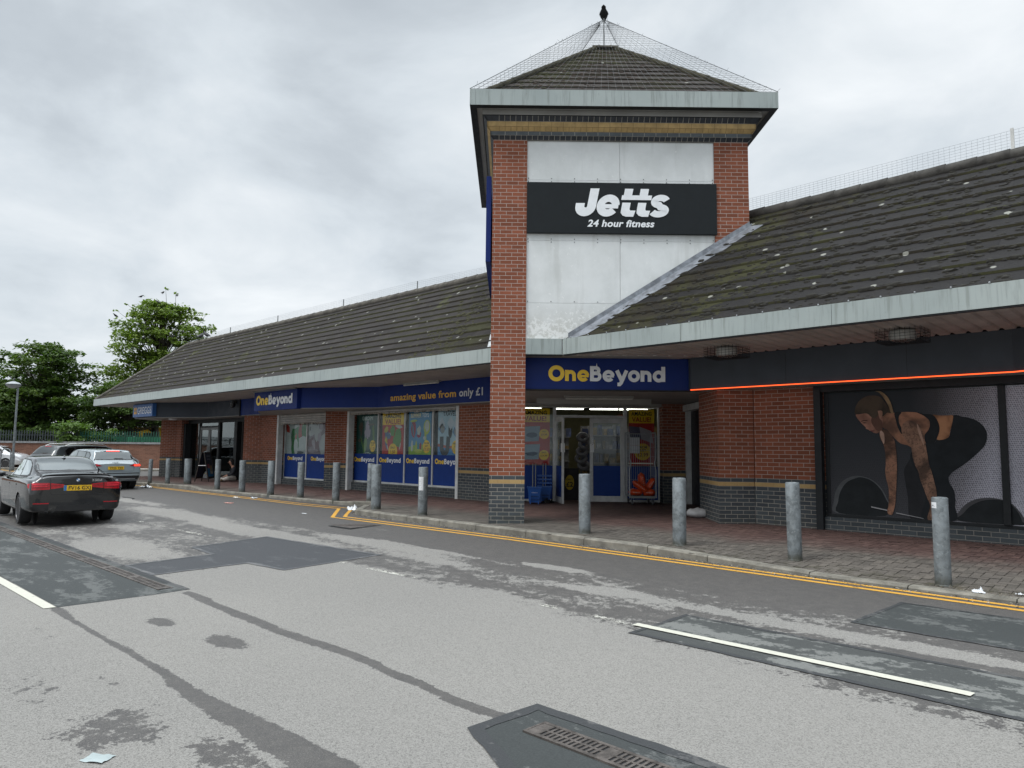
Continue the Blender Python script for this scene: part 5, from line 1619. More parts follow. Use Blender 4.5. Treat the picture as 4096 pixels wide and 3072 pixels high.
p, fr, w, h = lobby_poster('red AMAZING VALUE poster with two blue pictures left of the shop doors', .28, 1.05, 0)
shapes(p, 'printed_card', pm('pool_blue', (.24, .33, .42)), fr, [(.30, .80, .30, .26, .76, 0, 4), (.30, .33, .30, .26, .76, 0, 4)])
shapes(p, 'printed_goods', pm('pool_dark', (.05, .09, .16)), fr, [(.30, .77, .15, .07, 0, .05), (.3, .28, .17, .05, 0, .2)])
spot(p, fr, .62, .80, .13, .13, [('ONLY', .03, .05), ('£9.99', .05, -.04)]); spot(p, fr, .62, .25, .13, .13, [('ONLY', .03, .05), ('£14.99', .045, -.04)])
p, fr, w, h = lobby_poster('red AMAZING VALUE poster behind the wire cage trolley right of the doors', 3.13, 3.80, 0)
shapes(p, 'printed_card', pm('slate_violet', (.09, .09, .15)), fr, [(.17, .86, .2, .24, .76, 0, 4)])
shapes(p, 'printed_goods', pm('pale_pink', (.40, .36, .40)), fr, [(.46, .80, .17, .28, .7, .05, 4)])
spot(p, fr, .36, .36, .22, .22, [('FROM', .06, .09), ('JUST', .06, .01), ('£2.99', .09, -.12)])
mb = MB(); frn = Fr(T(3.15, DN - .012, 1.42), TV, -NV)
for a in (0, .21): rect(mb, frn, 0, a, .26, a + .205, .001 + a * .001)
rect(mb, frn, .06, .07, .2, .085, .003); o = part('notice_sheet', mb, M['white_paper'], None, recalc=False); tag(o, 'two white paper notices taped to the glass behind the cage trolley', 'notice')
mb = MB(); mb.box(2.15, 2.19, DN - .04, DN - .03, 1.62, 1.83, T); o = part('pull_label', mb, M['white_letter'], None); tag(o, 'narrow white PULL label on the closed shop door', 'label')
mb = MB(); fr2 = Fr(T(2.15, DN - .04, 1.62), TV, -NV)
for i, c in enumerate('PULL'): text_to(mb, fr2, c, .01, .16 - i * .05, .02, .038, .002, .02)
l = part('lettering', mb, pm('black', (.02, .015, .01)), o, recalc=False)

# ---------------------------------------------------------------- printed gym window
def crv(P, k=4):
    out = []; n = len(P)
    for i in range(n):
        p0, p1, p2, p3 = (Vector(P[(i + j) % n]) for j in (-1, 0, 1, 2))
        for s in range(k):
            t = s / k; out.append(tuple(.5 * ((2 * p1) + (p2 - p0) * t + (2 * p0 - 5 * p1 + 4 * p2 - p3) * t * t + (3 * p1 - p0 - 3 * p2 + p3) * t ** 3)))
    return out


SKIN_BACK = [(-3.772, 2.158), (-3.674, 2.167), (-3.557, 2.165), (-3.441, 2.152), (-3.342, 2.106), (-3.274, 2.041), (-3.253, 1.962), (-3.265, 1.891), (-3.311, 1.805), (-3.331, 1.648), (-3.506, 1.552), (-3.548, 1.591), (-3.605, 1.623), (-3.693, 1.647), (-3.765, 1.712), (-3.837, 1.793), (-3.895, 1.875), (-3.954, 1.909), (-3.983, 1.975), (-3.971, 2.106), (-3.915, 2.162)]
FACE = [(-4.386, 2.142), (-4.363, 2.082), (-4.325, 2.031), (-4.294, 1.989), (-4.258, 1.952), (-4.230, 1.922), (-4.226, 1.898), (-4.19, 1.884), (-4.172, 1.868), (-4.15, 1.862), (-4.133, 1.855), (-4.118, 1.838), (-4.08, 1.822), (-4.042, 1.824), (-3.986, 1.868), (-3.961, 1.925), (-3.95, 2.023), (-3.963, 2.106), (-3.991, 2.189), (-4.037, 2.199), (-4.194, 2.17), (-4.321, 2.149)]
HAIR = [(-4.39, 2.15), (-4.396, 2.227), (-4.364, 2.318), (-4.297, 2.4), (-4.184, 2.454), (-4.059, 2.457), (-3.968, 2.42), (-3.924, 2.352), (-3.88, 2.284), (-3.838, 2.201), (-3.824, 2.152), (-3.885, 2.161), (-3.948, 2.106), (-3.977, 2.148), (-3.991, 2.197), (-4.029, 2.199), (-4.023, 2.141), (-4.072, 2.076), (-4.133, 2.094), (-4.194, 2.153), (-4.289, 2.164)]
PONY = [(-4.056, 2.53), (-3.979, 2.528), (-3.919, 2.484), (-3.861, 2.415), (-3.819, 2.315), (-3.799, 2.233), (-3.787, 2.159), (-3.824, 2.16), (-3.851, 2.251), (-3.893, 2.351), (-3.944, 2.435), (-3.996, 2.504)]
EAR = [(-4.025, 2.182), (-3.99, 2.202), (-3.957, 2.185), (-3.959, 2.122), (-3.987, 2.074), (-4.006, 2.107)]
TOP = [(-3.772, 2.158), (-3.667, 2.163), (-3.706, 2.1), (-3.71, 2.002), (-3.676, 1.905), (-3.642, 1.824), (-3.68, 1.808), (-3.728, 1.906), (-3.754, 2.02)]
TOPBACK = [(-3.441, 2.157), (-3.341, 2.13), (-3.215, 2.111), (-3.155, 2.039), (-3.123, 1.944), (-3.123, 1.85), (-3.159, 1.741), (-3.204, 1.663), (-3.317, 1.648), (-3.34, 1.774), (-3.28, 1.868), (-3.256, 1.946), (-3.267, 2.026), (-3.342, 2.099)]
WAIST = [(-3.208, 2.111), (-3.104, 2.096), (-2.994, 2.094), (-2.926, 2.088), (-2.937, 1.988), (-2.969, 1.864), (-3.008, 1.741), (-3.16, 1.71), (-3.127, 1.851), (-3.13, 1.96), (-3.158, 2.047)]
LEGS = [(-2.926, 2.088), (-2.792, 2.069), (-2.649, 2.028), (-2.548, 1.95), (-2.488, 1.844), (-2.482, 1.739), (-2.517, 1.619), (-2.605, 1.513), (-2.727, 1.391), (-2.837, 1.298), (-2.961, 1.203), (-3.025, 1.109), (-3.009, 1.018), (-2.959, 0.913), (-2.944, 0.777), (-2.953, 0.655), (-2.957, 0.443), (-3.419, 0.443), (-3.363, 0.785), (-3.449, 1.141), (-3.543, 1.329), (-3.552, 1.488), (-3.403, 1.616), (-3.204, 1.663), (-3.16, 1.71), (-3.008, 1.741), (-2.962, 1.864)]
LEG2 = [(-3.526, 1.409), (-3.617, 1.311), (-3.664, 1.199), (-3.649, 1.008), (-3.621, 0.771), (-3.603, 0.445), (-3.41, 0.445), (-3.363, 0.785), (-3.436, 1.126)]
ARM_F = [(-4.001, 1.876), (-4.019, 1.811), (-4.006, 1.728), (-3.957, 1.614), (-3.938, 1.483), (-3.936, 1.321), (-3.948, 1.191), (-3.937, 1.061), (-3.905, 0.901), (-3.912, 0.692), (-3.923, 0.595), (-3.941, 0.529), (-3.92, 0.482), (-3.867, 0.478), (-3.834, 0.568), (-3.808, 0.697), (-3.782, 1.003), (-3.767, 1.228), (-3.766, 1.453), (-3.776, 1.614), (-3.795, 1.712), (-3.851, 1.809), (-3.91, 1.875)]
ARM_N = [(-3.652, 1.969), (-3.677, 1.873), (-3.645, 1.743), (-3.548, 1.599), (-3.525, 1.44), (-3.494, 1.298), (-3.448, 1.189), (-3.43, 1.079), (-3.386, 0.94), (-3.335, 0.771), (-3.298, 0.649), (-3.348, 0.445), (-3.251, 0.445), (-3.211, 0.562), (-3.199, 0.871), (-3.227, 1.04), (-3.256, 1.194), (-3.287, 1.303), (-3.309, 1.475), (-3.331, 1.648), (-3.378, 1.901), (-3.447, 1.981), (-3.562, 2.024)]
PLATEL = [(-4.77, 0.445), (-4.799, 0.641), (-4.76, 0.829), (-4.648, 0.994), (-4.483, 1.084), (-4.323, 1.089), (-4.153, 1.029), (-4.019, 0.896), (-3.934, 0.723), (-3.91, 0.644), (-3.972, 0.445)]
PLATELI = [(-4.72, 0.445), (-4.728, 0.645), (-4.686, 0.816), (-4.584, 0.971), (-4.436, 1.052), (-4.324, 1.073), (-4.169, 1.02), (-4.035, 0.887), (-3.949, 0.714), (-3.922, 0.627), (-3.98, 0.447)]
PLATER = [(-2.955, 0.445), (-2.905, 0.582), (-2.807, 0.709), (-2.673, 0.792), (-2.518, 0.825), (-2.367, 0.816), (-2.233, 0.772), (-2.14, 0.677), (-2.073, 0.566), (-2.056, 0.445)]
PLATERI = [(-2.888, 0.447), (-2.839, 0.572), (-2.743, 0.683), (-2.61, 0.765), (-2.456, 0.8), (-2.319, 0.789), (-2.211, 0.73), (-2.13, 0.62), (-2.088, 0.494), (-2.08, 0.447)]


def print_bg():
    g = G('printed_gym_backdrop'); co = g.coord('World'); s = g.sep(co)
    k = g.math('ADD', g.step(s['X'], -3.55, -2.2, 0, 1, False), g.math('MULTIPLY', g.step(s['Z'], 2.5, .6), .25))
    v = g.n('TexVoronoi', feature='F1'); g.set(v.inputs['Vector'], g.comb(g.math('ADD', s['X'], g.math('MULTIPLY', s['Z'], .35)), s['Z'])); v.inputs['Scale'].default_value = 34; v.inputs['Randomness'].default_value = .25
    pat = g.step(v.outputs['Distance'], .30, .42)
    lite = g.ramp(k, ((0.0, (.024, .029, .034)), (.3, (.06, .06, .067)), (.75, (.26, .255, .285)), (1.0, (.46, .46, .52))))
    dark = g.ramp(k, ((0.0, (.024, .029, .034)), (.3, (.045, .045, .05)), (.75, (.085, .085, .095)), (1.0, (.20, .20, .235))))
    return g.done(g.bsdf(g.mix(pat, dark, lite), .5, 0, .12))


def print_skin(name, c1, c2, tattoo=0):
    g = G(name); co = g.coord('World'); s = g.sep(co)
    n = g.noise(co, 3.2, 3, .5, .3); n2 = g.noise(co, 20, 5, .7, 1.2)
    col = g.mix(g.step(n, .34, .62), c1, c2)
    col = g.mix(g.math('MULTIPLY', g.step(n2, .47, .60), tattoo * .75), col, (.04, .03, .026))
    return g.done(g.bsdf(col, .5, 0, .12))


mur = thing('gym_window_print', 'printed gym window picture of a tattooed woman in black lifting a barbell', 'window print', (-3.6, 13.03, .43))
LAY = [0]


def layer(name, P, m, smooth=True, y=13.045):
    LAY[0] += 1
    mb = MB(); mb.poly([(x, y - .0012 * LAY[0], z) for x, z in (crv(P) if smooth else P)]); return part(name, mb, m, mur, recalc=False)


mb = MB(); mb.box(-4.85, 5.9, 13.046, 13.06, .43, 2.53); part('printed_backdrop', mb, print_bg(), mur)
ink = lambda n, c: flat('print_' + n, c, .5, spec=.12, var=.15)
layer('printed_barbell_plate', PLATEL, ink('plate_edge', (.085, .09, .095))); layer('printed_barbell_plate', PLATELI, ink('plate', (.017, .02, .022)))
layer('printed_barbell_plate', PLATER, ink('plate_rim', (.065, .065, .07))); layer('printed_barbell_plate', PLATERI, ink('plate', (.017, .02, .022)))
layer('printed_leg', LEG2, ink('dark_legging', (.022, .023, .026))); layer('printed_leg', LEGS, ink('black_legging', (.016, .019, .022)))
layer('printed_waist', WAIST, print_skin('print_waist_skin', (.12, .055, .032), (.40, .20, .105)))
layer('printed_back', SKIN_BACK, print_skin('print_back_skin', (.11, .06, .042), (.34, .17, .105), .15))
layer('printed_top', TOPBACK, ink('black_top', (.014, .016, .018))); layer('printed_top', TOP, ink('black_top', (.014, .016, .018)))
layer('printed_arm', ARM_F, print_skin('print_far_arm', (.075, .042, .03), (.30, .155, .10), .6)); layer('printed_arm', ARM_N, print_skin('print_near_arm', (.085, .052, .038), (.30, .17, .115), .8))
layer('printed_highlight', [(-4.0, 1.87), (-4.012, 1.80), (-3.99, 1.72), (-3.955, 1.64), (-3.94, 1.72), (-3.95, 1.82)], ink('skin_light', (.40, .26, .2)))
layer('printed_highlight', [(-3.44, 1.97), (-3.40, 1.88), (-3.36, 1.72), (-3.352, 1.62), (-3.38, 1.68), (-3.43, 1.85)], ink('arm_light', (.36, .23, .17)))
layer('printed_face', FACE, print_skin('print_face_skin', (.17, .085, .062), (.36, .19, .135)))
layer('printed_shadow', [(-4.1, 2.16), (-4.03, 2.18), (-4.01, 2.08), (-3.97, 2.02), (-3.96, 1.93), (-3.99, 1.875), (-4.045, 1.86), (-4.10, 1.93), (-4.14, 2.03)], ink('face_shade', (.10, .052, .038)))
layer('printed_hair', HAIR, print_skin('print_hair', (.018, .015, .012), (.07, .052, .036))); layer('printed_hair', PONY, print_skin('print_ponytail', (.05, .036, .022), (.26, .18, .10)))
layer('printed_ear', EAR, print_skin('print_ear_skin', (.20, .11, .075), (.36, .2, .14)))
layer('printed_brow', [(-4.30, 2.028), (-4.25, 2.045), (-4.20, 2.04), (-4.20, 2.030), (-4.25, 2.033), (-4.295, 2.02)], ink('brow', (.02, .014, .012)))
layer('printed_eye', [(-4.282, 2.0), (-4.245, 2.006), (-4.21, 1.998), (-4.245, 1.990)], ink('eye', (.015, .012, .012)))
layer('printed_lip', [(-4.15, 1.866), (-4.105, 1.869), (-4.09, 1.86), (-4.12, 1.846), (-4.14, 1.85)], ink('lip', (.14, .045, .045)))
layer('printed_bar', [(-4.183, .595), (-3.94, .553), (-3.933, .535), (-4.183, .575)], ink('bar', (.30, .30, .31)), False)
layer('printed_bar', [(-3.80, .518), (-3.40, .452), (-3.40, .445), (-3.80, .503)], ink('bar', (.30, .30, .31)), False)
# ================================================================== STREET FURNITURE AND SMALL THINGS
def bollard_mesh(r, h):
    mb = MB(); mb.lathe([(r + .006, -.12), (r + .006, .008), (r, .014), (r, h - .012), (r - .008, h - .002), (r - .02, h), (r - .022, h - .004), (.0015, h - .002)], 28)
    return mesh_of('bollard_post', mb, M['galv'], 40)


BOL = [(-2.23, 9.2, .083, .97, 'nearest galvanised bollard, in front of the woman on the gym window'),
       (-4.05, 9.585, .091, 1.02, 'steel bollard standing before the splayed edge of the gym brickwork'),
       (-5.75, 9.52, .100, .99, 'steel bollard between the lobby and the gym, left of the brick wall'),
       (-7.61, 9.62, .098, .985, 'mottled steel bollard straight in front of the open shop door'),
       (-11.91, 9.63, .099, .995, 'steel bollard with a torn white notice, left of the tower pillar'),
       (-13.69, 9.72, .112, 1.01, 'stout dark-stained bollard at the corner of the raised kerb'),
       (-15.885, 11.09, .098, .975, 'bollard half hidden behind the stout one at the kerb corner'),
       (-16.825, 10.65, .096, 1.02, 'galvanised bollard in front of the splayed pier between the two shop windows'),
       (-18.6, 10.62, .096, 1.0, 'galvanised bollard in front of the half-shuttered shop window'),
       (-20.15, 10.52, .101, 1.01, 'galvanised bollard before the white shutter rail of the half-shuttered window'),
       (-22.07, 10.555, .097, .995, 'galvanised bollard beside the seated person'),
       (-23.91, 10.575, .088, .995, 'pale bollard in front of the right half of the bakery door'),
       (-26.82, 10.76, .128, .915, 'short extra-wide bollard left of the A-board'),
       (-27.37, 10.26, .082, .92, 'slim bollard in front of the brick pier at the bakery corner'),
       (-28.25, 9.96, .070, .89, 'thin dark bollard at the far left end of the row'),
       (-30.2, 9.9, .07, .93, 'dark bollard top peeping out behind the grey hatchback')]
for i, (x, y, r, h, lab) in enumerate(BOL):
    o = link('bollard', bollard_mesh(r, h)); o.location = (x, y, zpav(x, y) - .002); o.rotation_euler = (R(random.Random(i).uniform(-.8, .8)), R(random.Random(i + 50).uniform(-.8, .8)), i * 1.3)
    tag(o, lab, 'bollard', 'steel bollards along the kerb')
    if i in (0, 4):
        s_ = MB(); a0 = R(-100 if i == 0 else -66) - (R(24) if i == 0 else 0); hw, z0, z1 = (.035, h - .12, h - .055) if i == 0 else (.052, h - .48, h - .20)
        k = 6; rr = r + .0015; an = [a0 + (j / k - .5) * 2 * hw / r for j in range(k + 1)]
        for a, b in zip(an, an[1:]): s_.face([(rr * math.cos(a), rr * math.sin(a), z0), (rr * math.cos(b), rr * math.sin(b), z0), (rr * math.cos(b), rr * math.sin(b), z1), (rr * math.cos(a), rr * math.sin(a), z1)])
        st_ = link('sticker', mesh_of('sticker', s_, M['white_paper'], recalc=False)); st_.parent = o; st_.rotation_euler = (0, 0, -i * 1.3)
        s2_ = MB(); rr = r + .0022
        for q in range(5 if i else 2):
            zz = z0 + (z1 - z0) * (.2 + q * .15); a, b = an[1], an[4 - q % 2]
            s2_.face([(rr * math.cos(a), rr * math.sin(a), zz), (rr * math.cos(b), rr * math.sin(b), zz), (rr * math.cos(b), rr * math.sin(b), zz + .012), (rr * math.cos(a), rr * math.sin(a), zz + .012)])
        l_ = link('print', mesh_of('sticker_print', s2_, flat('faded_ink', (.1, .1, .11), .7), recalc=False)); l_.parent = st_
if True:      # dark smear near the top of the stout bollard
    pass

# ---- lamp post with its protective hoop, at the far side of the car park
LX, LY = T(-28.05, 41, 0).xy
lp = thing('street_lamp', 'slender grey lamp post with a flat lantern head near the brick wall', 'street lamp', (LX, LY, 0))
mb = MB(); mb.lathe([(.095, 0), (.095, .85), (.06, .98), (.058, 1.0), (.05, 4.7)], 14, W, LX, LY); part('pole', mb, M['galv'], lp, 40)
hx, hy = LX - TV.x * .27, LY - TV.y * .27
mb = MB(); mb.lathe([(.02, 4.66), (.20, 4.69), (.36, 4.80), (.39, 4.86), (.385, 4.91), (.30, 4.98), (.10, 5.06), (.02, 5.08)], 12, W, hx, hy); part('lantern', mb, flat('lantern_grey', (.30, .32, .33), .45), lp, 20)
mb = MB()
for z, r in ((4.83, .392), (4.88, .398)): mb.lathe([(r - .01, z), (r, z + .005), (r, z + .02), (r - .01, z + .025)], 12, W, hx, hy)
part('lantern_band', mb, M['dark_metal'], lp, 20)
hp = T(-27.9, 40.2, 0)
mb = MB(); mb.tube([hp + TV * -.27, hp + TV * -.27 + Vector((0, 0, 1.0))] + [hp + TV * (.27 * math.cos(R(180 - a))) + Vector((0, 0, 1.0 + .25 * math.sin(R(a)))) for a in range(20, 180, 20)] + [hp + TV * .27 + Vector((0, 0, 1.0)), hp + TV * .27], .032, 10)
tag(part('guard_hoop', mb, M['galv'], None, 50), 'grey steel guard hoop round the foot of the lamp post', 'hoop')

# ---- boundary wall, path and fences behind
bw = thing('boundary_wall', 'long old red brick boundary wall with a grey coping at the back of the car park', 'wall', tuple(T(-30, 44.8, 0)))
mb = MB(); mb.box(-75, -14, 44.7, 45.0, 0, 1.58, T); part('brickwork', mb, M['brick_old'], bw)
mb = MB(); t_ = -75
while t_ < -14:
    mb.box(t_ + .003, t_ + .222, 44.64, 45.06, 1.585, 1.70, T); t_ += .225
part('coping', mb, flat('grey_coping', (.20, .205, .21), .8, var=.2, scale=3), bw)
mb = MB(); mb.box(-75, -14, 42.9, 44.7, -.02, .10, T); struct('path', mb, flat('pale_concrete_path', (.33, .31, .28), .9, var=.2, scale=1.5))
mb = MB(); mb.box(-75, -14, 42.75, 42.899, -.02, .112, T); struct('path_kerb', mb, M['kerb'])


def palisade(name, label, t0, t1, n0, z0, z1, c):
    root = thing(name, label, 'fence', tuple(T((t0 + t1) / 2, n0, 0)))
    m = flat('fence_' + label.split()[0], c, .6, .2, var=.2)
    mb = MB(); t_ = t0
    while t_ < t1:
        mb.slab([T(t_, n0, z0), T(t_ + .065, n0, z0), T(t_ + .065, n0, z1 - .09), T(t_ + .033, n0, z1), T(t_, n0, z1 - .09)], NV * .012); t_ += .165
    part('palisade_panel', mb, m, root, recalc=False)
    mb = MB()
    for z in (z0 + .3, z1 - .35): mb.box(t0, t1, n0 + .014, n0 + .06, z, z + .05, T)
    part('rail', mb, m, root)
    t_ = t0
    while t_ <= t1:
        mb = MB(); mb.box(t_, t_ + .1, n0 + .061, n0 + .16, 0, z1 - .12, T); part('post', mb, m, root); t_ += 2.75


palisade('palisade_fence', 'dark grey palisade fence under the trees above the boundary wall', -75, -27.2, 45.6, .3, 2.42, (.035, .045, .048))
palisade('palisade_fence', 'green palisade fence between the trees and the bakery corner', -27.1, -16, 45.6, .3, 2.42, (.008, .06, .035))
hd = thing('hoarding', 'bright green sheeted hoarding seen through the green fence', 'hoarding', tuple(T(-23, 46.8, 0)))
mb = MB(); mb.box(-26.6, -16, 46.8, 46.85, .2, 2.05, T); part('sheet', mb, flat('green_sheeting', (.012, .13, .065), .6, var=.3, scale=2), hd)
mb = MB()
for t_ in (-26.6, -24.4, -22.2, -20): mb.box(t_, t_ + .08, 46.86, 46.94, 0, 2.1, T)
part('post', mb, M['grey_metal'], hd)
vn = thing('yellow_van', 'yellow van beyond the green fence, mostly hidden by leaves', 'van', tuple(T(-28.6, 58, 0)))
mb = MB(); mb.prism([(-30.4, 57), (-26.7, 57), (-26.7, 59), (-30.4, 59)], .45, 2.95, T); part('body', mb, flat('van_yellow', (.62, .40, .02), .4), vn, bevel=.15)
mb = MB(); mb.box(-30.2, -29.2, 56.985, 57.02, 1.7, 2.5, T); mb.box(-28.9, -28.0, 56.985, 57.02, 1.7, 2.5, T); part('window', mb, M['black'], vn)
for t_ in (-29.6, -27.4):
    mb = MB(); c = T(t_, 57, .36); mb.tube([c - NV * .05, c + NV * .2], .36, 18); part('wheel', mb, M['black'], vn, 40)

# ---- bird netting: a tent over the tower roof, and low screens along the ridges
def net(mb, a, b, c, d, na, nb, r=.0022):
    """grid of wires on the quad a-b (bottom) to d-c (top)"""
    a, b, c, d = map(Vector, (a, b, c, d))
    def bar(p, q):
        v = (q - p); s = v.normalized(); e = s.orthogonal().normalized() * r; f = s.cross(e)
        mb.raw([p + e, p - e * .5 + f * .87, p - e * .5 - f * .87, q + e, q - e * .5 + f * .87, q - e * .5 - f * .87], ((0, 1, 4, 3), (1, 2, 5, 4), (2, 0, 3, 5)))
    for i in range(na + 1):
        u = i / na; bar(a.lerp(b, u), d.lerp(c, u))
    for j in range(nb + 1):
        v = j / nb; bar(a.lerp(d, v), b.lerp(c, v))


tn = thing('bird_net', 'wire bird netting stretched from the tower eaves up to a pole', 'bird net', tuple(T(mid, ME_N, 10.9)))
pt_ = T(mid, ME_N, 11.60)
mb = MB(); mb.tube([T(mid, ME_N, 10.9), T(mid, ME_N, 11.62)], .016, 8); part('pole', mb, M['grey_metal'], tn, 40)
cs = [T(T0 - OV, N0 - OV, ZF + .32), T(T1 + OV, N0 - OV, ZF + .32), T(T1 + OV, N1 + OV, ZF + .32), T(T0 - OV, N1 + OV, ZF + .32)]
mb = MB(); rnd = random.Random(3)
for i in range(4):
    a, b = cs[i], cs[(i + 1) % 4]
    net(mb, a, b, b.lerp(pt_, .55), a.lerp(pt_, .55), 40, 20)
    a2, b2 = a.lerp(pt_, .55), b.lerp(pt_, .55)
    net(mb, a2, b2, b2.lerp(pt_, .93), a2.lerp(pt_, .93), 18, 12)
    mb.tube([a, pt_], .007, 5)
    for k in range(34):
        p = a.lerp(pt_, rnd.random()); mb.tube([p, p + Vector((rnd.uniform(-.05, .05), rnd.uniform(-.05, .05), rnd.uniform(.0, .06)))], .003, 3)
part('netting', mb, M['wire_dark'], tn, recalc=False)
ln = thing('ridge_net', 'low wire bird screen on thin posts along the ridge of the shop wing', 'bird net', (-22, RY, RZ))
mb = MB()
xs = [-34.0, -29.77, -25.67, -21.11, -17.07, -13.4]; hs = [.12, .33, .33, .33, .33, .24]
for (a, b, h0, h1) in zip(xs, xs[1:], hs, hs[1:]): net(mb, (a, RY, RZ + .12), (b, RY, RZ + .12), (b, RY, RZ + .02 + h1), (a, RY, RZ + .02 + h0), int((b - a) / .1), 4, .0022)
part('netting', mb, M['wire'], ln, recalc=False)
for x in xs[1:-1]:
    mb = MB(); mb.tube([(x, RY + .02, RZ), (x, RY + .02, RZ + .36)], .018, 6); part('post', mb, M['grey_metal'], ln)
rn = thing('ridge_net', 'wire bird screen along the ridge of the gym roof at the right', 'bird net', (-2, RY, RZ))
mb = MB()
for a, b, h0, h1 in ((-6.5, -2.0, .36, .42), (-2.0, 2.5, .42, .4)):
    net(mb, (a, RY, RZ + .12), (b, RY, RZ + .12), (b, RY, RZ + h1), (a, RY, RZ + h0), int((b - a) / .08), 6, .0018)
part('netting', mb, M['wire'], rn, recalc=False)
mb = MB(); mb.box(-2.03, -1.985, RY - .02, RY + .02, RZ + .05, RZ + .45); part('post', mb, flat('pale_post', (.5, .5, .48), .6), rn)

# ---- birds
def bird_mesh(face):
    mb = MB(); k = 8
    def rng(y, z, rx, rz): return [(rx * math.cos(2 * PI * j / k), y, z + rz * math.sin(2 * PI * j / k)) for j in range(k)]
    prof = [(-.20, .05, .012, .006), (-.12, .075, .03, .015), (-.06, .10, .055, .05), (.0, .125, .066, .068), (.06, .15, .055, .062), (.095, .19, .034, .036), (.12, .215, .036, .036), (.15, .218, .024, .022), (.165, .212, .009, .009), (.20, .205, .003, .003)]
    vs = [p for q in prof for p in rng(*q)]
    fs = [(i * k + j, i * k + (j + 1) % k, (i + 1) * k + (j + 1) % k, (i + 1) * k + j) for i in range(len(prof) - 1) for j in range(k)]
    mb.raw(vs, fs + [tuple(range(k)), tuple((len(prof) - 1) * k + j for j in range(k))])
    for s in (-1, 1):       # folded wings and legs
        mb.raw([(s * .058, .06, .16), (s * .074, -.02, .14), (s * .03, -.17, .075), (s * .066, -.01, .09), (s * .06, .05, .11)], ((0, 1, 3, 4), (1, 2, 3)))
        mb.tube([(s * .022, .0, .07), (s * .022, .01, .0)], .004, 4)
    return mesh_of('bird', mb, M['bird'], 60)


BM = bird_mesh(0)
mb_t = MB()
BIRDS = [(T(mid, ME_N, 11.62), 215, 1.15, 'black bird perched on the pole above the tower roof'),
         ((-32.75, RY, RZ + .11), 30, 1.5, 'large black bird facing right on the end of the shop-wing ridge'), ((-32.1, RY, RZ + .11), 100, 1.4, 'black bird seen from behind on the ridge beside the larger one'),
         (Vector((hx, hy, 5.08)), 60, .8, 'black bird sitting on the lantern of the lamp post')]
for p, a, s, lab in BIRDS:
    o = link('bird', BM); o.location = p; o.rotation_euler = (0, 0, R(a)); o.scale = (s * 1.3, s * 1.15, s * .78) if p[2] > 11 else (s, s, s); tag(o, lab, 'bird', 'black birds')

# ---- lights and fittings under the canopy
def cage_light(x, y, lab):
    t = thing('caged_light', lab, 'light fitting', (x, y, ZS))
    mb = MB(); mb.lathe([(.17, ZS - .02), (.19, ZS - .08), (.17, ZS - .16), (.10, ZS - .18)], 18, W, x, y); part('lamp', mb, flat('lamp_bowl', (.42, .42, .40), .3), t, 40)
    mb = MB(); a, b, h = .30, .25, .19
    for i in range(10):
        u = -a + 2 * a * i / 9
        mb.tube([(x + u, y - b, ZS), (x + u, y - b, ZS - h), (x + u, y + b, ZS - h), (x + u, y + b, ZS)], .0035, 4)
    for i in range(8):
        v = -b + 2 * b * i / 7
        mb.tube([(x - a, y + v, ZS), (x - a, y + v, ZS - h), (x + a, y + v, ZS - h), (x + a, y + v, ZS)], .0035, 4)
    for i in range(1, 5):
        z = ZS - h * i / 4.5; mb.tube([(x - a, y - b, z), (x + a, y - b, z), (x + a, y + b, z), (x - a, y + b, z)], .0035, 4, True)
    part('wire_cage', mb, M['dark_metal'], t, recalc=False)


cage_light(-5.97, 11.5, 'caged round light under the canopy nearer the tower'); cage_light(-3.18, 11.5, 'caged round light under the canopy above the gym window')


def tube_fitting(name, lab, F, x0, x1, y, z):
    t = thing(name, lab, 'light fitting', tuple(F((x0 + x1) / 2, y, z)))
    mb = MB(); mb.box(x0, x1, y - .05, y + .05, z - .035, z, F); part('tray', mb, M['soffit_board'], t)
    mb = MB(); mb.tube([F(x0 + .03, y - .02, z - .06), F(x1 - .03, y - .02, z - .06)], .022, 10); part('diffuser', mb, flat('frosted_tube', (.50, .50, .47), .3), t, 40)


tube_fitting('strip_fitting', 'pale fluorescent fitting under the canopy above the slogan', W, -16.15, -14.6, 12.3, ZS - .001)
tube_fitting('strip_fitting', 'dusty fluorescent fitting on the lobby ceiling', T, 1.2, 2.75, 16.0, 2.688)
t = thing('dome_camera', 'black dome camera on the grey band over the bakery', 'camera', (-27.0, 12.5, 3.1))
mb = MB(); mb.box(-27.08, -26.92, 12.40, 12.545, 3.14, 3.26); part('bracket', mb, M['black'], t, bevel=.02)
mb = MB(); mb.lathe([(.02, 2.98), (.07, 3.0), (.10, 3.06), (.10, 3.14)], 16, W, -27.0, 12.40); part('dome', mb, flat('smoked_dome', (.01, .01, .012), .15), t, 40)
mb = MB(); mb.lathe([(.02, 2.60), (.14, 2.61), (.17, 2.635), (.17, 2.664)], 20, W, -32.3, 12.2); tag(part('bulkhead_light', mb, M['white_letter'], None, 40), 'white round light under the bakery band', 'light fitting')

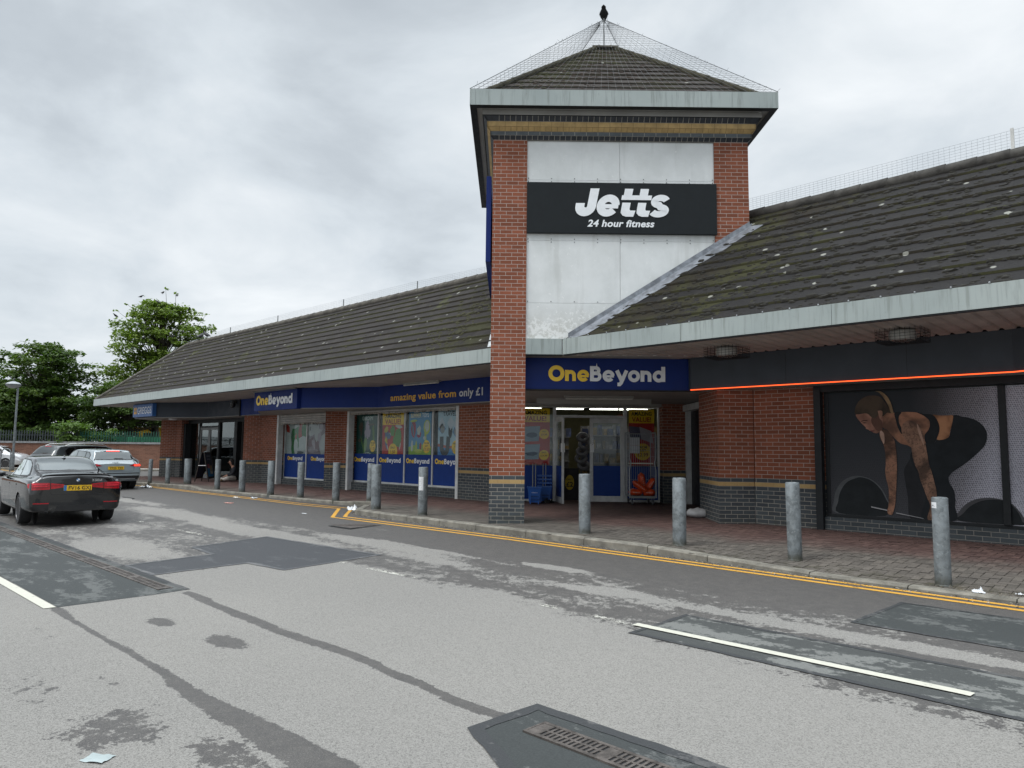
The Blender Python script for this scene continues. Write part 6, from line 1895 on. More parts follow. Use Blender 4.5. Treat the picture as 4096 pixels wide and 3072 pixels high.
# ---- wire cage trolley with orange bags
tz = .157
tr_ = thing('cage_trolley', 'tall empty-sided wire roll cage trolley beside the closed shop door', 'trolley', tuple(T(3.3, 18.2, tz)))
A0, A1, B0, B1 = 2.97, 3.62, 17.9, 18.62
mb = MB(); mb.box(A0 + .02, A1 - .02, B0, B1, .345, .375, T); mb.box(A0 + .02, A1 - .02, B0 - .005, B0 + .02, .32, .345, T); part('deck', mb, M['grey_metal'], tr_, bevel=.004)
for a in (A0, A1):
    mb = MB(); mb.tube([T(a, B0, .33), T(a, B0 + .0, 1.0), T(a + (.03 if a == A0 else -.03), B0 + .02, 1.2), T(a, B0, 1.3), T(a, B0, 1.88), T(a, B0 + .06, 1.94), T(a, B1 - .06, 1.94), T(a, B1, 1.88), T(a, B1, .33)], .014, 7)
    for i in range(1, 7):
        z = .38 + i * .24; mb.tube([T(a, B0, z), T(a, B1, z)], .004, 4)
    for i in range(1, 6):
        n_ = B0 + (B1 - B0) * i / 6; mb.tube([T(a, n_, .36), T(a, n_, 1.93)], .004, 4)
    part('side_frame', mb, M['wire'], tr_, 50)
mb = MB(); mb.tube([T(A0, B1, 1.92), T(A1, B1, 1.92)], .010, 6)
for i in range(1, 12):
    t_ = A0 + (A1 - A0) * i / 12; mb.tube([T(t_, B1, .36), T(t_, B1, 1.92)], .0042, 4)
for z in (.75, 1.1, 1.5): mb.tube([T(A0, B1, z), T(A1, B1, z)], .0045, 4)
part('back_mesh', mb, M['wire'], tr_, 50)
mb = MB(); mb.box(A0 + .01, A1 - .01, B0 + .3, B0 + .33, 1.155, 1.185, T); part('restraint_bar', mb, flat('cream_bar', (.55, .54, .45), .5), tr_)
for a in (A0 + .07, A1 - .07):
    for b in (B0 + .06, B1 - .06):
        mb = MB(); c = T(a, b, tz + .06); mb.tube([c - TV * .018, c + TV * .018], .06, 16); w_ = part('castor', mb, flat('castor_rubber', (.07, .07, .075), .7), tr_, 40)
        mb = MB(); mb.tube([c - TV * .021, c + TV * .021], .03, 12); mb.box(a - .03, a - .023, b - .03, b + .03, tz + .05, .345, T); mb.box(a + .023, a + .03, b - .03, b + .03, tz + .05, .345, T); part('fork', mb, M['grey_metal'], w_, 40)
ob = flat('orange_plastic', (.55, .06, .012), .35, var=.25, scale=9); wp = flat('white_print', (.6, .45, .38), .5)


def bag(lab, t_, n_, z, L, Wd, H, tilt, turn, seed):
    mb = MB(); rnd = random.Random(seed); k, m = 12, 9; vs = []
    for j in range(m):
        v = j / (m - 1) * 2 - 1
        for i in range(k):
            a = 2 * PI * i / k; q = (1 - abs(v) ** 4) ** .5
            w = max(.35, q)
            vs.append(Vector((v * L / 2, math.cos(a) * Wd / 2 * w * (1 + rnd.uniform(-.08, .08)), math.sin(a) * H / 2 * max(.08, q) * (1 + rnd.uniform(-.12, .12)))))
    fs = [(j * k + i, j * k + (i + 1) % k, (j + 1) * k + (i + 1) % k, (j + 1) * k + i) for j in range(m - 1) for i in range(k)] + [tuple(range(k)), tuple((m - 1) * k + i for i in range(k))]
    mb.raw(vs, fs); o = part('orange_bag', mb, ob, None, 70)
    o.matrix_basis = Matrix.Translation(T(t_, n_, z)) @ Matrix.Rotation(TY + turn, 4, 'Z') @ Matrix.Rotation(tilt, 4, 'Y')
    tag(o, lab, 'bag', 'orange bags on the cage trolley')
    mb = MB()
    for i in range(5):
        x = -L * .25 + i * L * .11; mb.tube([(x, -Wd / 2 - .004, -.012), (x + L * .03, -Wd / 2 - .006, .012), (x + L * .06, -Wd / 2 - .004, -.006)], .005, 4)
    l = link('print', mesh_of('bag_print', mb, wp)); l.parent = o


bag('orange bag lying flat at the left of the trolley deck', 3.13, 18.05, .46, .34, .26, .17, .05, .1, 1)
bag('orange bag lying flat at the right of the trolley deck', 3.47, 18.05, .46, .32, .26, .18, -.05, -.1, 2)
bag('long orange bag slanting down across the two flat bags', 3.24, 17.99, .60, .46, .2, .15, .62, 0, 3)
bag('orange bag standing upright at the back of the trolley', 3.34, 18.3, .72, .44, .3, .18, 1.45, .1, 4)
bag('orange bag leaning against the right side of the trolley', 3.53, 18.15, .66, .36, .2, .16, -1.0, .1, 5)

# ---- blue shopping baskets on wheels
def basket(lab, t_, n_, z, s=1.0, n_nest=1, rz=0):
    root = thing('shopping_basket', lab, 'basket', tuple(T(t_, n_, z)), TY + rz, 'blue shopping baskets')
    bm_ = flat('blue_plastic', (.012, .085, .33), .4, var=.12)
    for q in range(n_nest):
        mb = MB(); dz = q * .09; w0, w1, d0, d1, h = .125, .165, .15, .20, .42
        P = [(-w0, -d0, .04 + dz), (w0, -d0, .04 + dz), (w0, d0, .04 + dz), (-w0, d0, .04 + dz)]; Q = [(-w1, -d1, h + dz), (w1, -d1, h + dz), (w1, d1, h + dz), (-w1, d1, h + dz)]
        if q == 0:
            mb.raw(P + Q, ((3, 2, 1, 0), (0, 1, 5, 4), (1, 2, 6, 5), (2, 3, 7, 6), (3, 0, 4, 7)))
            for i in range(4): mb.box(-w0 + .02 + i * .07, -w0 + .035 + i * .07, -d1 * .9, -d0 - .002, .05, .40) if i in (0, 3) else None
        for a, b, c, d in ((-w1 - .012, w1 + .012, -d1 - .012, -d1 + .004), (-w1 - .012, w1 + .012, d1 - .004, d1 + .012), (-w1 - .012, -w1 + .004, -d1 + .004, d1 - .004), (w1 - .004, w1 + .012, -d1 + .004, d1 - .004)): mb.box(a, b, c, d, h + dz - .03, h + dz)
        o = link('tub' if q == 0 else 'nested_rim', mesh_of('tub', mb, bm_)); o.parent = root
    mb = MB()
    for r_ in range(2):
        for i in range(11 if r_ == 0 else 7): mb.box(-.10 + i * (.02 if r_ == 0 else .033), -.10 + i * (.02 if r_ == 0 else .033) + .009, -.172, -.158, .17 - r_ * .08, .225 - r_ * .09)
    o = link('slot', mesh_of('slot', mb, M['black'])); o.parent = root
    mb = MB(); mb.tube([(-.035, .12, .3), (-.035, .12, .98), (.035, .12, .98), (.035, .12, .3)], .014, 8); o = link('handle', mesh_of('handle', mb, M['grey_metal'], 40)); o.parent = root
    for x in (-.1, .1):
        mb = MB(); mb.tube([(x, -.15, 0), (x, -.14, .06)], .012, 6); o = link('foot', mesh_of('foot', mb, bm_)); o.parent = root
    return root


b1 = basket('front blue wheeled shopping basket with a white shop name, beside the tower pillar', .62, 18.0, .157, 1, 1)
fr = Fr((0, -.178, 0), XR, YO); mbs = MB(); text_to(mbs, fr, 'OneBeyond', -.075, .275, .15, None, .004, .03); o = link('lettering', mesh_of('lettering', mbs, M['white_letter'], recalc=False)); o.parent = b1
basket('nested stack of blue shopping baskets behind the front basket', .90, 18.5, .157, 1, 4)
scrap('rag', 'black and white rag dropped on the lobby paving by the baskets', 'rag', *T(1.0, 18.25, 0).xy, .22, .18, flat('black_rag', (.02, .02, .02), .8, var=.6), 21, .3, .16, .157)
def sack(name, lab, t_, n_, z, L, Wd, H, m, seed, turn=0):
    rnd = random.Random(seed); mb = MB(); mb.ball((0, 0, H * .42), L / 2, Wd / 2, H / 2, 14, 9)
    for p in mb.v:
        p.z = max(0, p.z * (1 + rnd.uniform(-.15, .15))); p.x *= 1 + rnd.uniform(-.06, .06)
    o = part(name, mb, m, None, 60); o.location = T(t_, n_, z); o.rotation_euler = (0, 0, TY + turn); return tag(o, lab, 'sack')


sack('white_sack', 'grubby white sack lying against the brick pillar right of the lobby', 3.83, 14.75, .157, .50, .28, .20, flat('grubby_sack', (.42, .42, .42), .8, var=.2), 8)
# just inside the open door
for i in range(5):
    mb = MB(); c = T(1.98 + .05 * math.sin(i * 1.7), 19.6, 1.83 - i * .19); mb.tube([c + TV * (.13 * math.cos(R(a))) + Vector((0, 0, .09 * math.sin(R(a)))) + NV * (.06 * math.sin(R(a + 40))) for a in range(0, 360, 24)], .055, 8, True)
    tag(part('swim_ring', mb, flat('grey_vinyl', (.15, .15, .155), .35), None, 60), ['top', 'second', 'middle', 'fourth', 'lowest'][i] + ' grey ring of the string hanging inside the open shop door', 'swim ring', 'rings hanging inside the shop door')
pb = thing('price_stand', 'black stand with a yellow £2 oval just inside the open door', 'price stand', tuple(T(1.62, 19.5, .157)))
mb = MB(); mb.box(1.42, 1.86, 19.5, 19.54, .16, 1.0, T); part('board', mb, M['black'], pb)
mb = MB(); frp = Fr(T(1.62, 19.495, .62), TV, -NV); blob(mb, frp, 0, 0, .12, .2, .001, 28); part('yellow_oval', mb, pm('dim_yellow', (.42, .30, .02)), pb, recalc=False)
mb = MB(); text_to(mb, frp, 'ONLY', 0, .06, None, .045, .003, .02, 0, True); text_to(mb, frp, '£2', 0, -.11, None, .13, .003, .03, 0, True); part('lettering', mb, M['black'], pb, recalc=False)

# ---- pavement A-board outside the bakery
ab = thing('a_board', 'dark wooden A-board showing an iced drink outside the bakery', 'A-board', tuple(T(-11.8, 28.2, .13)), TY)
wood = flat('dark_board_frame', (.03, .022, .018), .6)


def slope(side, x, y, z):      # panel leaning: side -1 / +1, z along the panel 0..1.16
    return Vector((side * (.27 - .225 * z / 1.13) + x * side, y, z))


for side in (-1, 1):
    mb = MB()
    for y0, y1 in ((-.33, -.285), (.285, .33)):
        i0 = [slope(side, a, y, z) for z in (0, 1.13) for a, y in ((-.015, y0), (.015, y0), (.015, y1), (-.015, y1))]
        mb.raw(i0, ((3, 2, 1, 0), (4, 5, 6, 7), (0, 1, 5, 4), (1, 2, 6, 5), (2, 3, 7, 6), (3, 0, 4, 7)))
    for z0, z1 in ((.12, .18), (1.08, 1.13)):
        i0 = [slope(side, a, y, z) for z in (z0, z1) for a, y in ((-.014, -.284), (.014, -.284), (.014, .284), (-.014, .284))]
        mb.raw(i0, ((3, 2, 1, 0), (4, 5, 6, 7), (0, 1, 5, 4), (1, 2, 6, 5), (2, 3, 7, 6), (3, 0, 4, 7)))
    o = link('frame', mesh_of('frame', mb, wood)); o.parent = ab
    def quad(y0, y1, z0, z1, d): return [slope(side, d, y, z) for y, z in ((y0, z0), (y1, z0), (y1, z1), (y0, z1))]
    mb = MB(); mb.face(quad(-.284, .284, .18, 1.08, .004)); mb.face(quad(-.284, .284, .18, 1.08, -.006)[::-1])
    pn = link('panel', mesh_of('panel', mb, flat('navy_board_panel', (.012, .022, .055), .5), recalc=False)); pn.parent = ab
    for nm, m, L in (('printed_block', pm('board_blue', (.03, .16, .34)), ((-.25, .25, .2, .52, .007),)), ('printed_drink', pm('coffee', (.22, .19, .12)), ((-.02, .2, .30, .62, .009),)), ('printed_cup', pm('milk', (.36, .36, .32)), ((.0, .18, .30, .40, .011),)),
                     ('printed_straw', pm('straw_pink', (.32, .10, .14)), ((-.2, -.02, .52, .68, .009),)), ('printed_headline', pm('board_pale', (.20, .22, .26)), ((-.16, .16, .96, 1.0, .008), (-.14, .14, .84, .88, .008)))):
        mb = MB()
        for q in L: mb.face(quad(*q))
        o = link(nm, mesh_of(nm, mb, m, recalc=False)); o.parent = pn
mb = MB(); mb.tube([slope(-1, 0, -.33, .62), slope(1, 0, -.33, .62)], .012, 6); o = link('stay', mesh_of('stay', mb, M['white_letter'])); o.parent = ab

# ---- person sitting cross-legged against the bakery window
def skin_obj(name, joints, edges, m, parent, sub=2):
    me = bpy.data.meshes.new(name); me.from_pydata([j[0] for j in joints], edges, []); me.materials.append(m)
    o = link(name, me); o.parent = parent
    md = o.modifiers.new('skin', 'SKIN'); md.use_smooth_shade = True
    for v, j in zip(me.skin_vertices[0].data, joints):
        r = j[1]; v.radius = r if isinstance(r, tuple) else (r, r)
    me.skin_vertices[0].data[0].use_root = True
    s = o.modifiers.new('smooth', 'SUBSURF'); s.levels = sub; s.render_levels = sub
    return o


pp = thing('person', 'person sitting cross-legged on the paving in a dark jacket and pale trousers', 'person', tuple(T(-10.68, 28.25, .147)), TY + R(62))
# local frame: +y is the way the person faces (turned so that it is towards the left and the camera)
pp.rotation_euler = (0, 0, TY + R(118))
skin = flat('skin', (.36, .19, .13), .55, var=.1); jk = flat('dark_navy_jacket', (.012, .014, .022), .8, var=.25); tro = flat('pale_trousers', (.40, .375, .345), .85, var=.12); shoe = flat('worn_tan_shoe', (.12, .085, .05), .8)
body = skin_obj('body', [((0, -.02, .12), .10), ((0, .0, .34), .10), ((0, .05, .52), .085), ((0, .10, .60), .045), ((0, .145, .66), .05), ((0, .165, .73), (.072, .085)), ((0, .155, .80), (.068, .08)), ((.17, .05, .50), .045), ((-.17, .05, .50), .045), ((.24, .12, .30), .036), ((-.24, .12, .30), .036), ((.12, .30, .22), .03), ((-.12, .30, .22), .03), ((.05, .36, .19), .035), ((-.05, .36, .19), .035)],
                [(0, 1), (1, 2), (2, 3), (3, 4), (4, 5), (5, 6), (2, 7), (2, 8), (7, 9), (8, 10), (9, 11), (10, 12), (11, 13), (12, 14)], skin, pp)
skin_obj('jacket', [((0, -.03, .10), (.165, .13)), ((0, -.01, .30), (.165, .125)), ((0, .04, .49), (.155, .115)), ((0, .085, .575), .075), ((.18, .045, .485), .075), ((-.18, .045, .485), .075), ((.25, .11, .29), .062), ((-.25, .11, .29), .062), ((.14, .28, .225), .05), ((-.14, .28, .225), .05)],
         [(0, 1), (1, 2), (2, 3), (2, 4), (2, 5), (4, 6), (5, 7), (6, 8), (7, 9)], jk, pp)
skin_obj('trousers', [((0, -.02, .10), (.15, .12)), ((.13, .06, .11), .095), ((-.13, .06, .11), .095), ((.34, .30, .13), .082), ((-.34, .30, .13), .082), ((.12, .46, .09), .068), ((-.10, .42, .075), .068), ((-.08, .50, .07), .055), ((.10, .50, .06), .055)],
         [(0, 1), (0, 2), (1, 3), (2, 4), (3, 5), (4, 6), (5, 7), (6, 8)], tro, pp)
for sx in (-1, 1):
    mb = MB(); mb.ball((sx * .17, .50, .055), .12, .05, .045, 12, 8); o = link('shoe', mesh_of('shoe', mb, shoe, 60)); o.parent = pp
    for f in range(4):
        pass
mb = MB(); mb.ball((0, .135, .785), .086, .098, .088, 14, 10)
for p in mb.v:
    if p.y > .19 and p.z < .80: p.y = .19 - (p.y - .19) * .5
mb.ball((0, .10, .70), .075, .07, .09, 12, 8); o = link('hair', mesh_of('hair', mb, flat('black_hair', (.012, .010, .010), .7, var=.3), 70)); o.parent = pp
mb = MB(); mb.ball((0, .255, .715), .012, .02, .016, 8, 6)
mb.ball((.03, .232, .742), .012, .008, .007, 8, 5); mb.ball((-.03, .232, .742), .012, .008, .007, 8, 5)
o = link('face_detail', mesh_of('face_detail', mb, flat('face_shade', (.20, .10, .075), .6), 60)); o.parent = pp
for s in (-1, 1):       # five fingers on each hand, curled over the shins
    J = [((s * .05, .36, .19), .028)]; E_ = []
    for f in range(5):
        a = (f - 2) * .018; i = len(J); L = (.05, .065, .07, .062, .045)[f] if f else .05
        J += [((s * (.05 - a * s), .36 + L * .6, .185 + (.012 if f == 0 else 0)), .0095), ((s * (.05 - a * s) - s * (.02 if f == 0 else 0), .36 + L, .168), .008)]; E_ += [(0, i), (i, i + 1)]
    skin_obj('hand', J, E_, skin, pp, 1)
# ================================================================== CARS
from mathutils.bvhtree import BVHTree


def cr(P, k):
    out = []; n = len(P)
    for i in range(n - 1):
        p0, p1, p2, p3 = P[max(0, i - 1)], P[i], P[i + 1], P[min(n - 1, i + 2)]
        for s in range(k):
            t = s / k; out.append(.5 * ((2 * p1) + (p2 - p0) * t + (2 * p0 - 5 * p1 + 4 * p2 - p3) * t * t + (3 * p1 - p0 - 3 * p2 + p3) * t ** 3))
    return out + [P[-1]]


def section(x, zb, wl, ws, zsh, wg, zr, wr, bow=0):
    w = max(wl, ws)
    return [Vector(p) for p in ((x, 0, zb), (x, wl * .78, zb), (x, wl * .955, zb + .05), (x, wl * .99, zb + .16), (x, w + .004, (zb + zsh) / 2 + .04), (x, ws + .002, zsh - .13), (x, ws - .008, zsh - .04), (x, ws - .045, zsh + .008), (x, wg, zsh + .03),
            (x, wg + (wr - wg) * .62, zsh + .03 + (zr - zsh - .03) * .62), (x, wr + .015, zr - .045), (x, wr - .06, zr - .012), (x, wr * .5, zr + .006), (x, 0, zr + .012))]


def car_body(rows, wheels, R_=.345):
    """loft the half sections, close both ends, mirror, and cut the wheel wells"""
    S = [section(*r) for r in rows]
    def endcap(s, dx, first):
        a = [Vector((p.x + dx * .62, p.y * .60, p.z + (.02 if i == 0 else 0))) for i, p in enumerate(s)]
        b = [Vector((p.x + dx, 0, p.z + (.03 if i == 0 else 0))) for i, p in enumerate(s)]
        return [b, a] if first else [a, b]
    S = endcap(S[0], -.045, True) + S + endcap(S[-1], .07, False)
    cols = [cr(c, 5) for c in zip(*S)]                         # along the car
    grid = [cr(list(r), 3) for r in zip(*cols)]                # round the section
    nu, nv = len(grid), len(grid[0]); mb = MB()
    vs = [p for g in grid for p in g] + [Vector((p.x, -p.y, p.z)) for g in grid for p in g]; o = nu * nv
    fs = [(i * nv + j, i * nv + j + 1, (i + 1) * nv + j + 1, (i + 1) * nv + j) for i in range(nu - 1) for j in range(nv - 1)]
    fs += [tuple(o + k for k in reversed(f)) for f in fs]
    me = bpy.data.meshes.new('car_body'); me.from_pydata(vs, [], fs)
    bm = bmesh.new(); bm.from_mesh(me); bmesh.ops.remove_doubles(bm, verts=bm.verts, dist=2e-4); bmesh.ops.dissolve_degenerate(bm, edges=bm.edges, dist=1e-5); bmesh.ops.holes_fill(bm, edges=bm.edges, sides=0)
    bmesh.ops.recalc_face_normals(bm, faces=bm.faces)
    if bm.calc_volume(signed=True) < 0: bmesh.ops.reverse_faces(bm, faces=bm.faces[:])
    bm.to_mesh(me); bm.free()
    ob = bpy.data.objects.new('tmp_body', me); COL.objects.link(ob)
    cut = MB()
    for wx in wheels:
        for s in (-1, 1): cut.tube([(wx, s * .56, .33), (wx, s * 1.3, .33)], R_, 40)
    cu = bpy.data.objects.new('tmp_cut', mesh_of('tmp_cut', cut, [])); COL.objects.link(cu)
    md = ob.modifiers.new('b', 'BOOLEAN'); md.object = cu; md.operation = 'DIFFERENCE'; md.solver = 'FAST'
    bpy.context.view_layer.update(); dg = bpy.context.evaluated_depsgraph_get()
    full = BVHTree.FromPolygons([v.co[:] for v in me.vertices], [tuple(p.vertices) for p in me.polygons])
    res = bpy.data.meshes.new_from_object(ob.evaluated_get(dg))
    for x in (ob, cu): bpy.data.objects.remove(x)
    bm = bmesh.new(); bm.from_mesh(res)
    for f in bm.faces: f.smooth = True
    for e in bm.edges:
        if len(e.link_faces) == 2 and e.calc_face_angle(0) > R(38): e.smooth = False
    bm.to_mesh(res); bm.free()
    return res, full


def project(mb, bvh, outline, side, d=.005, cell=.07, th=.0):
    """lay a flat outline onto the body: side 'rear' (y, z), 'left' / 'right' (x, z), 'top' (x, y)"""
    bm = bmesh.new(); f = bm.faces.new([bm.verts.new((a, b, 0)) for a, b in outline])
    for ax in (0, 1):
        lo = min(p[ax] for p in outline); hi = max(p[ax] for p in outline); k = int((hi - lo) / cell)
        for i in range(1, k + 1):
            co = [0, 0, 0]; co[ax] = lo + (hi - lo) * i / (k + 1); no = [0, 0, 0]; no[ax] = 1
            bmesh.ops.bisect_plane(bm, geom=bm.verts[:] + bm.edges[:] + bm.faces[:], plane_co=co, plane_no=no)
    bmesh.ops.triangulate(bm, faces=bm.faces[:])
    bm.verts.index_update(); P = []
    for v in bm.verts:
        a, b = v.co.x, v.co.y
        org, dr = {'rear': ((-6, a, b), (1, 0, 0)), 'front': ((6, a, b), (-1, 0, 0)), 'left': ((a, 4, b), (0, -1, 0)), 'right': ((a, -4, b), (0, 1, 0)), 'top': ((a, b, 4), (0, 0, -1))}[side]
        h = bvh.ray_cast(Vector(org), Vector(dr))
        if h[0] is None:
            q = Vector(org) + Vector(dr) * 4; nn = -Vector(dr)
            h2 = bvh.find_nearest(q); q = h2[0] if h2[0] else q
        else: q, nn = h[0], h[1]
        if nn.dot(Vector(dr)) > 0: nn = -nn
        P.append(q + nn * d)
    mb.raw(P, [tuple(v.index for v in f.verts) for f in bm.faces]); bm.free()


def rr(x0, y0, x1, y1, r=.02, k=3):
    P = []
    for cx, cy, a in ((x1 - r, y1 - r, 0), (x0 + r, y1 - r, 90), (x0 + r, y0 + r, 180), (x1 - r, y0 + r, 270)):
        P += [(cx + r * math.cos(R(a + 90 * i / k)), cy + r * math.sin(R(a + 90 * i / k))) for i in range(k + 1)]
    return P


TYRE = flat('tyre_rubber', (.018, .018, .019), .85, var=.2); RIM = flat('grey_alloy', (.34, .35, .36), .35, .7); RIMD = flat('two_tone_alloy', (.20, .20, .21), .3, .6)
CG = glass_mat('car_glass', (.12, .13, .14), 2.2); TRIM = flat('black_trim', (.012, .012, .013), .45); RED = flat('red_lamp', (.38, .008, .016), .15, var=.2, scale=20, coat=.5)
REDL = flat('lit_red_lamp', (.6, .02, .02), .2, emis=(1, .04, .02), estr=2.2); CHR = flat('chrome', (.6, .6, .6), .15, .9); PLY = flat('yellow_plate', (.72, .43, .012), .45, var=.05); INK = flat('plate_ink', (.01, .01, .01), .5)
WELL = flat('wheel_well', (.008, .008, .008), .9)


def wheel(root, x, y, r, spokes, two_tone):
    s = 1 if y > 0 else -1
    F = lambda a, b, c: Vector((x, y, r)) + Vector((a, s * c, b))
    mb = MB(); mb.lathe([(r * .70, -.10), (r * .93, -.112), (r * .985, -.085), (r, -.04), (r, .04), (r * .985, .085), (r * .93, .108), (r * .72, .10)], 36, lambda a, b, z: F(a, b, z)); w = link('wheel', mesh_of('wheel_tyre', mb, TYRE, 35)); w.parent = root
    mb = MB(); mb.lathe([(r * .70, -.09), (r * .715, .07), (r * .73, .098), (r * .70, .104), (r * .67, .085), (r * .62, .02), (r * .60, -.02)], 36, F); mb.lathe([(.005, .045), (r * .17, .055), (r * .19, .03), (r * .2, .0)], 16, F)
    for i in range(spokes):
        a = 2 * PI * i / spokes + .2
        for b in (-.10, .10):
            ca, sa = math.cos(a), math.sin(a); e = lambda q, u, z: F(q * ca - u * sa, q * sa + u * ca, z)
            q0, q1 = r * .13, r * .69; u0, u1 = b * .25, b * .8; h = .011
            mb.raw([e(q0, u0 - h, .05), e(q0, u0 + h, .05), e(q1, u1 + h, .085), e(q1, u1 - h, .085), e(q0, u0 - h, .01), e(q0, u0 + h, .01), e(q1, u1 + h, .04), e(q1, u1 - h, .04)], ((0, 1, 2, 3), (0, 4, 5, 1), (1, 5, 6, 2), (2, 6, 7, 3), (3, 7, 4, 0)))
    o = link('rim', mesh_of('wheel_rim', mb, RIMD if two_tone else RIM, 40)); o.parent = w
    mb = MB(); mb.lathe([(r * .68, -.03), (.004, -.03)], 24, F); o = link('hub', mesh_of('wheel_hub', mb, WELL)); o.parent = w


def plate_part(root, bvh, text, z0, blue):
    h = bvh.ray_cast(Vector((-6, 0, z0 + .05)), Vector((1, 0, 0))); x = h[0].x - .012
    mb = MB(); mb.box(x - .006, x, -.26, .26, z0, z0 + .112); o = link('number_plate', mesh_of('number_plate', mb, PLY)); o.parent = root
    fr = Fr((x - .0065, .26, z0), (0, -1, 0), (-1, 0, 0)); mb = MB(); text_to(mb, fr, text, .09 if blue else .04, .02, .41 if blue else .44, .074, .0015, .022)
    l = link('registration', mesh_of('registration', mb, INK, recalc=False)); l.parent = o
    if blue:
        mb = MB(); rect(mb, fr, .002, .002, .055, .11, .0012); l = link('blue_band', mesh_of('blue_band', mb, flat('plate_blue', (.03, .16, .42), .4), recalc=False)); l.parent = o


def build_car(name, label, loc, rz, rows, wheels, paint, opt):
    root = thing(name, label, 'car', loc, rz)
    me, bvh = car_body(rows, wheels, opt.get('R', .345)); me.materials.clear(); me.materials.append(paint)
    b = link('body', me); b.parent = root
    def add(nm, m, items, par=None, side='rear', d=.005, cell=.07):
        mb = MB()
        for it in items: project(mb, bvh, it, side, d, cell)
        o = link(nm, mesh_of(nm, mb, m, 50, recalc=False)); o.parent = par or root; return o
    mir = lambda P: [(-a, c) for a, c in P][::-1]
    mb = MB()
    for wx in wheels:
        for s in (-1, 1): mb.tube([(wx, s * .57, .33), (wx, s * .58, .33)], opt.get('R', .345) - .004, 30)
    o = link('wheel_well', mesh_of('wheel_well', mb, WELL)); o.parent = root
    for wx in wheels:
        for s in (-1, 1): wheel(root, wx, s * opt['track'], opt['wr'], opt['spokes'], opt['two'])
    for side, sgn in (('left', 1), ('right', -1)):
        for P in opt['sidewin']:
            add('side_window', CG, [P], side=side, d=.006)
        add('window_surround', TRIM, [opt['surround']], side=side, d=.0035)
        for P in opt['seams']: add('door_seam', TRIM, [P], side=side, d=.003)
        for P in opt['handles']: add('door_handle', opt.get('handle', paint), [P], side=side, d=.022)
        add('sill_trim', TRIM, [opt['sill']], side=side, d=.006)
        mb = MB(); x, z = opt['mirror']; mb.ball((x, sgn * .97, z), .10, .11, .075, 12, 8); mb.box(x - .03, x + .03, min(sgn * .82, sgn * .9), max(sgn * .82, sgn * .9), z - .05, z - .02)
        o = link('wing_mirror', mesh_of('wing_mirror', mb, opt.get('mirror_mat', paint), 50)); o.parent = root
    add('rear_window', CG, [opt['rearwin']], d=.006)
    add('rear_window_edge', TRIM, [opt['rearedge']], d=.003)
    if 'screen' in opt: add('windscreen', CG, [opt['screen']], side='front', d=.005)
    for P, m in opt['lamps']:
        l = add('tail_lamp', m, [P], d=.010)
    for P, m in opt.get('lampbits', ()): add('lamp_strip', m, [P], d=.013)
    for nm, m, P, d in opt['rear']: add(nm, m, P, d=d)
    plate_part(root, bvh, opt['plate'], opt['plate_z'], opt['blue'])
    return root, bvh, add


SAL = [(-2.27, .31, .79, .775, .90, .70, 1.035, .60), (-2.16, .29, .855, .85, .93, .75, 1.06, .63), (-1.95, .28, .885, .88, .95, .745, 1.075, .62), (-1.62, .27, .90, .895, .955, .73, 1.09, .60), (-1.40, .26, .905, .90, .955, .72, 1.115, .59),
       (-1.05, .25, .905, .90, .955, .72, 1.27, .57), (-.66, .24, .905, .90, .95, .72, 1.385, .56), (-.15, .24, .905, .90, .945, .72, 1.425, .565), (.40, .24, .905, .90, .94, .72, 1.415, .56), (.74, .24, .905, .90, .935, .72, 1.355, .56),
       (1.10, .24, .905, .895, .925, .73, 1.165, .60), (1.44, .24, .90, .885, .905, .75, .985, .66), (1.80, .25, .885, .86, .845, .74, .925, .62), (2.08, .27, .84, .80, .75, .68, .83, .56), (2.24, .30, .74, .70, .62, .58, .69, .46)]
BLK = paint_mat('black_car_paint', (.003, .0034, .0045), 0, .02, .08)
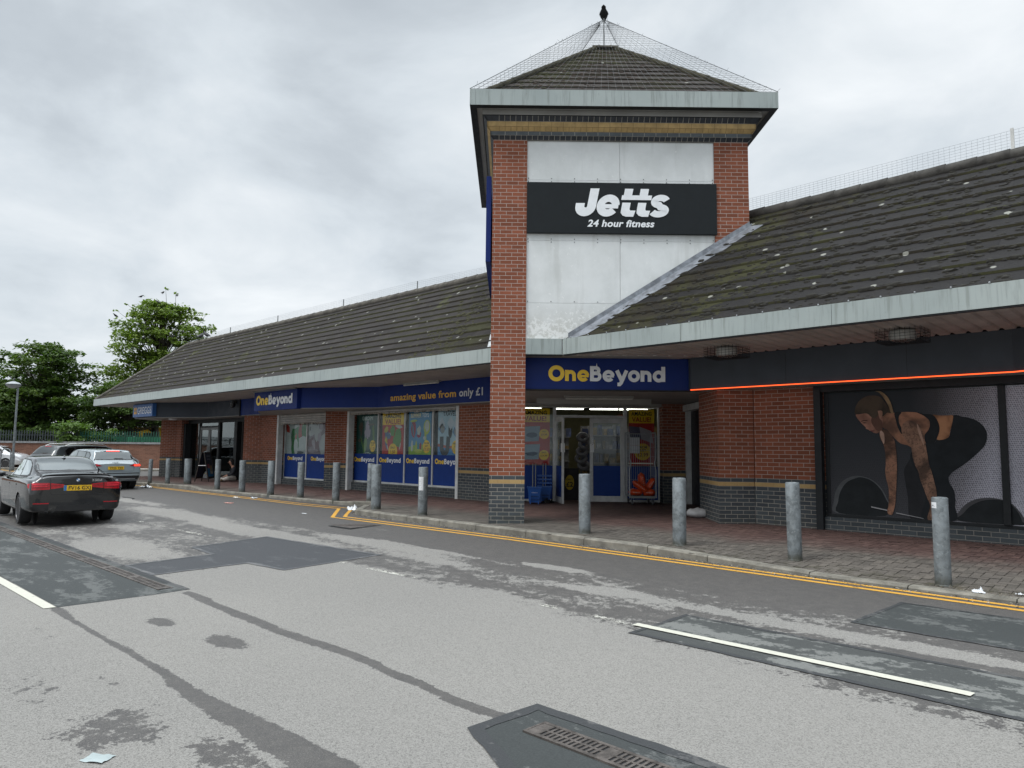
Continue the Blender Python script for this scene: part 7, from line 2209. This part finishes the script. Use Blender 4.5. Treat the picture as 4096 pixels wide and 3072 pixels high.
opt = dict(track=.785, wr=.327, spokes=5, two=True, R=.352, plate='FV16 GXJ', plate_z=.735, blue=True, mirror=(.98, 1.0), screen=[(-.62, 1.0), (.62, 1.0), (.52, 1.345), (-.52, 1.345)],
    sidewin=[[(.92, .985), (-.02, .99), (.0, 1.345), (.45, 1.345), (.78, 1.20)], [(-.10, .99), (-.86, 1.0), (-.98, 1.06), (-.80, 1.24), (-.55, 1.325), (-.08, 1.345)]],
    surround=[(1.08, .965), (-.02, .97), (-.92, .975), (-1.14, 1.02), (-.98, 1.16), (-.72, 1.29), (-.45, 1.355), (.0, 1.372), (.48, 1.365), (.85, 1.20)],
    seams=[rr(-.058, .30, -.050, .965, .002), rr(-.952, .60, -.944, .965, .002), rr(1.10, .32, 1.108, .90, .002)], handles=[rr(.08, .80, .30, .83, .012), rr(-.90, .81, -.68, .84, .012)],
    sill=[(1.10, .245), (-.90, .245), (-.90, .30), (1.10, .30)],
    rearwin=[(-.655, 1.135), (.655, 1.135), (.50, 1.375), (-.50, 1.375)], rearedge=[(-.685, 1.12), (.685, 1.12), (.525, 1.392), (-.525, 1.392)],
    lamps=[([(.50, .765), (.80, .755), (.86, .80), (.86, .875), (.76, .905), (.50, .90)], RED), ([(-.86, .80), (-.80, .755), (-.50, .765), (-.50, .90), (-.76, .905), (-.86, .875)], RED), ([(.27, .80), (.485, .772), (.485, .895), (.25, .868)], RED), ([(-.485, .772), (-.27, .80), (-.25, .868), (-.485, .895)], RED)],
    lampbits=[(rr(.30, .838, .48, .846, .003), TRIM), (rr(-.48, .838, -.30, .846, .003), TRIM), (rr(.52, .80, .80, .806, .002), TRIM), (rr(-.80, .80, -.52, .806, .002), TRIM), (rr(.55, .862, .80, .885, .006), flat('bright_red_bar', (.62, .03, .05), .3)), (rr(-.80, .862, -.55, .885, .006), flat('bright_red_bar', (.62, .03, .05), .3)),
        (rr(.55, .82, .78, .845, .006), flat('bright_red_bar', (.62, .03, .05), .3)), (rr(-.78, .82, -.55, .845, .006), flat('bright_red_bar', (.62, .03, .05), .3))],
    rear=[('boot_seam', TRIM, [rr(.492, .70, .498, 1.0, .002), rr(-.498, .70, -.492, 1.0, .002), rr(-.46, .655, .46, .661, .002), [(-.498, .70), (-.46, .655), (-.455, .66), (-.492, .702)], [(.492, .702), (.455, .66), (.46, .655), (.498, .70)]], .003),
          ('diffuser', TRIM, [[(-.40, .28), (.40, .28), (.36, .43), (-.36, .43)], rr(.50, .33, .78, .50, .03), rr(-.78, .33, -.50, .50, .03)], .004),
          ('reflector', RED, [rr(.50, .47, .78, .49, .008), rr(-.78, .47, -.50, .49, .008)], .010)])
GXY = (-18.23, 4.48)
car, bvh, add = build_car('parked_car', 'black saloon car waiting with its red tail lamps towards the camera', (*GXY, gz(*GXY) + .004), PI - R(3.9), SAL, (-1.295, 1.515), BLK, opt)
car.scale = (.93, .93, .93)
# lip spoiler, shark-fin aerial, badge, lettering, twin exhaust
mb = MB(); pts = []
for i in range(17):
    y = -.66 + 1.32 * i / 16; h = bvh.ray_cast(Vector((-2.17 - .02 * math.cos(y * 1.5), y, 3)), Vector((0, 0, -1))); pts.append(h[0] + Vector((-.02, 0, .008)))
mb.tube(pts, [.006] + [.014] * 15 + [.006], 8); o = link('lip_spoiler', mesh_of('lip_spoiler', mb, TRIM, 50)); o.parent = car
mb = MB(); z = bvh.ray_cast(Vector((-.66, 0, 3)), Vector((0, 0, -1)))[0].z
mb.raw([(-.76, 0, z + .065), (-.55, 0, z), (-.74, .035, z - .004), (-.74, -.035, z - .004), (-.77, .02, z), (-.77, -.02, z)], ((0, 1, 2), (0, 3, 1), (0, 2, 4), (0, 5, 3), (0, 4, 5)))
mb.ball((-.68, 0, z), .11, .045, .018, 12, 6); o = link('aerial_fin', mesh_of('aerial_fin', mb, flat('pale_aerial', (.25, .26, .27), .3), 60)); o.parent = car
x = bvh.ray_cast(Vector((-6, 0, .955)), Vector((1, 0, 0)))[0].x - .006
mb = MB(); fb = Fr((x, 0, .955), (0, -1, 0), (-1, 0, 0)); blob(mb, fb, 0, 0, .045, .045, .0, 24, 0, 0); o = link('badge', mesh_of('badge', mb, flat('badge_ring', (.05, .05, .055), .3), recalc=False)); o.parent = car
for q, c in ((0, 'b'), (1, 'w'), (2, 'b'), (3, 'w')):
    mb = MB(); mb.poly([fb(0, 0, .002)] + [fb(.031 * math.cos(R(90 * q + a + 90)), .031 * math.sin(R(90 * q + a + 90)), .002) for a in range(0, 91, 15)])
    l = link('badge_quarter', mesh_of('badge_quarter', mb, flat('badge_blue', (.05, .2, .45), .3) if c == 'b' else M['white_letter'], recalc=False)); l.parent = o
mb = MB(); text_to(mb, Fr((bvh.ray_cast(Vector((-6, -.36, .94)), Vector((1, 0, 0)))[0].x - .008, -.26, .925), (0, -1, 0), (-1, 0, 0)), '330d', 0, 0, .19, .045, .001, .02); o = link('model_lettering', mesh_of('model_lettering', mb, CHR, recalc=False)); o.parent = car
for y in (.44, .55):
    mb = MB(); mb.tube([(-2.32, y, .335), (-2.05, y, .335)], .043, 16, cap=False); mb.tube([(-2.322, y, .335), (-2.30, y, .335)], .046, 16, cap=False); o = link('exhaust_pipe', mesh_of('exhaust_pipe', mb, CHR, 50)); o.parent = car
    mb = MB(); mb.tube([(-2.28, y, .335), (-2.27, y, .335)], .040, 16); l = link('exhaust_bore', mesh_of('exhaust_bore', mb, WELL)); l.parent = o

HAT = [(-2.10, .34, .79, .78, .84, .74, .93, .66), (-2.02, .31, .86, .85, .89, .755, 1.01, .66), (-1.92, .29, .875, .87, .93, .745, 1.13, .62), (-1.78, .28, .885, .88, .945, .735, 1.29, .58), (-1.66, .27, .89, .885, .945, .73, 1.385, .565), (-1.50, .26, .895, .89, .945, .725, 1.405, .56),
       (-1.0, .25, .895, .89, .94, .725, 1.425, .565), (-.3, .24, .895, .89, .93, .725, 1.435, .57), (.35, .24, .895, .89, .925, .725, 1.41, .56), (.68, .24, .895, .89, .92, .725, 1.345, .56),
       (1.02, .24, .895, .885, .915, .73, 1.165, .60), (1.34, .24, .89, .875, .90, .745, .995, .66), (1.68, .25, .875, .85, .85, .73, .94, .62), (1.94, .27, .83, .79, .76, .67, .85, .56), (2.08, .30, .73, .69, .63, .57, .70, .46)]
HOPT = dict(track=.78, wr=.318, spokes=8, two=False, R=.345, mirror=(.92, .99), screen=[(-.62, 1.0), (.62, 1.0), (.52, 1.34), (-.52, 1.34)],
    sidewin=[[(.86, .97), (-.08, .975), (-.06, 1.345), (.38, 1.345), (.70, 1.20)], [(-.15, .975), (-.98, .985), (-.98, 1.32), (-.5, 1.345), (-.13, 1.347)], [(-1.06, .99), (-1.42, 1.03), (-1.46, 1.20), (-1.30, 1.30), (-1.06, 1.318)]],
    surround=[(1.0, .955), (-.1, .96), (-1.1, .965), (-1.48, 1.01), (-1.52, 1.21), (-1.32, 1.325), (-.98, 1.345), (-.1, 1.368), (.42, 1.36), (.78, 1.20)],
    seams=[rr(-.115, .30, -.107, .955, .002), rr(-1.06, .62, -1.052, .955, .002), rr(1.02, .32, 1.028, .90, .002)], handles=[rr(.02, .80, .24, .83, .012), rr(-.98, .81, -.76, .84, .012)],
    sill=[(1.0, .245), (-.95, .245), (-.95, .30), (1.0, .30)],
    rearwin=[(-.64, 1.075), (.64, 1.075), (.535, 1.325), (-.535, 1.325)], rearedge=[(-.70, 1.05), (.70, 1.05), (.585, 1.375), (-.585, 1.375)],
    lamps=[([(.44, .845), (.62, .83), (.84, .82), (.845, .90), (.60, .915)], RED), ([(-.84, .82), (-.62, .83), (-.44, .845), (-.60, .915), (-.845, .90)], RED)],
    rear=[('tailgate_seam', TRIM, [rr(-.56, .655, .56, .662, .002), rr(.60, .66, .606, .83, .002), rr(-.606, .66, -.60, .83, .002)], .003),
          ('bumper_grille', TRIM, [rr(-.80, .575, .80, .60, .01), [(-.76, .30), (.76, .30), (.80, .50), (-.80, .50)]], .005), ('bumper_trim', flat('silver_trim', (.32, .33, .34), .4, .4), [rr(-.66, .385, .66, .405, .008)], .012)])
GRY = paint_mat('pale_grey_car_paint', (.27, .315, .335), .05, .15, .22)
ho = dict(HOPT, plate='YF25 TJD', plate_z=.715, blue=False, lampbits=[(rr(-.83, .838, -.60, .893, .015), REDL), (rr(.60, .838, .83, .893, .015), flat('dim_red_bar', (.5, .02, .03), .3))])
HXY = (-28.71, 8.24)
car2, bvh2, add2 = build_car('parked_car', 'pale grey hatchback with brake lights on, ahead of the black saloon', (*HXY, gz(*HXY) + .003), PI + R(1.5), HAT, (-1.36, 1.27), GRY, ho)
car2.scale = (.96, .96, .96)
add2('high_brake_lamp', REDL, [rr(-.21, 1.335, .21, 1.36, .008)], d=.02); add2('rear_wiper', TRIM, [[(-.28, 1.085), (.02, 1.09), (.02, 1.11), (-.28, 1.10)]], d=.02)
mb = MB()
for i in range(4):
    y = .075 - i * .05; xx = bvh2.ray_cast(Vector((-6, y, .955)), Vector((1, 0, 0)))[0].x - .008; mb.tube([(xx, y + .035 * math.cos(R(a)), .955 + .035 * math.sin(R(a))) for a in range(0, 360, 24)], .005, 5, True)
o = link('badge', mesh_of('badge', mb, flat('grey_badge', (.2, .22, .23), .3, .5), 60)); o.parent = car2
mb = MB(); z = bvh2.ray_cast(Vector((-1.45, 0, 3)), Vector((0, 0, -1)))[0].z; mb.ball((-1.45, 0, z), .07, .03, .02, 10, 6); mb.tube([(-1.47, 0, z), (-1.52, 0, z + .06)], [.02, .006], 6); o = link('aerial_fin', mesh_of('aerial_fin', mb, TRIM, 60)); o.parent = car2

DRK = paint_mat('dark_grey_car_paint', (.035, .04, .042), .05, .2, .2)
c0 = T(-20.7, 31, 0); a_ = TY + R(68); hd_ = Vector((math.cos(a_), math.sin(a_), 0)); rt_ = Vector((hd_.y, -hd_.x, 0)); cc = c0 + rt_ * .9 + hd_ * 2.2
ho3 = dict(HOPT, plate='', plate_z=.715, blue=False)
car3, bvh3, add3 = build_car('parked_car', 'dark grey estate car with silver roof rails parked by the brick wall', (cc.x, cc.y, gz(cc.x, cc.y)), a_, HAT, (-1.36, 1.27), DRK, ho3)
car3.scale = (1.06, 1.03, 1.04)
for s in (-1, 1):
    mb = MB(); mb.tube([(-1.45, s * .60, 1.385), (-1.25, s * .60, 1.46), (-.3, s * .61, 1.49), (.25, s * .60, 1.455), (.42, s * .59, 1.385)], .022, 8); o = link('roof_rail', mesh_of('roof_rail', mb, flat('silver_rail', (.55, .55, .53), .35, .5), 50)); o.parent = car3
add3('high_brake_lamp', RED, [rr(-.18, 1.345, .18, 1.365, .008)], d=.02); add3('rear_wiper', TRIM, [[(-.28, 1.085), (.02, 1.09), (.02, 1.11), (-.28, 1.10)]], d=.02)

SIL = paint_mat('silver_car_paint', (.42, .43, .44), .1, .2, .25)
wp_ = Vector((-52.23, 10.16, 0)); cc = wp_ + NV * .80 - TV * 1.27
car4, bvh4, add4 = build_car('parked_car', 'silver car cut off by the left edge of the picture, front wheel towards the wall', (cc.x, cc.y, 0), TY, HAT, (-1.36, 1.27), SIL, ho3)
# ================================================================== TREES
LM1 = leaf_mat('fresh_green_leaves', (.085, .13, .022), (.13, .19, .034), (.19, .25, .055))
LM2 = leaf_mat('mid_green_leaves', (.034, .066, .015), (.058, .10, .021), (.10, .145, .034))
LM3 = leaf_mat('bush_leaves', (.055, .10, .022), (.085, .145, .03), (.13, .19, .05))
BARK = flat('dark_bark', (.05, .042, .034), .9, var=.35, scale=5, bump=.6)


def leaf_cloud(clumps, n, size, rnd, droop=.35):
    """many small leaves; clumps: (centre, rx, ry, rz); each leaf a folded pair of triangles"""
    vs = []; fs = []; sh = []
    wts = [c[1] * c[2] for c in clumps]; tot = sum(wts)
    for (c, rx, ry, rz), w in zip(clumps, wts):
        tone = min(1, max(0, rnd.gauss(.5, .22)))
        for _ in range(max(6, int(n * w / tot))):
            a = rnd.uniform(0, 2 * PI); q = rnd.random() ** .55
            x, y = rx * q * math.cos(a), ry * q * math.sin(a)
            z = rz * rnd.gauss(0, .42) - droop * rz * q * q
            p = Vector((c.x + x, c.y + y, c.z + z)); s = size * rnd.uniform(.6, 1.35)
            d = Vector((math.cos(a) + rnd.gauss(0, .6), math.sin(a) + rnd.gauss(0, .6), rnd.gauss(-.25, .45))).normalized()
            e = d.cross(Vector((rnd.gauss(0, .35), rnd.gauss(0, .35), 1))).normalized(); up = d.cross(e) * (s * .12)
            i = len(vs); vs += [p - d * s * .5, p + e * s * .34 + up, p + d * s * .6, p - e * s * .34 + up]
            fs += [(i, i + 1, i + 2), (i, i + 2, i + 3)]; k = min(1, max(0, tone + rnd.gauss(0, .17))); sh += [k, k]
    return vs, fs, sh


def leaves_obj(name, clumps, n, size, m, root, seed, droop=.35):
    rnd = random.Random(seed); vs, fs, sh = leaf_cloud(clumps, n, size, rnd, droop)
    me = bpy.data.meshes.new(name); me.from_pydata(vs, [], fs); a = me.attributes.new('shade', 'FLOAT', 'FACE'); a.data.foreach_set('value', sh); me.materials.append(m)
    return link(name, me, root)


def tree(label, base, h, crown, n, size, m, seed, tw=.22, layers=True, twigs=(), cr_bottom=.2):
    """crown: list of lobes (dx, dy, z, rx, rz) in metres about the base, all sprays hang inside these"""
    rnd = random.Random(seed); base = Vector(base); root = thing('tree', label, 'tree', base, 0, 'trees behind the boundary wall')
    mb = MB(); mb2 = MB(); clumps = []
    top = base + Vector((rnd.uniform(-.3, .3), rnd.uniform(-.3, .3), h * .86))
    P = [base + (top - base) * (i / 7) + Vector((rnd.uniform(-.12, .12), rnd.uniform(-.12, .12), 0)) * (i > 0) for i in range(8)]
    mb.tube(P, [tw * (1 - .85 * i / 7) for i in range(8)], 9)
    for (dx, dy, z, rx, rz, k) in crown:
        c = base + TV * dx + NV * dy + Vector((0, 0, z))
        for _ in range(k):
            a = rnd.uniform(0, 2 * PI); v = rnd.uniform(-1, 1); q = rnd.uniform(.45, 1.03) * (1 - v * v) ** .5
            p = c + Vector((math.cos(a) * rx * q, math.sin(a) * rx * q, v * rz))
            w = rnd.uniform(.35, .85) * (rx / 3.2) ** .4
            clumps.append((p, w * rnd.uniform(.8, 1.3), w * rnd.uniform(.8, 1.3), w * rnd.uniform(.26, .5)))
            if rnd.random() < .45:
                f = min(.97, max(.12, (p.z - base.z) / (h * .86) * .72)); s = P[min(6, int(f * 7))].lerp(P[min(7, int(f * 7) + 1)], f * 7 % 1)
                md = s.lerp(p, .55) + Vector((rnd.uniform(-.25, .25), rnd.uniform(-.25, .25), rnd.uniform(-.1, .35)))
                mb2.tube([s, md, p], [.055 * tw / .22, .03, .008], 5)
    for q in twigs:
        q0, q1 = Vector(q[0]), Vector(q[1]); m_ = q0.lerp(q1, .5) + Vector((0, 0, .12)); mb2.tube([q0, m_, q1], [.02, .013, .006], 4)
        clumps.append((q1, .22, .22, .10))
    part('trunk', mb, BARK, root, 60); part('limb', mb2, BARK, root, 60, recalc=False)
    leaves_obj('crown', clumps, n, size, m, root, seed + 1)
    return root


def at(px, py, n_):
    """a point at depth n_ seen in direction (px, py) from the standing point, in metres at depth 1"""
    return T(px * n_, n_, 0)


# the light-leaved tree over the hipped roof: its crown carries a flock of birds
gb_ = T(-26.2, 53.5, 0)
tws = [((gb_ + TV * -2.0 + Vector((0, 0, 10.3))), (gb_ + TV * -3.45 + Vector((0, 0, 11.6)))), ((gb_ + TV * -2.6 + Vector((0, 0, 9.9))), (gb_ + TV * -3.75 + Vector((0, 0, 10.5)))), ((gb_ + TV * .3 + Vector((0, 0, 11.9))), (gb_ + TV * .15 + Vector((0, 0, 13.3)))),
       ((gb_ + TV * 1.0 + Vector((0, 0, 11.8))), (gb_ + TV * .9 + Vector((0, 0, 13.0)))), ((gb_ + TV * -1.9 + Vector((0, 0, 11.3))), (gb_ + TV * -2.75 + Vector((0, 0, 12.1)))), ((gb_ + TV * 2.7 + Vector((0, 0, 10.4))), (gb_ + TV * 3.4 + Vector((0, 0, 11.4)))), ((gb_ + TV * 2.8 + Vector((0, 0, 9.6))), (gb_ + TV * 3.75 + Vector((0, 0, 10.6)))),
       ((gb_ + TV * 2.9 + Vector((0, 0, 8.8))), (gb_ + TV * 3.9 + Vector((0, 0, 9.2)))), ((gb_ + TV * -2.9 + Vector((0, 0, 8.0))), (gb_ + TV * -3.9 + Vector((0, 0, 8.5))))]
tree('tall fresh green tree full of birds rising behind the hipped roof', gb_, 12.6, [(-.2, 0, 9.2, 3.0, 2.9, 150), (1.2, 0, 10.0, 2.2, 1.9, 50), (-1.0, .3, 6.6, 3.6, 1.8, 90), (-1.6, 0, 4.6, 3.3, 1.4, 60), (-.3, 0, 11.2, 1.8, 1.1, 30)], 21000, .24, LM1, 11, .26, True, tws)
tree('broad dark green tree behind the lamp post', T(-33.4, 51, 0), 9.0, [(.3, 0, 6.0, 3.0, 2.6, 130), (-.3, 0, 4.0, 3.8, 1.9, 110), (1.7, 0, 4.6, 2.2, 2.2, 60), (.6, 0, 7.6, 1.5, 1.0, 30), (-.4, 0, 2.6, 3.6, 1.2, 70)], 23000, .25, LM2, 23, .26)
tree('tree cut off by the left edge of the picture above the palisade fence', T(-38.2, 51.5, 0), 9.0, [(.2, 0, 5.8, 2.6, 2.7, 90), (.0, 0, 3.6, 3.2, 1.6, 70)], 13000, .25, LM2, 37, .24)
tree('lower dark tree between the bakery sign and the wall', T(-26.3, 50, 0), 6.2, [(-.6, 0, 4.2, 2.6, 1.7, 90), (1.4, 0, 4.6, 2.2, 1.2, 55), (-2.2, .5, 3.6, 1.8, 1.4, 40), (2.6, 0, 4.0, 1.6, 1.0, 30)], 13000, .23, LM2, 41, .16)
tree('far tree glimpsed between the fresh green tree and the shop eaves', T(-22.5, 57, 0), 6.5, [(0, 0, 4.8, 3.0, 1.6, 70), (-3, 0, 4.6, 2.2, 1.3, 40)], 7500, .24, LM2, 43, .16)


def bush(label, base, r, h, n, seed):
    rnd = random.Random(seed); base = Vector(base); root = thing('bush', label, 'bush', base)
    cl = []; mb = MB()
    for _ in range(26):
        a = rnd.uniform(0, 2 * PI); v = rnd.uniform(0, 1); p = base + Vector((math.cos(a) * r * .9 * (1 - .5 * v), math.sin(a) * r * .9 * (1 - .5 * v), h * (.25 + .75 * v)))
        cl.append((p, r * .42, r * .42, r * .2)); mb.tube([base, base.lerp(p, .5) + Vector((0, 0, .15)), p], [.03, .02, .006], 4)
    part('stem', mb, BARK, root, 60, recalc=False); leaves_obj('foliage', cl, n, .20, LM3, root, seed)


bush('bright green bush hanging over the wall beneath the dark tree', T(-27.9, 45.95, .2), 1.35, 2.9, 1900, 51)
bush('smaller bush over the wall at the left end of the green fence', T(-25.9, 46.3, .2), .85, 2.3, 900, 53)
bush('leafy scrub in front of the green hoarding beside the bakery pier', T(-21.75, 46.35, .2), .5, 1.9, 350, 57)
# the dark mass of foliage that closes the view beyond the fence
rnd = random.Random(77); cl = []
for _ in range(330):
    t_ = rnd.uniform(-62, -18); z = abs(rnd.gauss(0, 1.9)) + .4
    if t_ > -27.5: z *= .62
    cl.append((T(t_, 61 + rnd.uniform(-1, 3), min(z, 5.2)), 1.5, 1.5, .8))
o = leaves_obj('undergrowth', cl, 16000, .34, LM2, None, 78); o['kind'] = 'stuff'; o['label'] = 'dark undergrowth closing the view beyond the fence'
# birds in the fresh green tree
for i, (dt, z, s, lab) in enumerate(((-1.55, 12.5, 1.15, 'black bird on the topmost left twig of the fresh green tree'), (.05, 12.8, 1.2, 'black bird upright on the crown of the fresh green tree'), (1.1, 12.6, 1.25, 'black bird leaning left on the upper right of the fresh green tree'), (.45, 11.8, 1.2, 'black bird among leaves just below the crown top'),
        (-.35, 11.1, 1.1, 'black bird in shadow near the middle of the upper crown'), (-1.75, 10.5, 1.15, 'black bird on the left side of the crown'), (2.75, 11.35, 1.0, 'small black bird on a bare twig right of the crown'), (.3, 8.9, 1.2, 'black bird low in the crown, left of the ridge birds'), (.55, 9.6, 1.0, 'black bird half hidden above the low one'))):
    o = link('bird', BM); o.location = gb_ + TV * dt - NV * (3.1 if z < 11 else 1.6 if z < 12.2 else .2) + Vector((0, 0, z)); o.rotation_euler = (0, R(8 * ((i % 3) - 1)), R(40 * i)); o.scale = (s, s, s); tag(o, lab, 'bird', 'black birds')
